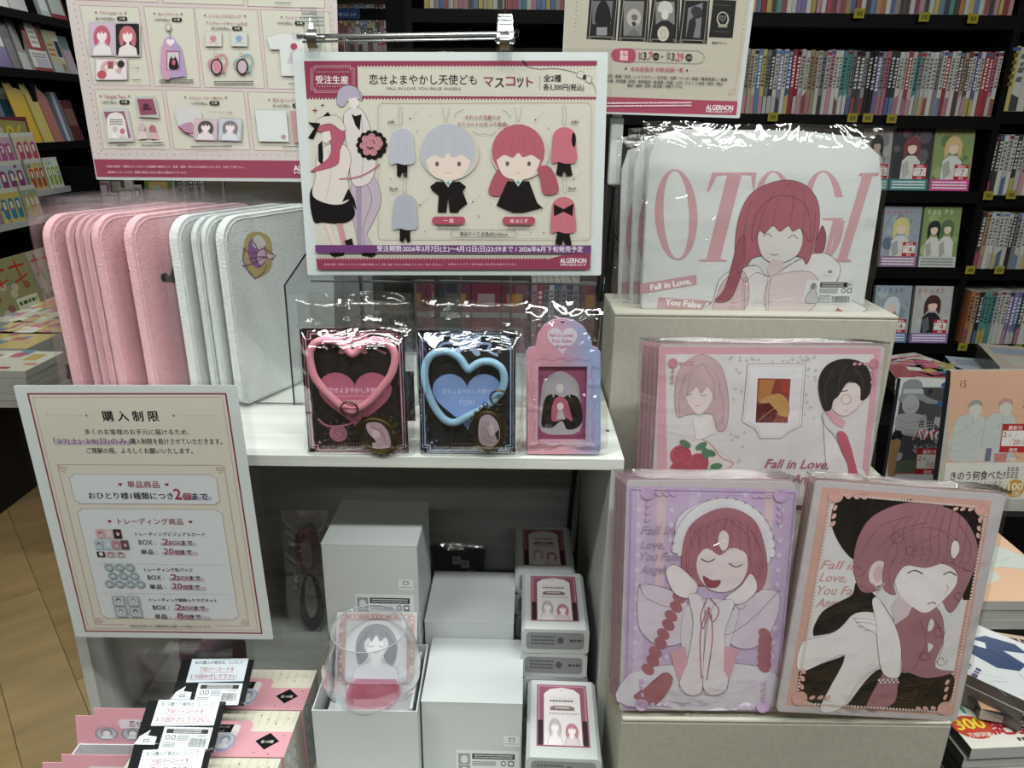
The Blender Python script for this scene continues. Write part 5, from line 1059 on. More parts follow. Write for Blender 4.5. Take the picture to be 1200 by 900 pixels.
for q, kind in (([196,-40, 360,-36, 344,248, 182,240], 0), ([372,-36, 532,-30, 518,256, 352,250], 1), ([548,-30, 704,-24, 690,264, 520,258], 2), ([716,-24, 872,-18, 848,268, 688,262], 3), ([888,22, 1018,28, 992,236, 860,230], 4)):
    A.poly(q, '#141214'); cx = sum(q[::2])/4; cy = sum(q[1::2])/4; yt, yb2 = q[1], q[5]
    if kind < 4: A.line([q[0]+14, yt+50, q[2]-12, yt+52, q[4]-14, yb2-18, q[6]+14, yb2-22], .7, '#8a8478', True)
    if kind == 0: A.poly([cx-60,30, cx+55,30, cx+44,160, cx-58,158], '#5c5a5c'); A.poly([cx-40,156, cx-34,70, cx,24, cx+34,70, cx+40,158], '#0b0a0b', True); A.rect(cx-34, 176, cx+24, 220, '#7c7880')
    if kind == 1: A.poly([cx-58,30, cx+56,32, cx+42,226, cx-58,222], '#6f6b68'); A.ell(cx-2, 124, 40, 50, '#9a958e'); A.ell(cx+2, 122, 18, 18, '#5a5656'); A.poly([cx-14,150, cx,144, cx+16,160, cx-4,176], '#2a282a'); A.poly([cx-44,222, cx,180, cx+40,224], '#5c595a')
    if kind == 2: A.rect(cx-52, 34, cx+54, 160, '#6c6866'); A.poly([cx-36,90, cx-30,44, cx,30, cx+36,46, cx+38,96], '#a9a5a0', True); A.ell(cx, 108, 20, 26, '#b4afa8'); A.poly([cx-52,240, cx-48,160, cx-20,140, cx+20,140, cx+44,160, cx+44,250], '#1a181b'); A.ell(cx-10, 212, 32, 42, '#a9a296'); A.rrect(cx-20, 190, cx, 236, 6, '#7c766c', .6)
    if kind == 3: A.poly([cx-36,70, cx+48,40, cx+30,236, cx-50,230], '#6a646a'); A.poly([cx-20,90, cx,60, cx+40,76, cx+42,116, cx+8,128], '#2a262c', True); A.poly([cx-30,140, cx+4,110, cx+8,160, cx-10,236, cx-48,232], '#1d1a1e')
    if kind == 4: A.ell(cx, 132, 34, 42, '#a39c90'); A.ell(cx, 130, 27, 34, '#141214'); A.heart(cx, 128, 18, '#3c3838', '#8a8478', .4); A.rect(cx-26, 160, cx+24, 178, '#8a8478'); A.dots(cx-40, 52, cx+38, 56, 9, 2.4, '#6a655c'); A.dots(cx-46, 200, cx+34, 204, 9, 2.4, '#6a655c')
    for x, y in ((q[6]+16, yb2-16), (q[4]-16, yb2-12)): A.ell(x, y, 10, 10, '#5c5650') if kind < 4 else None
A.text('裏面デザイン', 876, 268, 962, 272, '#3a3034', .01)
A.rrect(322, 292, 834, 372, 38, '#a9a090', .0) if 0 else A.line([360,292, 796,306, 826,322, 834,344, 824,366, 796,376, 360,360], .5, '#7a7668'); A.poly([444,298, 442,364, 350,360, 328,346, 320,326, 328,306, 350,294], '#9a3c52', True)
A.text('配布', 368, 326, 412, 328, '#dcc4c8', .02, h=24); A.text('期間', 366, 354, 410, 356, '#dcc4c8', .02, h=24)
for x, t_, cc in ((468, '2026', '#3a3034'), (624, '2026', '#3a3034')): A.text('20', x, 330, x+20, 331, '#4a4044', .02, h=16); A.text('26', x, 350, x+20, 351, '#4a4044', .02, h=16)
A.text('3.', 494, 353, 522, 354, '#231b20', .02, h=40); A.text('7', 524, 354, 544, 355, '#c03a54', .02, h=42); A.ell(566, 336, 19, 20, '#131113'); A.text('(土)', 554, 342, 580, 343, '#a69e90', .01); A.poly([597,330, 608,337, 597,344], '#231b20')
A.text('3.', 650, 357, 676, 358, '#231b20', .02, h=40); A.text('29', 678, 359, 716, 360, '#c03a54', .02, h=42); A.ell(748, 342, 19, 20, '#131113'); A.text('(日)', 736, 348, 762, 349, '#a69e90', .01)
A.text('未来屋書店 対象店舗一覧', 426, 412, 716, 420, '#a8505c', .01, h=22); A.ell(402, 400, 6, 6, '#3a3034', n=8); A.ell(737, 412, 6, 6, '#3a3034', n=8); A.dots(320, 397, 380, 399, 4, 2, '#8a7f74'); A.dots(768, 414, 960, 422, 11, 2, '#8a7f74')
A.text('上田 / 名西 / 高崎 / 羽生 / レイクタウン / 北戸田 / 与野 / つくば / 成田 / 幕張新都心 / 板橋', 240, 444, 956, 470, '#3a3034', .01, h=17); A.text('日根 / 大高 / 新瑞橋 / 鈴鹿 / 甲府昭和 / 新潟南 / 茨城 / 大日 / りんくう泉南 / 明石 / 岡山', 250, 470, 932, 493, '#3a3034', .01, h=17); A.text('高松 / 福岡 / 宮崎 / 鹿児島 / 沖縄ライカム', 410, 497, 712, 506, '#3a3034', .01, h=17)
A.bars(200, 576, 760, 606, '#d8b4bc', 2); A.text('ALGERNON', 838, 622, 984, 626, '#e0d0d4', .03, h=26); A.text('PRODUCT', 838, 636, 982, 640, '#e0d0d4', .01, h=11)
A.build(root, 'print', 'paper')

# ---- purchase limit sign, lower left
c = [(17, 448), (282, 455), (316, 746.5), (87.5, 749)]
root, A, w_, h_ = sheet('notice_sign', c, .645, 0, -2, 'laminated portrait notice in front of the display shelf at the lower left', cat='sign')
A.unit(900, 1270)
A.rect(52, 38, 852, 1236, CR); A.line([52, 38, 852, 38, 852, 1236, 52, 1236], 1.6, '#8c2c4c', True); A.line([68, 54, 836, 54, 836, 1220, 68, 1220], .35, '#a04458', True)
A.text('購 入 制 限', 336, 158, 566, 158, '#231b20', .035); A.dots(110, 136, 250, 136, 9, 3, '#b4848c'); A.dots(660, 136, 790, 136, 9, 3, '#b4848c'); A.star(272, 136, 10, '#8c2c4c'); A.star(628, 136, 10, '#8c2c4c')
A.text('多くのお客様のお手元に届けるため、', 250, 222, 680, 222, '#2b2428', .015); A.rect(112, 252, 426, 272, '#b3a9c0'); A.text('「3/7(土)･3/8(日)のみ」', 112, 266, 428, 266, '#8c4468', .02, h=26); A.text('購入制限を設けさせていただきます。', 430, 266, 808, 266, '#2b2428', .015, h=25); A.text('ご理解の程、よろしくお願いいたします。', 240, 310, 680, 310, '#2b2428', .015, h=25)
A.line([104, 366, 790, 366], .5, '#b08088'); A.line([104, 366, 104, 1196, 240, 1196], 1.1, '#c0a0a0'); A.line([800, 366, 800, 1196, 650, 1196], 1.1, '#c0a0a0')
for x, y, sx, sy in ((112, 372, 1, 1), (792, 372, -1, 1), (112, 1190, 1, -1), (792, 1190, -1, -1)):
    A.line([x, y, x+sx*18, y+sy*20, x+sx*26, y+sy*8, x+sx*10, y+sy*4], .5, '#a8606c', sm=True); A.line([x-sx*6, y+sy*4, x+sx*6, y+sy*26, x+sx*18, y+sy*30], .5, '#a8606c', sm=True)
def plaque(x0, y0, x1, y1):
    k = 18; q = [x0+k,y0, x1-k,y0, x1-k,y0+k*.4, x1,y0+k, x1,y1-k, x1-k,y1-k*.4, x1-k,y1, x0+k,y1, x0+k,y1-k*.4, x0,y1-k, x0,y0+k, x0+k,y0+k*.4]
    A.poly(q, '#cdd0d4'); A.line(q, .35, '#8c5460', True)
plaque(142, 412, 760, 556); plaque(142, 582, 760, 1160)
A.heart(352, 460, 9, '#8c2c4c'); A.heart(548, 460, 9, '#8c2c4c'); A.text('単品商品', 382, 474, 516, 474, '#8c3c54', .03)
A.rect(584, 518, 726, 536, '#a9a3c0'); A.text('おひとり様1種類につき', 206, 530, 566, 530, '#2b2428', .03, h=31); A.text('2', 572, 532, 600, 532, '#9c2c48', .04, h=52); A.text('個', 606, 532, 640, 532, '#9c2c48', .04, h=32); A.text('まで', 644, 532, 712, 532, '#2b2428', .03, h=31)
A.heart(272, 644, 9, '#8c2c4c'); A.heart(620, 644, 9, '#8c2c4c'); A.text('トレーディング商品', 308, 656, 588, 656, '#8c3c54', .02)
for i, (t_, y, t3, dx) in enumerate((('トレーディングビジュアルカード', 716, '20', 0), ('トレーディング缶バッジ', 900, '20', 8), ('トレーディング額縁入りマグネット', 1062, '8', 4))):
    x = 372+dx; A.text(t_, x, y, x+(300, 212, 300)[i], y, '#2b2428', .02)
    for k, (a1, a2, a3) in enumerate((('BOX :', '2', 'BOX'), ('単品 :', t3, '個'))):
        yy = y+46+k*48; A.rect(x+100, yy-12, x+256, yy+4, '#bba9bc'); A.text(a1, x+8, yy, x+80, yy, '#2b2428', .015, h=24); e = x+112+(26 if len(a2) == 1 else 40); A.text(a2, x+110, yy, e, yy, '#8c3c54', .02, h=31); A.text(a3, e+2, yy, e+(52 if k == 0 else 28), yy, '#8c3c54', .02, h=22); s_ = e+(54 if k == 0 else 30); A.text('まで', s_, yy, s_+48, yy, '#2b2428', .03, h=23)
A.dots(170, 862, 734, 862, 42, 2, '#8a7a80'); A.dots(170, 1020, 734, 1020, 42, 2, '#8a7a80')
r = random.Random(6)
for i, (x, y) in enumerate([(222+k*38, 706) for k in range(3)]+[(206+k*38, 762) for k in range(4)]+[(206, 812), (248, 812), (292, 812)]):
    A.rect(x-18, y-24 if i < 7 else y-14, x+16, y+24 if i < 7 else y+14, ['#c4a0a8', '#c8b0b4', '#2b282c', '#9cb8c4', '#a8bcc4', '#b48490', '#5c4c54', '#2e2c30', '#a89cac', '#a8a8ac'][i]); A.ell(x, y-2, 9, 10, ['#a04458', '#cfc4c4', '#b4606c'][i % 3]); A.ell(x, y+3, 5, 6, '#d0c8c8')
for i, (x, y) in enumerate([(228+k*46, 880) for k in range(3)]+[(236+k*48, 924) for k in range(3)]+[(214+k*46, 968) for k in range(4)]):
    A.ell(x, y, 20, 20, '#6a808c'); A.ell(x, y, 17, 17, '#9cacb4'); A.ell(x, y-3, 9, 9, '#7c7c84'); A.ell(x, y, 6, 6, '#cfd0d0')
for i, (x, y) in enumerate(((238, 1060), (304, 1060), (238, 1120), (304, 1120))): A.rrect(x-28, y-28, x+28, y+28, 4, '#94a4a8'); A.rect(x-20, y-22, x+20, y+22, '#b8bcbc'); A.ell(x, y-4, 11, 12, '#5c5c60' if i % 3 == 0 else '#8c8c90'); A.ell(x, y, 6, 7, '#cfd0d0')
A.text('※当日の状況により個数制限は変更になる場合がございます。', 262, 1202, 634, 1202, '#3a3034', .01)
A.build(root, 'print', 'laminate'); sleeve(root, w_, h_, .006, off=(.0045, -.002), seed=5)
tp_ = atz(150, 560, 1.0); rr = empty('sign_holder', (-.36, .672, .746), 'clear stand holding the notice upright, hidden behind it', 'stand'); b = MB(); b.box(-.42, .668, .746, -.30, .671, 1.12); b.build('back_plate', MT['acryl'], rr, world=True); b = MB(); b.box(-.42, .655, .746, -.30, .684, .749); b.build('foot', MT['acryl'], rr, world=True)
# ================================================================ heart keyrings and card case
def heart_pts(n=40, rot=0, sc=1, w_=1.0, h_=1.0):
    P = []
    for k in range(n):
        t = 2*math.pi*k/n; x = 16*math.sin(t)**3*w_; y = (13*math.cos(t)-5*math.cos(2*t)-2*math.cos(3*t)-math.cos(4*t))*h_
        P.append(((x*math.cos(rot)-y*math.sin(rot))*sc/16, (x*math.sin(rot)+y*math.cos(rot))*sc/16))
    return P
def keyring(c, pink, label, hpts, hole, cam_c, cam_r, cam_rot, bag_px, k=.189, org=(350, 370)):
    M, w_, h_ = pframe(c, .6975, 5, 0); root = empty('heart_keyring', M, label, 'keyring')
    A1, A2 = ('#c98a9c', '#b8607c') if pink else ('#90a4c8', '#7d9bd4')
    b = slab(w_, h_, .0012, '#1a1619' if pink else '#17181d', 0); b.build('backing_card', MT['matte'], root)
    A = Art(w_, h_, c); A.unit(100, 125)
    lattice(A, 4, 4, 96, 121, 14, '#3a3338' if pink else '#34363e', .25)
    for q, wd in ((2.5, .55), (5, 1.2)): A.line([q+5,q, 95-q,q, 95-q,q+5, 100-q,q+5, 100-q,120-q, 95-q,120-q, 95-q,125-q, 5+q,125-q, 5+q,120-q, q,120-q, q,q+5, q+5,q+5], wd, A1, True)
    A.poly([46,6, 54,6, 54,14, 46,14], A1); A.poly([46,9, 37,3, 36,14, 46,12], A1, True); A.poly([54,9, 63,3, 64,14, 54,12], A1, True); A.poly([45,13, 36,22, 41,24, 49,14], A1, True); A.poly([55,13, 64,22, 59,24, 51,14], A1, True)
    A.line([38, 12, 28, 12, 22, 16, 26, 20], 2.4, A1, sm=True); A.line([62, 12, 74, 13, 72, 19, 82, 24], 2.4, A1, sm=True); A.line([47,9, 40,9, 38,12], .3, '#2c2428'); A.line([53,9, 60,9, 62,12], .3, '#2c2428')
    for x in (12, 88):
        for y in (12, 112): A.star(x, y, 3, A1, .2); A.star(x+(3 if x < 50 else -3), y+4, 1.6, A1); A.star(x+(5 if x < 50 else -5), y-2, 1.4, A1)
    A.poly([(50+(x*36), 66-y*32) for x, y in heart_pts()], A2); 
    A.text('恋せよまやかし天使ども', 24, 62, 80, 62, '#dcc4ce' if pink else '#b4c4e4', .012, h=5); A.text('FALL IN LOVE, YOU FALSE ANGELS', 32, 66, 70, 66, '#d0b0bc' if pink else '#a8b8dc', h=1.6); A.text('OTOGI' if pink else 'TOKI', 41, 73, 57, 73, '#dcc4ce' if pink else '#b4c4e4', .01)
    if pink:
        A.rose(31, 103, 9, '#a8687c', '#1a1619', .4); A.line([12, 88, 18, 94, 28, 96, 40, 94, 46, 92], 2, '#a8687c', sm=True); A.bars(23, 91, 38, 95, '#1a1619', 1)
        for a in range(12): A.line([31+10*math.cos(a*.52), 103+10*math.sin(a*.52), 31+14*math.cos(a*.52), 103+14*math.sin(a*.52)], .3, '#a8687c')
    for y in (113, 117): A.dots(34, y, 66, y, 12, .7, '#7d6a74')
    A.build(root, 'print', 'gloss')
    # silicone heart, traced in photo pixels over the card plane
    pm_ = PMap(M); pts = [pm_(org[0]+x*k, org[1]+y*k, .006) for x, y in smoothp(pr(hpts), True, 6)]
    b = MB(); b.tube([(x, y, .006) for x, y in pts], .0038, closed=True, seg=14); b.build('heart_ring', MT['pink' if pink else 'blue'], root, smooth=True)
    hx, hy = pm_(org[0]+hole[0]*k, org[1]+hole[1]*k, .007); rr_ = .0085; b = MB()
    for ph in (0, .0011): b.tube([(hx+rr_*math.cos(t*math.pi/12), hy+rr_*math.sin(t*math.pi/12), .011+ph+.004*math.sin(t*math.pi/12)) for t in range(24)], .00085, closed=True, seg=8)
    b.build('split_ring', MT['brass'], root, smooth=True)
    cx, cy = pm_(org[0]+cam_c[0]*k, org[1]+cam_c[1]*k, .009); pz = root
    CM = Matrix.Translation((cx, cy, .009)) @ Matrix.Rotation(R(cam_rot), 4, 'Z'); a_, b_ = cam_r
    fm = MB(); nseg = 44; prof = [(1.0, .0), (1.14, .0018), (1.1, .0034), (1.0, .0028), (.90, .0036), (.86, .0026)]
    for i in range(len(prof)-1):
        for j in range(nseg):
            t0, t1 = 2*math.pi*j/nseg, 2*math.pi*(j+1)/nseg; P = []
            for (q, z), t in ((prof[i], t0), (prof[i], t1), (prof[i+1], t1), (prof[i+1], t0)):
                e = q+(.05*math.cos(11*t) if i < 2 and q > 1.05 else 0); P.append((a_*e*math.cos(t), b_*e*math.sin(t), z))
            fm.add(P, [(0, 1, 2, 3)])
    fm.v += []; cam_o = fm.build('cameo_frame', MT['brass'], root, M=CM, smooth='auto')
    sc_ = MB()
    for j in range(20):
        t = 2*math.pi*j/20; cx_, cy_ = a_*1.17*math.cos(t), b_*1.17*math.sin(t); sc_.tube([(cx_+.0014*math.cos(u*math.pi/4), cy_+.0014*math.sin(u*math.pi/4), .0016) for u in range(8)], .00045, closed=True, seg=5)
    sc_.tube([(.0024*math.cos(u*math.pi/6), b_*1.28+.0024*math.sin(u*math.pi/6), .002) for u in range(12)], .0006, closed=True, seg=6)
    sc_.build('filigree_edge', MT['brass'], cam_o, smooth=True)
    dm = MB(); dm.grid(lambda u, v: (a_*.88*v*math.cos(2*math.pi*u), b_*.88*v*math.sin(2*math.pi*u), .0022+.0016*math.sqrt(max(0, 1-v*v))), 28, 6)
    A = Art(2*a_*.88, 2*b_*.88, z=0); A.unit(100, 100); 
    A.ell(50, 50, 50, 50, '#1d1a1e', n=30)
    if pink: A.poly([6, 40, 30, 12, 62, 16, 90, 44, 94, 66, 70, 90, 52, 70, 24, 62], '#c4a0ac', True); A.poly([30, 44, 48, 38, 56, 56, 42, 66], '#d4c0c0', True); A.poly([50, 84, 62, 70, 74, 92, 60, 98], '#c8c8c8'); A.line([20, 40, 50, 30, 84, 60], .4, '#a4687c', sm=True); A.line([30, 30, 60, 30, 80, 50], .3, '#e0ccd4', sm=True)
    else: A.poly([14, 40, 30, 10, 62, 6, 88, 30, 92, 66, 76, 94, 40, 96, 12, 80], '#b8a0ac', True); A.poly([48, 40, 70, 36, 74, 60, 58, 68], '#cdb8bc', True); A.poly([74, 60, 90, 50, 92, 74, 80, 82], '#1d1a1e'); [A.line([30+q*6, 20, 22+q*8, 60, 36+q*6, 90], .3, '#8f7484', sm=True) for q in range(5)]
    nz = len(A.mb.v); ar = [( x, y, .0022+.0016*math.sqrt(max(0, 1-min(1, (x/(a_*.88))**2+(y/(b_*.88))**2)))+z) for x, y, z in A.mb.v]; A.mb.v = ar; A.mb.build('cameo_picture', MT['gloss'], cam_o)
    dm.build('glass_dome', MT['glass'], cam_o, smooth=True).location = (0, 0, .0006)
    # film bag: crumpled pocket over the card and a clear header above it
    x0, y0, x1, y1 = bag_px; L0, T0 = pm_(x0, y0), pm_(x1, y1); ww, hh = T0[0]-L0[0], L0[1]-T0[1]; cx, cy = (L0[0]+T0[0])/2, (L0[1]+T0[1])/2
    hdr = L0[1]-h_/2; low = hh-hdr
    f = crumple(ww, low, .0135, .0022, 3 if pink else 8, 50, 54, 30); f.M = None; f.v = [(x+cx, y+T0[1]+low/2, max(z, -.0005) if z > 0 else z) for x, y, z in f.v]; f.build('film_pocket', MT['film'], root, smooth=True)
    f = crumple(ww, hdr, .0012, .006, 5 if pink else 11, 46, 22, 38); f.v = [(x+cx, y+L0[1]-hdr/2, z) for x, y, z in f.v]; f.build('film_header', MT['film'], root, smooth=True)
    s_ = MB(); s_.box(cx-ww/2, h_/2+.0012, .001, cx+ww/2, h_/2+.0034, .0016, '#b8bcbc'); s_.build('seal_strip', MT['filmsoft'], root)
    return root
keyring([(353.4, 385), (473.7, 384.7), (478.5, 533), (359.4, 533)], True, 'pink heart silicone ring with brass cameo charm on black card, bagged',
    [335,236, 312,222, 285,190, 250,165, 180,150, 110,165, 72,220, 75,300, 100,380, 150,450, 220,520, 280,570, 335,590, 380,570, 450,520, 520,440, 570,370, 595,290, 590,220, 545,170, 480,152, 420,165, 385,190, 358,222], (320, 572), (495, 735), (.0205, .0165), -38, (346, 352, 488, 536))
keyring([(491, 387.4), (604.5, 388), (603.7, 533), (491, 533)], False, 'blue heart silicone ring with brass cameo charm on black card, bagged',
    [338,333, 318,312, 285,264, 230,228, 170,222, 110,245, 75,300, 66,370, 80,450, 110,530, 150,600, 200,650, 260,660, 330,625, 400,590, 480,540, 540,470, 560,400, 545,330, 490,290, 430,285, 385,302, 358,322], (528, 500), (462, 705), (.0150, .0205), 6, (487, 352, 614, 536), k=.189, org=(485, 370))
# second bag peeping behind the pink one
M, w_, h_ = pframe([(366, 342), (484, 342), (486, 440), (366, 440)], .735, 3, 0)
root = empty('film_bag', M, 'empty looking clear film bag top rising behind the pink heart ring', 'bag'); f = crumple(w_, h_, .002, .003, 77, 26, 20, 40); f.build('film', MT['film'], root, smooth=True)
b = MB(); b.box(-w_/2+.002, -h_/2-.05, -.002, w_/2-.002, -h_/2+.004, -.001, '#2a2226'); b.build('backing_card', MT['matte'], root)

# card case
c = [(616.7, 407), (703, 407), (703, 532), (616.7, 532)]; M, w_, h_ = pframe(c, .7005, 4, 0)
root = empty('card_case', M, 'pink and blue gradient photo card case with domed top in film', 'card case'); pm_ = PMap(M)
lx = lambda x, y, z=0: pm_(608+x*.1944, 365+y*.1944, z)
out = [lx(x, y) for x, y in pr([60,850, 45,825, 45,240, 60,218, 100,210, 112,140, 150,80, 210,45, 270,38, 330,50, 390,90, 430,150, 442,210, 470,218, 490,240, 490,825, 475,850])]
inn = [lx(x, y) for x, y in pr([118,770, 118,325, 410,325, 410,770])]
b = MB(); b.prism(out, -.001, 0, '#b9a0b8'); b.build('back_plate', MT['plastic'], root)
fr_ = MB(); xs = [p[0] for p in out]; xa, xb = min(xs), max(xs)
def gradc(x, y):
    t = max(0, min(1, ((x-xa)/(xb-xa)-.45)*2.2+(y/h_)*.5)); return mixc('#d193a4', '#93a3cf', t)
G_ = 26; ya, yb2 = min(p[1] for p in out), max(p[1] for p in out)
def inside(P, x, y):
    c_ = False; n = len(P)
    for i in range(n):
        (x1, y1), (x2, y2) = P[i], P[i-1]
        if (y1 > y) != (y2 > y) and x < (x2-x1)*(y-y1)/(y2-y1)+x1: c_ = not c_
    return c_
wi = [inn[1], inn[2], inn[3], inn[0]]
# frame in four bars plus dome, coloured in narrow upright strips so that the pink runs into the blue
ix0, ix1, iy1, iy0 = inn[1][0], inn[2][0], inn[1][1], inn[0][1]
def edge_y(x, top):
    ys = []
    n = len(out)
    for i in range(n):
        (x1, y1), (x2, y2) = out[i-1], out[i]
        if (x1 <= x < x2) or (x2 <= x < x1): ys.append(y1+(y2-y1)*(x-x1)/(x2-x1))
    return max(ys) if top else min(ys)
N_ = 48; zt = .0045; cols_x = sorted(set([xa+1e-5+(xb-xa-2e-5)*i/N_ for i in range(N_+1)]+[ix0, ix1]))
for i in range(len(cols_x)-1):
    x0, x1 = cols_x[i], cols_x[i+1]; e = 1e-6; t0, t1, b0, b1 = edge_y(x0+e, 1), edge_y(x1-e, 1), edge_y(x0+e, 0), edge_y(x1-e, 0)
    segs = [((b0, b1), (t0, t1))] if (x1 <= ix0+1e-7 or x0 >= ix1-1e-7) else [((b0, b1), (iy0, iy0)), ((iy1, iy1), (t0, t1))]
    for (l0, l1), (u0, u1) in segs:
        K = 10
        for j in range(K):
            f0, f1 = j/K, (j+1)/K; fr_.quad((x0, l0+(u0-l0)*f0, zt), (x1, l1+(u1-l1)*f0, zt), (x1, l1+(u1-l1)*f1, zt), (x0, l0+(u0-l0)*f1, zt), gradc((x0+x1)/2, l0+(u0-l0)*(f0+f1)/2))
for P in (out, [inn[0], inn[3], inn[2], inn[1]]):
    n = len(P); fr_.add([(x, y, 0) for x, y in P]+[(x, y, zt) for x, y in P], [(i, i+n, (i+1) % n+n, (i+1) % n) for i in range(n)], '#c09ab4')
fr_.build('frame', MT['plastic'], root)
A = Art(w_, h_, c, z=.0046); A.H = pm_; A.crop(608, 365, .1944)
A.heart(260, 160, 90, '#cfc4d2'); A.text('Fall in Love,', 180, 148, 325, 148, '#b04a70', .02, shear=.3); A.text('You False', 198, 182, 316, 182, '#b04a70', .02, shear=.3); A.text('Angels', 216, 214, 300, 214, '#b04a70', .02, shear=.3)
A.ell(262, 56, 12, 9, '#5c4a50'); A.line([100,290, 150,276, 200,292, 250,278, 300,292, 350,278, 400,290, 440,280], .35, '#b0607c', sm=True)
A.line([84,320, 70,380, 92,440, 76,500, 94,560, 78,620, 96,680, 80,740, 100,790], .4, '#b87090', sm=True); A.line([448,320, 432,380, 456,440, 436,500, 452,560, 434,620, 452,680, 440,740, 450,790], .4, '#c06a90', sm=True)
A.line([100,800, 150,786, 200,806, 250,790, 300,808, 350,790, 400,806, 440,790], .5, '#b87090', sm=True); A.rrect(104, 308, 424, 786, 12, '#c8b0c8', .7); A.text('photo frame', 222, 276, 300, 276, '#b87a9a') if 0 else A.bars(222, 266, 300, 278, '#c890b0', 1)
for x, y in ((60, 300), (152, 180), (470, 330), (60, 700), (474, 560), (150, 830), (340, 820), (300, 240)): A.star(x, y, 7, '#dcd0dc')
A.build(root, 'frame_print', 'plastic')
A = Art(w_, h_, c, z=.0003); A.H = pm_; A.crop(608, 365, .1944)
A.poly([116,322, 412,322, 412,772, 116,772], '#964a72'); A.poly([136,720, 136,500, 160,410, 250,360, 340,410, 366,500, 366,720], '#a9a3aa', True); A.line([146,700, 150,500, 180,410, 255,372, 330,410, 356,500, 356,700], .3, '#8a8288', sm=True)
A.poly([150,700, 136,660, 160,520, 220,500, 260,520, 310,500, 364,530, 384,650, 350,700, 290,710, 260,660, 200,700], '#18161a', True); A.poly([206,520, 206,430, 240,390, 290,400, 300,450, 310,520, 280,480, 230,480], '#aaa4b2', True); A.ell(248, 462, 22, 28, '#d0c4c4')
A.poly([196,650, 210,540, 250,512, 290,540, 310,600, 322,660, 280,640, 240,660], '#b45a76', True); A.ell(250, 572, 20, 24, '#dccccc'); A.poly([236,600, 266,600, 280,650, 226,650], '#b0b0b8'); A.poly([120,772, 412,772, 412,740, 120,745], '#8a3c60')
A.build(root, 'photo_card', 'gloss')
L0, T0 = pm_(609, 352), pm_(710, 535); ww, hh = T0[0]-L0[0], L0[1]-T0[1]
f = crumple(ww, hh, .0075, .0034, 17, 56, 84, 34); f.v = [(x+(L0[0]+T0[0])/2, y+(L0[1]+T0[1])/2, z) for x, y, z in f.v]; f.build('film_bag', MT['film'], root, smooth=True)

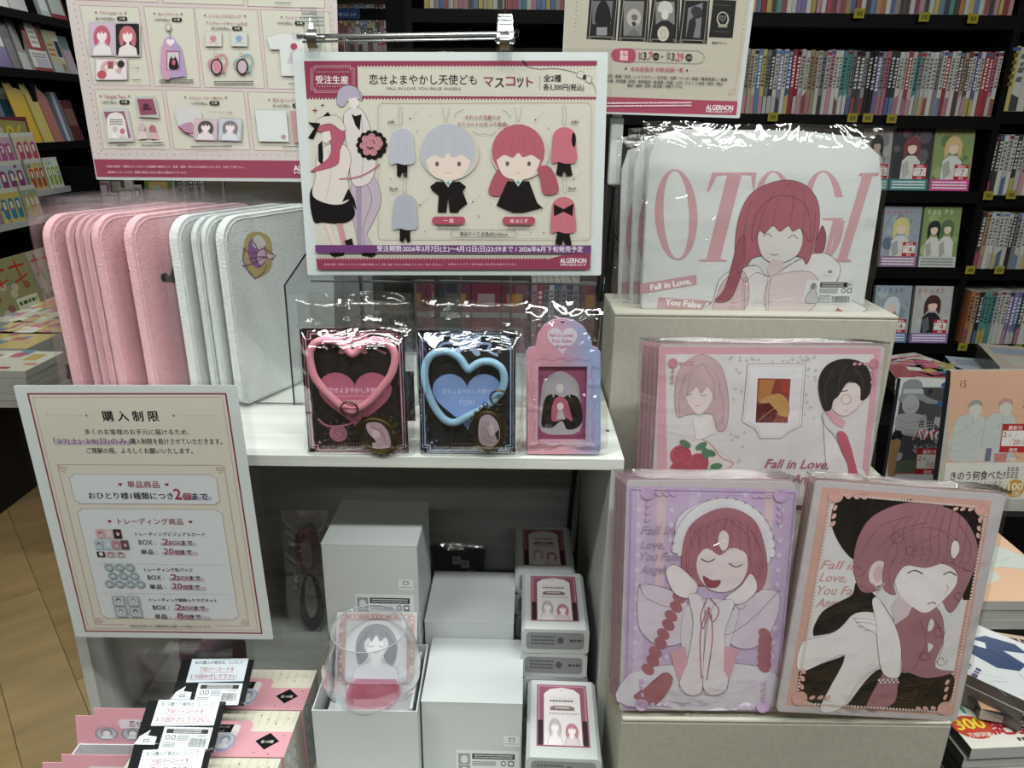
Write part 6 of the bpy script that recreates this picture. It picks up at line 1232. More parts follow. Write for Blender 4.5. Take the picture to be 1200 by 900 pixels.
# ================================================================ bagged shirts
def shirt(c, Y, label, front, seed):
    M, w_, h_ = pframe(c, Y, 4, 0); root = empty('folded_shirt', M, label, 'shirt')
    P = [(-w_/2, -h_/2+.004), (-w_/2+.004, -h_/2), (w_/2-.004, -h_/2), (w_/2, -h_/2+.004), (w_/2+.002, h_/2-.06), (w_/2-.006, h_/2-.025), (w_/2-.03, h_/2-.006), (w_/2-.10, h_/2), (-w_/2+.03, h_/2), (-w_/2+.006, h_/2-.008), (-w_/2-.001, h_/2-.03)]
    b = MB(); b.prism(P, -.011, 0, '#c9cccb'); b.build('cloth', MT['cloth'], root, bevel=.003, smooth='auto')
    A = Art(w_, h_, c, z=.0003)
    if front:
        A.crop(700, 130, .3)
        def O(cx, cy, rx, ry, th, col):
            o_ = [(cx+rx*math.cos(t)+(-ry*math.sin(t))*-.10, cy+ry*math.sin(t)) for t in [k*.2094 for k in range(30)]]
            i_ = [(cx+(rx-th)*math.cos(t)+(-ry*math.sin(t))*-.10, cy+(ry-7)*math.sin(t)) for t in [k*.2094 for k in range(30)]]
            A.poly([(x, y) for x, y in o_], col); A.poly([(x, y) for x, y in i_], '#c9cccb')
        LC = '#c0929a'; O(308, 398, 84, 178, 34, LC)
        A.poly([438,234, 608,234, 606,300, 600,300, 590,244, 552,242, 494,570, 522,574, 520,580, 410,580, 412,574, 440,570, 496,242, 456,246, 430,306, 422,306], LC)
        O(690, 400, 84, 172, 34, LC); O(880, 400, 84, 172, 34, LC); A.poly([905,330, 985,330, 975,420, 905,420], '#c9cccb'); A.poly([880,410, 960,410, 958,418, 940,420, 918,560, 900,566, 920,420, 880,418], LC)
        A.poly([1004,238, 1078,238, 1076,246, 1052,250, 992,568, 1010,574, 1008,580, 930,580, 934,572, 956,568, 1014,250, 1000,246], LC)
        A.poly([180,672, 404,634, 408,674, 184,712], LC); A.text('Fall in Love,', 226, 699, 386, 670, '#e6e4e2', .05, h=24); A.poly([258,726, 558,746, 556,784, 254,770], LC); A.text('You False Angels', 286, 756, 540, 778, '#e6e4e2', .05, h=24)
        # generic stand-in figure: pink hair, white hooded top, plain face
        A.ol = (.5, '#3a2c30')
        A.poly([478,742, 500,650, 560,610, 640,596, 700,640, 820,560, 900,545, 964,590, 968,640, 950,700, 1076,780, 478,782], '#d0cccc', True); A.poly([484,742, 520,650, 590,620, 620,700, 600,780, 490,782], '#c4aaae', True); A.poly([700,650, 850,620, 900,700, 860,780, 700,780], '#cbb9bc', True)
        A.line([478,742, 500,650, 560,610, 640,596], .5, '#3a2c30', sm=True); A.line([820,560, 900,545, 964,590, 968,640, 950,680], .5, '#3a2c30', sm=True)
        for x in (596, 604, 690, 700): A.line([x,640, x-2,700, x+4,782], .35, '#4a3a40', sm=True)
        A.poly([560,610, 548,500, 556,400, 590,320, 660,276, 740,264, 810,290, 856,350, 870,440, 858,520, 836,590, 800,560, 640,560, 600,600], '#a05a66', True)
        A.poly([520,690, 540,600, 560,500, 586,480, 590,580, 570,680, 540,740, 486,742], '#924e5a', True); A.poly([862,520, 880,440, 900,480, 896,540, 866,545], '#924e5a', True)
        A.poly([634,480, 660,440, 720,420, 790,440, 812,500, 790,560, 720,588, 660,560], '#ccc8c4', True); A.poly([700,570, 740,575, 750,620, 700,650, 680,610], '#c6b6b4')
        A.poly([612,500, 620,400, 680,330, 760,330, 820,380, 840,500, 800,450, 770,462, 750,440, 720,462, 690,440, 660,470, 640,460], '#a05a66', True)
        for l in ([740,270, 700,350, 690,440], [690,300, 650,380, 636,460], [790,300, 810,380, 806,460], [600,340, 580,440, 584,560], [850,380, 852,460, 846,540], [760,300, 760,380, 752,440]): A.line(l, .35, '#6a2c3a', sm=True)
        A.line([656,480, 672,470, 690,482], .7, '#3a2c30', sm=True); A.line([754,488, 774,476, 792,490], .7, '#3a2c30', sm=True); A.line([690,550, 706,555, 722,550], .8, '#8c3a48', sm=True)
        A.line([560,610, 600,660, 640,624, 700,640, 756,600, 830,560], .4, '#3a2c30', sm=True); A.poly([912,606, 952,612, 950,640, 908,634], '#c9cccb'); A.rect(924, 614, 938, 626, '#7a7c7c')
        A.poly([844,652, 1034,664, 1024,752, 832,746], '#ccd0d0'); m = A.sub(836, 656, 1030, 750, 190, 92); A.rect(60, 6, 165, 26, '#17171a'); A.bars(66, 8, 150, 24, '#b8b8b8', 2); A.rrect(158, 6, 186, 24, 4, '#3a3c3e', .3); A.text('M', 168, 21, 178, 21, '#17171a', .03); A.bars(60, 30, 130, 50, '#5a5c5e', 3); A.bars(60, 56, 106, 88, '#5a5c5e', 4); A.ell(152, 38, 9, 9, '#2c2e30'); A.ell(152, 38, 6, 6, '#ccd0d0'); A.rrect(166, 29, 184, 47, 4, '#2c2e30'); A.rrect(169, 32, 181, 44, 3, '#ccd0d0'); A.barcode(110, 60, 180, 86); A.poly([8,84, 16,50, 26,38, 24,22, 34,8, 46,20, 46,40, 54,60, 56,86], '#b4b4b6', True); A.ell(34, 22, 9, 12, '#7c7c80'); A.map = m
        A.poly([975,764, 1020,790, 1000,800, 965,784], '#a04454')
    else:
        A.unit(100, 80); O2 = '#c0929a'; A.ell(12, 42, 10, 24, O2); A.ell(12, 42, 6, 23, '#c9cccb'); A.poly([-1+2, 66, 26, 62, 26, 68, 1, 72], O2)
    A.build(root, 'print', 'cloth')
    f = crumple(w_+.018, h_+.010, .006, .0034, seed, 70, 56, 11, puff=.004); f.v = [(x, y+.002, z) for x, y, z in f.v]; f.build('film_bag', MT['film'], root, smooth=True)
shirt([(727, 168), (1004, 168), (1004, 363), (729, 363)], .925, 'rearmost bagged white shirt, only its left strip in view', False, 40)
shirt([(742, 158), (1012, 158), (1012, 364), (743, 364)], .900, 'middle bagged white shirt between front and rear shirts', False, 45)
shirt([(758, 150), (1027, 156), (1023, 366), (757, 364)], .872, 'front bagged white shirt printed with large pink letters and pink haired figure', True, 51)

# ================================================================ acrylic boards
def board(c, Y, lean, label, fn, n, Z=None, dz=.0075, dx=-.002, ecol='#b08a94', k=(0, 0, 1), yaw=0):
    M0, w_, h_ = pframe(c, Y, lean, yaw, Z)
    for i in range(n, -1, -1):
        M = M0 @ Matrix.Translation((dx*i, -.0006*i, -dz*i-.001)); front = i == 0
        root = empty('acrylic_board', M, label if front else label.split(' acrylic')[0].replace('front ', '')+' acrylic board, %s behind the front one in its pile' % ordn(i), 'board')
        b = slab(w_-.004, h_-.006, .003, '#bcb4b8' if front else ecol, 0, .004); b.build('panel', MT['plastic'], root, bevel=.0004)
        if front: A = Art(w_, h_, c, z=.0001); A.crop(*k); fn(A); A.build(root, 'print', 'gloss')
        f = crumple(w_+.004, h_+.004, .0022, .0011 if not front else .0028, 60+i+int(c[0][0]), 44 if front else 10, 52 if front else 10, 15, puff=.0012); f.build('film_bag', MT['film'], root, smooth=True)
        q = MB(); q.tube([(-w_/2-.001, h_/2+.0005, .0015), (-w_/4, h_/2+.0016, .0022), (0, h_/2+.0003, .0015), (w_/4, h_/2+.0018, .002), (w_/2+.001, h_/2+.0008, .0015)], .0012, seg=6); q.build('folded_film_edge', MT['film'], root, smooth=True)
def corner_roses(A, pts, r_, col, c2):
    for x, y, sx, sy in pts:
        A.rose(x, y, r_, col, c2, .35)
        for q in (1.6, 2.7, 3.7): A.ell(x+sx*r_*q, y+sy*2, r_*.42, r_*.26, col, 25*sx*sy, 10); A.ell(x+sx*2, y+sy*r_*q, r_*.26, r_*.42, col, 25*sx*sy, 10)
        A.line([x+sx*r_, y, x+sx*r_*4.2, y-sy*r_*.4], .3, c2, sm=True); A.line([x, y+sy*r_, x-sx*r_*.4, y+sy*r_*4.2], .3, c2, sm=True)
def art_purple(A):
    A.ol = (.28, '#5a3a4c')
    A.poly([102,84, 648,92, 606,828, 82,822], '#bda4c6')
    for q, cc in ((132, '#c6aecb'), (196, '#cdb0b8'), (300, '#c4accd'), (420, '#b89cc4'), (545, '#ccb0b8')): A.poly([q,90, q+28,90, q+14,822, q-14,822], cc)
    for x in (140, 245, 330, 480, 600):
        for y in range(110, 800, 48): A.poly([x-(y-100)*.03,y-10, x+9-(y-100)*.03,y, x-(y-100)*.03,y+10, x-9-(y-100)*.03,y], '#cdbfd6')
    A.line([112,94, 640,102, 598,818, 92,812], .8, '#a884b4', True); A.line([122,104, 630,112, 590,808, 102,802], .3, '#d0c0d8', True)
    for t_, y in (('Fall in', 234), ('Love,', 280), ('You False', 318), ('Angels', 360)): A.text(t_, 142, y, 142+len(t_)*15.5, y, '#a890b0', .02, h=26, shear=.3)
    A.poly([104,694, 200,668, 350,660, 500,664, 596,694, 590,812, 96,806], '#d0c8d4', True); A.line([104,694, 200,668, 350,660, 500,664, 596,694], .4, '#5a3a4c', sm=True)
    # generic stand-in: figure in white frilled dress, pink hair, chin on both hands
    A.poly([140,400, 180,398, 250,420, 300,470, 290,580, 210,600, 150,560, 132,500], '#cdbfcf', True); A.poly([596,420, 560,414, 480,440, 430,500, 440,590, 510,610, 570,560, 600,480], '#cdbfcf', True); A.poly([290,470, 460,460, 440,600, 430,700, 300,700], '#d0c6d0', True)
    for l in ([140,400, 180,398, 250,420, 240,470, 160,440, 140,400], [596,420, 540,414, 470,440, 420,560, 500,520, 596,420]): A.poly(l, '#d6d0d8', True); A.line(l, .45, '#5a3a4c', sm=True)
    for cx in (268, 555): 
        for k in range(9): A.ell(cx-14*k*(.9 if cx < 400 else -.0)+4*(k % 2), 440+30*k if cx < 400 else 560+14*k, 24, 17, '#a0606e' if k % 2 else '#a3646f', 40, 12); A.z -= 0
    A.poly([262,300, 256,200, 300,150, 380,122, 470,134, 540,180, 568,250, 560,330, 520,300, 300,300], '#d2ccd4', True)
    for k in range(18): a = math.pi*(1.02+k*.058); A.ell(412+156*math.cos(a), 290+160*math.sin(a), 15, 15, '#d6d2d8', n=10)
    A.line([(412+168*math.cos(math.pi*(1+k*.06)), 290+172*math.sin(math.pi*(1+k*.06))) for k in range(18)], .4, '#5a3a4c', sm=True)
    A.poly([282,420, 276,300, 300,210, 370,160, 440,152, 510,190, 545,270, 556,360, 530,420, 480,400, 330,400], '#a36674', True)
    A.ell(408, 330, 84, 92, '#d8c8cc'); A.poly([300,360, 306,270, 350,206, 420,186, 490,214, 530,290, 520,380, 490,300, 440,276, 400,300, 360,278, 330,300], '#a36674', True)
    for l in ([330,300, 340,230, 400,190], [500,320, 490,240, 430,190], [300,380, 290,300, 320,220], [530,380, 540,300, 500,220], [420,186, 410,240, 400,296]): A.line(l, .4, '#7c3048', sm=True)
    for k in range(9): A.line([320+k*24,172+abs(k-4)*8, 300+k*27,230, 316+k*25,286], .3, '#7c3048', sm=True)
    for x, y, q in ((500,420,22), (530,330,18), (300,350,18), (470,460,20)): A.line([(x+q*math.cos(t*.9)*(1-t*.1), y+q*math.sin(t*.9)*(1-t*.1)) for t in range(8)], .35, '#9c4860', sm=True)
    A.poly([396,232, 412,220, 428,240, 424,276, 408,286, 394,262], '#d8c8cc', True)
    A.line([340,312, 362,322, 384,312], .9, '#4a2c38', sm=True); A.line([430,326, 452,338, 474,330], .9, '#4a2c38', sm=True); A.poly([346,368, 376,382, 404,382, 392,404, 360,402], '#8c4450', True)
    A.poly([224,350, 252,330, 296,360, 330,400, 300,440, 250,420], '#dcd2d6', True); A.poly([520,380, 500,360, 470,400, 420,440, 470,460, 520,420], '#dcd2d6', True); A.line([224,350, 252,330, 296,360, 330,400], .4, '#5a3a4c', sm=True); A.line([520,380, 500,360, 470,400, 420,440], .4, '#5a3a4c', sm=True)
    A.poly([300,430, 350,460, 350,700, 346,760, 300,766, 272,730, 300,640, 316,520], '#d8ced6', True); A.poly([450,450, 380,470, 356,600, 352,740, 380,768, 430,750, 436,650, 420,560], '#d8ced6', True); A.line([272,730, 300,766, 346,760, 350,700], .45, '#5a3a4c', sm=True); A.line([352,700, 352,740, 380,768, 430,750, 436,700], .45, '#5a3a4c', sm=True)
    A.poly([240,620, 290,600, 300,660, 270,720], '#cf9aa8'); A.poly([420,600, 470,610, 440,720, 420,680], '#cf9aa8')
    for l in ([360,440, 340,500, 350,540, 370,470], [370,440, 400,480, 380,520, 364,470], [360,480, 340,560, 345,710], [375,490, 380,580, 364,715]): A.line(l, 1.1, '#a85a74', sm=True)
    A.poly([120,770, 160,740, 220,690, 250,710, 230,760, 190,800, 150,790], '#a3646f', True); A.line([120,770, 160,740, 220,690], .4, '#7c3048', sm=True)
    corner_roses(A, [(164,104,1,1), (592,110,-1,1), (146,800,1,-1), (556,808,-1,-1)], 22, '#c4a4c8', '#8c64a0')
board([(733, 561), (930, 561), (919, 838), (722.5, 836)], .6, 9, 'front purple portrait acrylic board with laughing figure in white frilled dress', art_purple, 4, Z=.906, dx=-.0015, ecol='#b894a4', k=(700, 540, .3557))
def art_black(A):
    A.ol = (.28, '#4a3840')
    A.poly([106,96, 664,124, 626,852, 74,800], '#c99c92'); A.poly([140,128, 640,154, 600,830, 104,786], '#d0cdd0')
    A.poly([150,150, 190,120, 330,132, 400,130, 300,190, 250,320, 200,300, 150,220], '#171518', True); A.poly([500,140, 600,148, 642,190, 636,456, 610,458, 560,300], '#171518')
    lattice(A, 560, 480, 620, 690, 40, '#c0bcc4', .2)
    for t_, y in (('Fall in', 358), ('Love,', 398), ('You False', 440), ('Angels', 480)): A.text(t_, 130, y, 130+len(t_)*17, y+2, '#c09088', .02, h=28, shear=.3)
    A.poly([130,560, 150,500, 190,470, 240,440, 250,400, 300,430, 330,470, 320,520, 240,540, 160,590], '#1b191c', True); A.poly([100,690, 240,640, 230,720, 190,812, 104,770], '#171518'); A.poly([270,800, 350,690, 440,700, 560,700, 612,720, 604,800, 540,836, 270,810], '#171518', True)
    A.poly([104,590, 200,560, 260,500, 350,510, 400,580, 380,660, 300,720, 250,812, 180,810, 240,640, 104,690], '#dad4d6', True); A.line([104,590, 200,560, 250,500], .4, '#3a2c34', sm=True); A.line([104,690, 180,690, 240,640, 180,806], .4, '#3a2c34', sm=True)
    A.poly([380,460, 520,480, 560,580, 540,680, 610,700, 520,720, 430,700, 420,800, 330,820, 370,700, 400,600], '#9c6a74', True)
    A.poly([236,360, 234,270, 270,190, 360,142, 460,138, 560,170, 620,240, 640,310, 620,400, 570,500, 500,400, 380,360, 330,420, 270,430], '#9c6a74', True)
    A.poly([370,340, 480,330, 560,350, 580,400, 540,460, 490,500, 440,480, 390,440], '#ddd4d6', True); A.poly([390,440, 440,480, 430,510, 390,540, 370,480], '#c8b4be'); A.ell(315, 370, 30, 42, '#d8c4c8'); A.ell(316, 372, 17, 26, '#c8a8b4')
    A.poly([330,350, 350,270, 420,220, 520,230, 600,290, 640,360, 590,350, 540,330, 470,350, 400,345, 370,400, 380,440, 340,420], '#9c6a74', True)
    for l in ([250,320, 300,220, 400,180], [300,300, 360,230, 460,200], [400,345, 430,280, 500,240], [560,340, 560,280, 500,220], [610,330, 610,270, 560,200], [360,420, 352,350, 370,290], [540,680, 560,600, 520,520], [470,690, 500,600, 470,520], [430,780, 480,790, 486,750, 460,745]): A.line(l, .4, '#7c3448', sm=True)
    for k in range(9): A.line([380+k*26,150+abs(k-4)*7, 350+k*30,230, 372+k*27,300, 356+k*28,336], .3, '#7c3448', sm=True)
    for x, y, q in ((360,250,26), (410,290,22), (250,360,24), (560,290,26), (610,340,22), (270,420,20), (590,440,20), (540,560,24), (500,640,22), (560,660,20), (460,780,26)): A.line([(x+q*math.cos(t*.9)*(1-t*.1), y+q*math.sin(t*.9)*(1-t*.1)) for t in range(8)], .32, '#6c2c3c', sm=True)
    A.poly([548,262, 566,262, 574,290, 560,318, 546,300], '#ddd4d6', True); A.poly([505,520, 520,530, 516,556, 500,560], '#d0cdd0', True); A.poly([508,600, 528,612, 512,632], '#d0cdd0', True)
    A.line([410,368, 434,358, 462,370], .9, '#2c2228', sm=True); A.line([530,372, 552,362, 574,374], .9, '#2c2228', sm=True); A.line([490,470, 504,464, 518,468], .8, '#8c4450', sm=True); A.line([545,400, 552,420, 540,436], .3, '#8c6a74', sm=True)
    for x, y, a in ((256, 516, 0), (262, 530, 6), (272, 544, 10), (290, 556, 14)): A.ell(x+52, y+6, 56, 9, '#e0dadc', 8+a); A.line([x, y, x+50, y+4, x+106, y+22+a], .3, '#4a3840', sm=True)
    A.poly([306,460, 330,456, 390,540, 420,620, 426,710, 370,700, 340,600, 330,540], '#ded8da', True); A.line([330,456, 390,540, 420,620, 426,710], .4, '#4a3840', sm=True)
    for k in range(10): A.ell(360+k*7, 722+(k % 2)*8, 4, 4, '#cfc8cc', n=8)
    A.line([300,400, 320,420, 340,400, 316,440], 1.0, '#b8b0b8', sm=True)
    for k in range(50): t = k/50; A.ell(160+490*t, 118+28*t, 4.5, 4.5, '#d4c0b8', n=6); A.z -= A.DZ
    for k in range(60): t = k/60; A.ell(648-36*t, 160+670*t, 4.5, 4.5, '#d4c0b8', n=6); A.ell(134-32*t, 140+640*t, 4.5, 4.5, '#d4c0b8', n=6); A.z -= 2*A.DZ
    for k in range(46): t = k/46; A.ell(110+490*t, 792+44*t, 4.5, 4.5, '#d4c0b8', n=6); A.z -= A.DZ
    A.z += A.DZ
    corner_roses(A, [(150,122,1,1), (632,150,-1,1), (112,776,1,-1), (590,822,-1,-1)], 24, '#d4a49a', '#a8685c')
board([(938, 564), (1166, 573), (1140, 853), (924, 834)], .59, 9, 'front salmon framed portrait acrylic board with dark backdrop and long pink hair', art_black, 3, Z=.906, dx=.0012, ecol='#b08a84', k=(910, 540, .3554), yaw=3)
def art_land(A):
    A.ol = (.25, '#7a5a64')
    A.poly([110,100, 1072,106, 1050,760, 120,756], '#d0cbcd'); A.poly([110,100, 1072,106, 1068,132, 140,132, 170,756, 120,756], '#cf9aa6'); A.poly([1042,130, 1070,130, 1052,760, 1026,760], '#cf9aa6')
    r = random.Random(2)
    for k in range(46): x, y = r.choice(((r.uniform(440, 500), r.uniform(150, 640)), (r.uniform(750, 800), r.uniform(150, 420)), (r.uniform(400, 800), r.uniform(140, 165)))); A.star(x, y, 9, '#b9b3b4', .55)
    A.poly([498,172, 748,172, 748,440, 690,470, 664,496, 568,496, 546,455, 486,424], '#d6d2d6'); A.line([498,172, 748,172, 748,440, 690,470, 664,496, 568,496, 546,455, 486,424], .5, '#6a5a60', True); A.line([508,182, 738,182, 738,432, 684,462, 660,486, 574,486, 554,448, 496,416], .25, '#8a7a80', True)
    A.rect(534, 225, 698, 438, '#d8d4dc'); A.poly([544,234, 688,236, 686,428, 545,426], '#8c3c34'); A.poly([552,240, 620,240, 600,330, 560,345, 550,330], '#b0703c'); A.poly([560,330, 640,300, 684,340, 684,400, 620,380], '#b88a50', True); A.poly([546,345, 600,340, 640,380, 620,426, 546,426], '#5c1c20'); A.poly([640,250, 686,240, 686,300, 650,290], '#a04030'); A.line([556,420, 640,350], .5, '#c8a070')
    for l, cc in (([200,400, 186,300, 200,200, 260,142, 320,136, 380,180, 410,260, 424,360, 416,450, 380,460, 350,390, 250,390], '#c0a2a6'),): A.poly(l, cc, True); A.line(l, .4, '#8a5a68', True, True)
    A.poly([232,300, 260,260, 330,270, 352,300, 340,350, 296,392, 250,350], '#dccacc', True); A.poly([216,320, 230,230, 280,180, 340,190, 380,260, 370,330, 330,270, 300,300, 280,270, 250,300], '#c0a2a6', True)
    for l in ([240,300, 250,220, 300,170], [360,320, 350,240, 300,170], [400,430, 398,340, 370,250], [210,400, 206,300, 230,210]): A.line(l, .35, '#8a5a68', sm=True)
    A.line([236,300, 250,306, 262,300], .5, '#5a3a48', sm=True); A.line([296,304, 310,310, 322,304], .5, '#5a3a48', sm=True); A.line([276,350, 290,354, 302,346], .4, '#8c4450', sm=True)
    A.poly([270,400, 300,410, 350,390, 370,470, 310,500, 286,510], '#dcd4d2'); A.poly([200,640, 230,540, 310,500, 400,560, 450,600, 420,700, 200,740], '#d6ccc8', True); A.line([310,500, 350,520, 400,580, 455,608, 400,650], 1.2, '#b8846a', sm=True)
    A.poly([838,380, 850,440, 900,500, 960,600, 1040,640, 1040,750, 900,750, 860,560], '#d8d2d4', True); A.poly([840,370, 880,380, 940,420, 930,450, 890,430], '#d49aa4'); A.poly([905,480, 945,476, 990,590, 1020,700, 980,720, 960,610], '#b8566c', True); A.line([830,390, 850,440, 900,490, 960,610], .4, '#5a3a48', sm=True)
    A.poly([852,300, 880,260, 1000,260, 1010,330, 940,396, 880,370], '#dccbca', True); A.poly([840,370, 812,290, 814,220, 850,170, 920,150, 1000,170, 1036,230, 1036,300, 1000,330, 990,270, 940,250, 900,310, 880,330, 870,370], '#2c282b', True)
    for l in ([850,350, 840,270, 870,200], [900,300, 900,230, 930,180], [1000,310, 1000,240, 960,190]): A.line(l, .4, '#5a5256', sm=True)
    A.line([912,290, 940,286], 1.0, '#2c282b'); A.ell(935, 325, 22, 22, '#5a4a50'); A.ell(935, 325, 20, 20, '#dccbca'); A.line([930,372, 944,376], .5, '#8c4450')
    for x, y in ((222, 570), (300, 606), (220, 640)): A.rose(x, y, 48, '#b8505c', '#7c2838', .6)
    for x, y, a in ((240, 520, 30), (310, 530, -30), (350, 560, 20), (380, 620, -10), (350, 650, 40), (330, 560, 70)): A.ell(x, y, 28, 15, '#4c7c5c', a); A.line([(x-18, y), (x+18, y)], .2, '#2c5440')
    A.text('Fall in Love,', 596, 626, 878, 630, '#a85a70', .02, shear=.3); A.text('False Angels', 596, 690, 870, 694, '#a85a70', .02, shear=.3); A.text('You', 492, 690, 575, 690, '#a85a70', .02, shear=.3)
    corner_roses(A, [(172,168,1,1), (1042,170,-1,1)], 22, '#cf8c9a', '#a04c60')
board([(768, 401), (1033, 403), (1024, 596), (764, 594)], .70, 6, 'landscape acrylic board with two figures and a small framed picture', art_land, 4, dx=-.003, ecol='#c0959e', k=(740, 380, .2667), Z=1.058)
# ================================================================ books and magazines on the right table
def stand_rect(c, Y, lean, t, label, fn, k, cat='book', name='comic', yaw=0, edge='#b0ada4', film=True):
    M, w_, h_ = pframe(c, Y, lean, yaw); root = empty(name, M, label, cat)
    b = MB(); b.box(-w_/2, -h_/2, -t, w_/2, h_/2, 0, cols=[edge, edge, edge, edge, edge, '#3a3a40']); b.build('pages', MT['gloss'], root)
    A = Art(w_, h_, c); A.crop(*k); fn(A); A.build(root, 'cover_print', 'gloss')
    if film: f = crumple(w_+.002, h_+.002, .0015, .0009, int(c[0][0]) % 97, 26, 30, 22); f.build('shrink_film', MT['film'], root, smooth=True)
    return root
def kin(A):
    A.poly([88,108, 378,112, 350,720, 40,720], '#c9cac8'); A.poly([98,150, 356,152, 338,600, 60,600], '#4a4a4e'); A.poly([366,240, 344,600, 352,600, 376,240], '#4c6890')
    r = random.Random(3)
    for i in range(16): A.ell(r.uniform(100, 340), r.uniform(160, 560), r.uniform(8, 40), r.uniform(6, 26), r.choice(('#6c6c70', '#8c8c90', '#303034', '#a4a4a6')), r.uniform(0, 90))
    A.poly([84,210, 96,180, 104,130, 150,110, 196,126, 212,186, 300,226, 240,232, 180,210, 100,222], '#8a8a90', True); A.poly([108,160, 206,160, 212,182, 106,182], '#b4b4b8'); A.ell(150, 238, 44, 50, '#a4a4a6'); A.line([130,250, 150,262, 176,246], .6, '#3a3a3e', sm=True)
    A.poly([80,300, 140,280, 230,300, 240,400, 100,380], '#9a9a9c', True); A.line([90,310, 160,330, 230,300], .8, '#5c5c60', sm=True); A.line([90,350, 160,370, 236,350], .8, '#5c5c60', sm=True)
    A.poly([60,600, 62,420, 76,380, 110,380, 116,440, 100,520, 110,600], '#a8805c', True); A.poly([66,420, 74,376, 112,372, 118,420, 96,410], '#242428', True); A.poly([90,600, 110,530, 200,520, 210,600], '#5c6650')
    A.text('3', 296, 244, 362, 244, '#2e5c94', .06, h=116); A.text('金田', 190, 352, 280, 352, '#d4d4d2', .06); A.text('金田', 192, 350, 278, 350, '#18181b', .03)
    A.text('パパの', 176, 416, 338, 416, '#d8d4d2', .07, h=52); A.text('パパ', 178, 414, 296, 414, '#b02c3c', .035, h=50); A.text('の', 306, 412, 336, 412, '#18181b', .03); A.text('事件簿', 184, 482, 340, 482, '#d8d8d6', .07); A.text('事件簿', 186, 480, 338, 480, '#18181b', .03)
    A.bars(100, 586, 200, 600, '#b04a50', 1); sticker(A, 204, 462, 132, 140, '10')
stand_rect([(1049.5, 444.5), (1113, 445), (1104, 590), (1039, 589)], 1.46, 4, .014, 'comic with grey hat figure and big blue number 3, beside the cardboard riser', kin, (1030, 420, .2222))
def pea(A):
    A.poly([318,72, 1100,60, 1100,740, 372,740, 372,560], '#d3a68c'); A.poly([366,560, 1100,556, 1100,745, 372,745], '#cfccc6')
    A.text('15', 380, 162, 412, 162, '#5c4a44', .0, h=38)
    for i, ch in enumerate('よしながふみ'): A.text(ch, 728, 110+i*32, 744, 110+i*32, '#5c4a44', .01)
    for (cx, cy, s) in ((480, 300, 1), (640, 290, 1)):
        A.poly([cx-100,540, cx-100,cy+60, cx-60,cy+10, cx-20,cy+10, cx+50,cy+20, cx+70,cy+100, cx+60,540], '#b7bcba', True); A.line([cx-100,540, cx-100,cy+60, cx-60,cy+10, cx-20,cy+10, cx+50,cy+20, cx+70,cy+100, cx+60,540], .4, '#7c6a60', sm=True)
        A.ell(cx, cy-20, 36, 44, '#c4c0b8'); A.line([cx-34,cy-10, cx-40,cy-50, cx-4,cy-70, cx+30,cy-54, cx+34,cy-20], .5, '#7c5c54', sm=True); A.poly([cx-36,cy-30, cx-30,cy-62, cx,cy-72, cx+32,cy-50, cx+30,cy-36, cx,cy-50], '#8f9290' if cx < 500 else '#c08c8c', True)
        A.line([cx-60,cy+100, cx-10,cy+60, cx-14,cy+10], .4, '#7c6a60', sm=True); A.line([cx-40,cy+60, cx+10,cy+120, cx+50,cy+80], .4, '#7c6a60', sm=True)
    A.rrect(524, 486, 552, 556, 6, '#c4b8b4'); A.rrect(564, 484, 594, 552, 4, '#6c6a80'); A.poly([610,512, 680,510, 676,556, 614,556], '#b87a74'); A.ell(710, 540, 18, 14, '#c8c0b8'); A.line([696,536, 720,524, 750,540], .6, '#5c4a44', sm=True)
    A.text('きのう何食べた?', 400, 646, 682, 640, '#2a2422', .02, h=42); A.text('ごはんといると、', 500, 680, 684, 676, '#3c3430', .01, h=26); A.text('うれしい', 560, 720, 650, 716, '#3c3430', .01, h=24)
    for i in range(3): A.bars(690+i*22, 580, 704+i*22, 640, '#3c3430', 5)
    A.ell(742, 690, 48, 46, '#c08c34'); A.text('100', 704, 700, 780, 700, '#e0d8c8', .03); A.text('万部', 716, 726, 768, 726, '#e0d8c8', .01); sticker(A, 634, 356, 138, 150, '20')
    for k in range(12): A.line([470+k*3, 110+k*13, 590+k*1, 104+k*13], .35, '#e2c8b8')
stand_rect([(1102, 437), (1262, 434), (1250, 606), (1106, 606)], 1.22, 6, .016, 'peach comic with two seated outlined figures and round orange badge', pea, (1030, 420, .2222))
b = MB(); q = aty(1150, 606, 1.22); b.box(q.x-.13, 1.20, .551, q.x+.22, 1.34, aty(1150, 602, 1.21).z); b.build('display_block', MT['black'], origin=True, label='dark display block carrying the peach comic', cat='block')
b = MB(); q = aty(1075, 589, 1.46); b.box(q.x-.1, 1.44, .551, q.x+.07, 1.56, q.z-.001); b.build('display_block', MT['black'], origin=True, label='dark display block carrying the comic with the hat figure', cat='block')
def pile(FL, Z, w_, h_, t, n, rot, labels, fn, edge='#a9a69e', spine='#3a3836', px=None, low=None):
    q = atz(FL[0], FL[1], Z); c_, s_ = math.cos(R(rot)), math.sin(R(rot)); cx = q.x+c_*w_/2-s_*h_/2; cy = q.y+s_*w_/2+c_*h_/2; rg2 = random.Random(int(FL[0]))
    for k in range(n):
        top = k == 0; z = Z-(k+1)*t; j = 0 if top else .003
        flatmag(cx+rg2.uniform(-j, j), cy+rg2.uniform(-j, j)+(low or 0)*(k > 0), z, w_, h_, t-.0008, rot+(0 if top else rg2.uniform(-1, 1)), labels if top else '%s, %s below the top of its pile' % (' '.join(labels.split(',')[0].split()[:9]), ordn(k)), fn if top else plain('#8f8a84'), edge=edge, spine=spine)
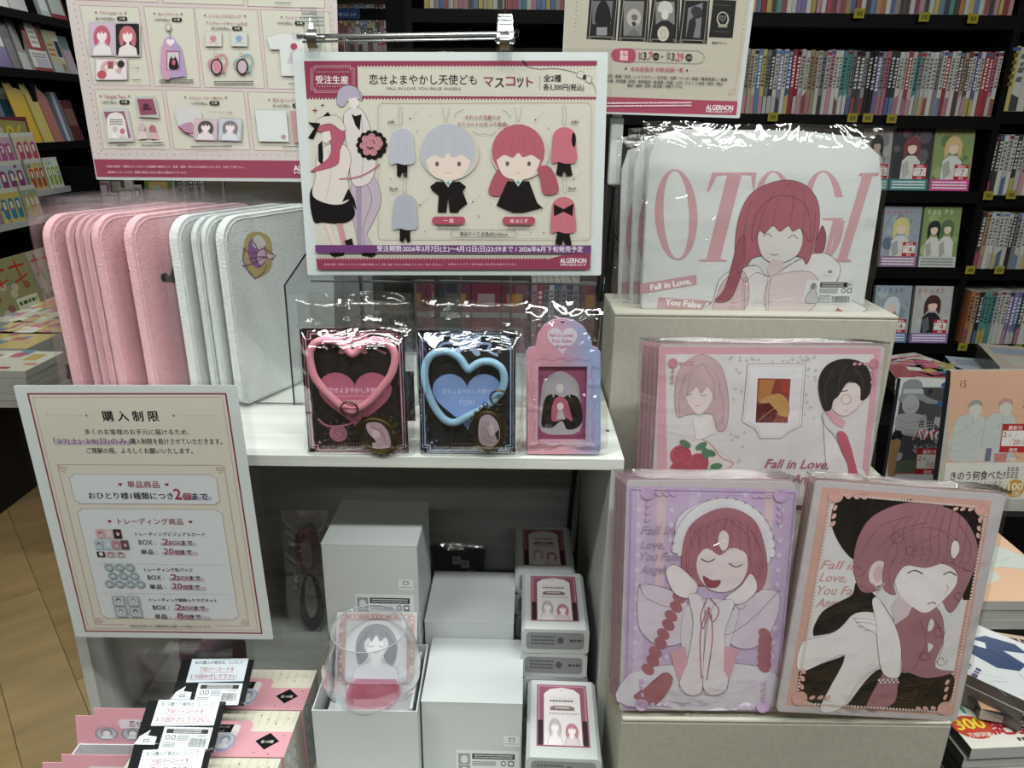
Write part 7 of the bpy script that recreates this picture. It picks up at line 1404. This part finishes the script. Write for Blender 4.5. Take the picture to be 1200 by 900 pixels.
def m_tv(A):
    A.unit(182, 257); A.rect(0, 0, 182, 257, '#cfc9c0'); A.poly([0,0, 182,0, 182,150, 0,170], '#b88a70'); A.poly([20,0, 120,20, 182,120, 90,150, 30,90], '#c9a890', True)
    A.text('TVアニメ', 18, 200, 170, 200, '#c9d4d0', .06, h=34); A.text('TVアニメ', 20, 198, 168, 198, '#3c8c84', .03, h=32); A.text('絶賛放送', 46, 234, 176, 234, '#b02c38', .04, h=32)
    A.ell(24, 222, 26, 20, '#b8402c'); A.text('300', 4, 226, 44, 224, '#d8c030', .04, h=18); A.text('万部突破', 10, 238, 42, 238, '#d8ccc0', .02); A.bars(70, 240, 170, 250, '#4a4448', 1)
pile((1139, 877), .70, .182, .257, .018, 7, 4, 'magazine with red and green lettering and round 300 badge, topmost of the front pile', m_tv, edge='#b4b4b0')
def m_dark(A):
    A.unit(100, 144); A.rect(0, 0, 100, 144, '#b9a58c'); A.poly([0,70, 40,50, 100,110, 100,144, 0,144], '#2a2526', True); A.ell(34, 56, 16, 14, '#cdb8a8'); A.poly([14,60, 16,38, 36,32, 54,46, 50,54, 34,46], '#7c3a30', True); A.poly([0,0, 60,0, 30,30, 0,40], '#c4b878'); A.bars(4, 4, 96, 30, '#5a4058', 2); A.rect(0, 128, 100, 144, '#b88a68'); sticker(A, 56, 84, 44, 40, '20')
pile((1150, 830), .722, .128, .182, .0175, 2, -14, 'dark covered comic with red date sticker, topmost beside the big magazine', m_dark, low=.03)
def m_blue(A):
    A.unit(100, 144); A.rect(0, 0, 100, 144, '#c4c6c8'); r2 = random.Random(9)
    for i in range(26): x, y = r2.uniform(5, 95), r2.uniform(5, 139); A.line([x, y, x+r2.uniform(-18, 18), y+r2.uniform(4, 22)], .5, r2.choice(('#6a6c74', '#8a8c94', '#3c3e48')))
    A.ell(56, 56, 13, 15, '#bdbfc2'); A.line([44,50, 50,38, 64,38, 70,52, 66,66], .9, '#4a4c58', sm=True); A.poly([40,76, 52,70, 66,72, 84,82, 92,110, 84,124, 70,104, 62,128, 46,126, 34,108], '#3a4a6c'); A.line([56,74, 60,100, 52,124], .6, '#1e2438'); A.bars(40, 12, 90, 34, '#3a3a44', 2); A.poly([56,74, 66,72, 70,86, 60,90], '#c9ccd0'); A.bars(0, 40, 20, 100, '#5c4a74', 6)
pile((1204, 822), .752, .128, .182, .016, 4, 44, 'white comic with ink figure and blue coat, topmost of a slanted pile', m_blue, edge='#5c5650', spine='#5c5650')
def m_peach(A):
    A.unit(100, 144); A.rect(0, 0, 100, 144, '#d3a98a'); A.poly([10,40, 60,20, 100,60, 100,90, 60,80, 20,90], '#b9bfb8', True); A.poly([0,70, 30,60, 44,100, 10,110], '#b9bfb8', True); A.line([10,40, 60,20, 100,60], .6, '#8a7468', sm=True); A.line([20,90, 60,80, 100,90], .5, '#8a7468', sm=True); A.line([30,50, 50,70, 80,60], .5, '#8a7468', sm=True); A.text('15', 70, 20, 90, 20, '#5c4a44')
pile((1153, 704), .76, .15, .21, .017, 3, 1, 'peach comic lying flat, topmost of the pile behind the boards', m_peach, edge='#a0a09c', spine='#b8b4ac')
pile((1160, 640), .60, .128, .182, .02, 2, -4, 'dark wrapped comic lying flat, topmost at the back of the right table', plain('#26262a', (10, 20, 90, 60, '#4a4a4e')), edge='#3a3a3a')
pile((1150, 900), .62, .15, .21, .02, 2, 8, 'cream comic with red lettering, topmost below the big front magazine', lambda A: (A.unit(100, 144), A.rect(0, 0, 100, 144, '#b8a88c'), A.text('絶品!分', 30, 120, 96, 120, '#9c2c30', .03)), edge='#5a2c30', low=.0)
b = MB(); 
for i, (FL, w_, h_, n, c, n_) in enumerate((((1050, 443), .15, .2, 3, '#5c8c8c', 'teal and cream'), ((1092, 441), .14, .19, 2, '#a8683c', 'orange brown'), ((1128, 441), .17, .2, 4, '#a4b0bc', 'pale blue wrapped'), ((1172, 430), .18, .24, 9, '#b8a898', 'tall grey edged'))):
    pile(FL, .80+(.05 if i == 3 else 0), w_, h_, .016, n, (-12, 20, -16, -18)[i], n_+' magazine, topmost of a pile at the foot of the black bookcase', messy(40+i) if i < 2 else plain(c, (10, 20, 90, 60, '#8c98a8'), (20, 70, 80, 130, '#b8b4ac')))
b = MB(); b.box(.7, 1.78, .551, 1.9, 2.24, .72); b.build('display_block', MT['black'], origin=True, label='long dark block under the magazine piles at the bookcase foot', cat='block')

# ================================================================ low rack between display and bookcase
b = MB(); b.box(-.52, 1.3, 0, -.25, 1.32, 1.2, '#85878a'); b.box(-.52, 1.25, 0, -.50, 1.37, .03, '#85878a'); b.box(-.35, 1.25, 0, -.33, 1.37, .03, '#85878a'); b.build('reflection_stand_in', MT['matte'], origin=True, label='added grey board standing in for the grey reflections of the clear case', cat='reflection_stand_in')  # added board: its grey stands in for reflections in the acrylic case
root = empty('book_rack', (.0, 1.75, 0), 'low dark rack with comics behind the clear case', 'rack')
b = MB(); b.box(-.36, 1.6, 0, .26, 1.85, .940); b.build('base', MT['dark'], root, world=True); b = MB(); b.box(-.36, 1.83, .94, .26, 1.85, 1.16); b.build('back_board', MT['dark'], root, world=True)
spine_row(622, 712, 400, 1.62, .172, 'prgwggggwgvnkowrk', 'in the low rack behind the clear case', 'comics in the low rack', Z=.941, seed=31, wd=(.0115, .0145))
for i, (x0, x1, c, c2, n_) in enumerate(((516, 552, '#3c3a40', '#5a5458', 'dark'), (553, 586, '#7c3446', '#a08088', 'raspberry red'), (587, 618, '#6c3848', '#a87038', 'wine red with orange spot'))):
    a = aty(x0, 400, 1.63); c_ = aty(x1, 400, 1.63); a.z = c_.z = .941
    face_book(a, c_, .168, 6, .016, n_+' face-out comic in the low rack behind the clear case', plain(c, (20, 24, 80, 50, c2), (0, 60, 100, 70, '#8a8488')))

# ================================================================ bagged goods inside the cubby
def figure_bag(c, Y, label, scale=1, kind=0):
    M, w_, h_ = pframe(c, Y, 6, 0); root = empty('bagged_charm', M, label, 'bag')
    if kind == 0:
        A = Art(w_*.8, h_*.9, z=0); A.unit(100, 200); sh = smoothp(pr([30,20, 70,10, 84,50, 70,80, 92,130, 80,160, 60,176, 40,174, 20,160, 14,128, 34,84, 18,50])); b = MB(); b.prism([A.map(x, y) for x, y in sh][::-1], -.004, -.001, '#6a6a6c'); b.build('acrylic_figure', MT['plastic'], root)
        A.poly([32,24, 66,14, 80,50, 64,80, 34,78, 22,50], '#8a5c68', True); A.poly([36,40, 60,38, 62,70, 42,72], '#a8a0a0', True); A.poly([20,130, 38,90, 66,88, 88,130, 76,158, 50,170, 26,156], '#1b1a1c', True); A.poly([44,90, 60,90, 70,130, 50,150, 36,126], '#b0a4a8', True); A.line([24,30, 40,10, 66,6, 84,24], .8, '#1b1a1c', sm=True)
        A.build(root, 'print', 'plastic'); b = MB(); b.lathe([(0, 0), (.022, 0), (.022, .003), (0, .003)], (0, -h_*.42, -.002), 20, '#6c6c6e'); b.build('round_base', MT['plastic'], root)
    elif kind == 1:
        A = Art(w_, h_); A.unit(100, 80)
        for x, y in ((44, 24), (58, 30), (66, 46)): A.rect(x, y, x+13, y+13, '#a8aaaa'); A.rect(x+3, y+3, x+9, y+8, '#7c7e7e')
        A.build(root, 'print', 'paper'); b = slab(w_*.9, h_*.8, .006, '#4a4a4c', -.001, .004); b.build('card', MT['plastic'], root)
    else:
        b = slab(w_*.8, h_*.8, .003, '#5a3c42', -.001, .004); b.build('card', MT['plastic'], root)
    f = crumple(w_, h_, .004, .0022, 90+kind*7+int(c[0][0]) % 5, 30, 34, 26); f.build('film_bag', MT['film'], root, smooth=True)
figure_bag([(330, 598), (386, 598), (392, 770), (340, 770)], .90, 'bagged acrylic figure in black and pink behind the tall white carton')
figure_bag([(497, 634), (570, 638), (572, 690), (500, 690)], .95, 'dim clear bag with small white labels at the back of the shelf', kind=1)
figure_bag([(205, 745), (300, 748), (296, 800), (196, 800)], .74, 'crinkled clear bag with dull red card behind the register notes', kind=2)
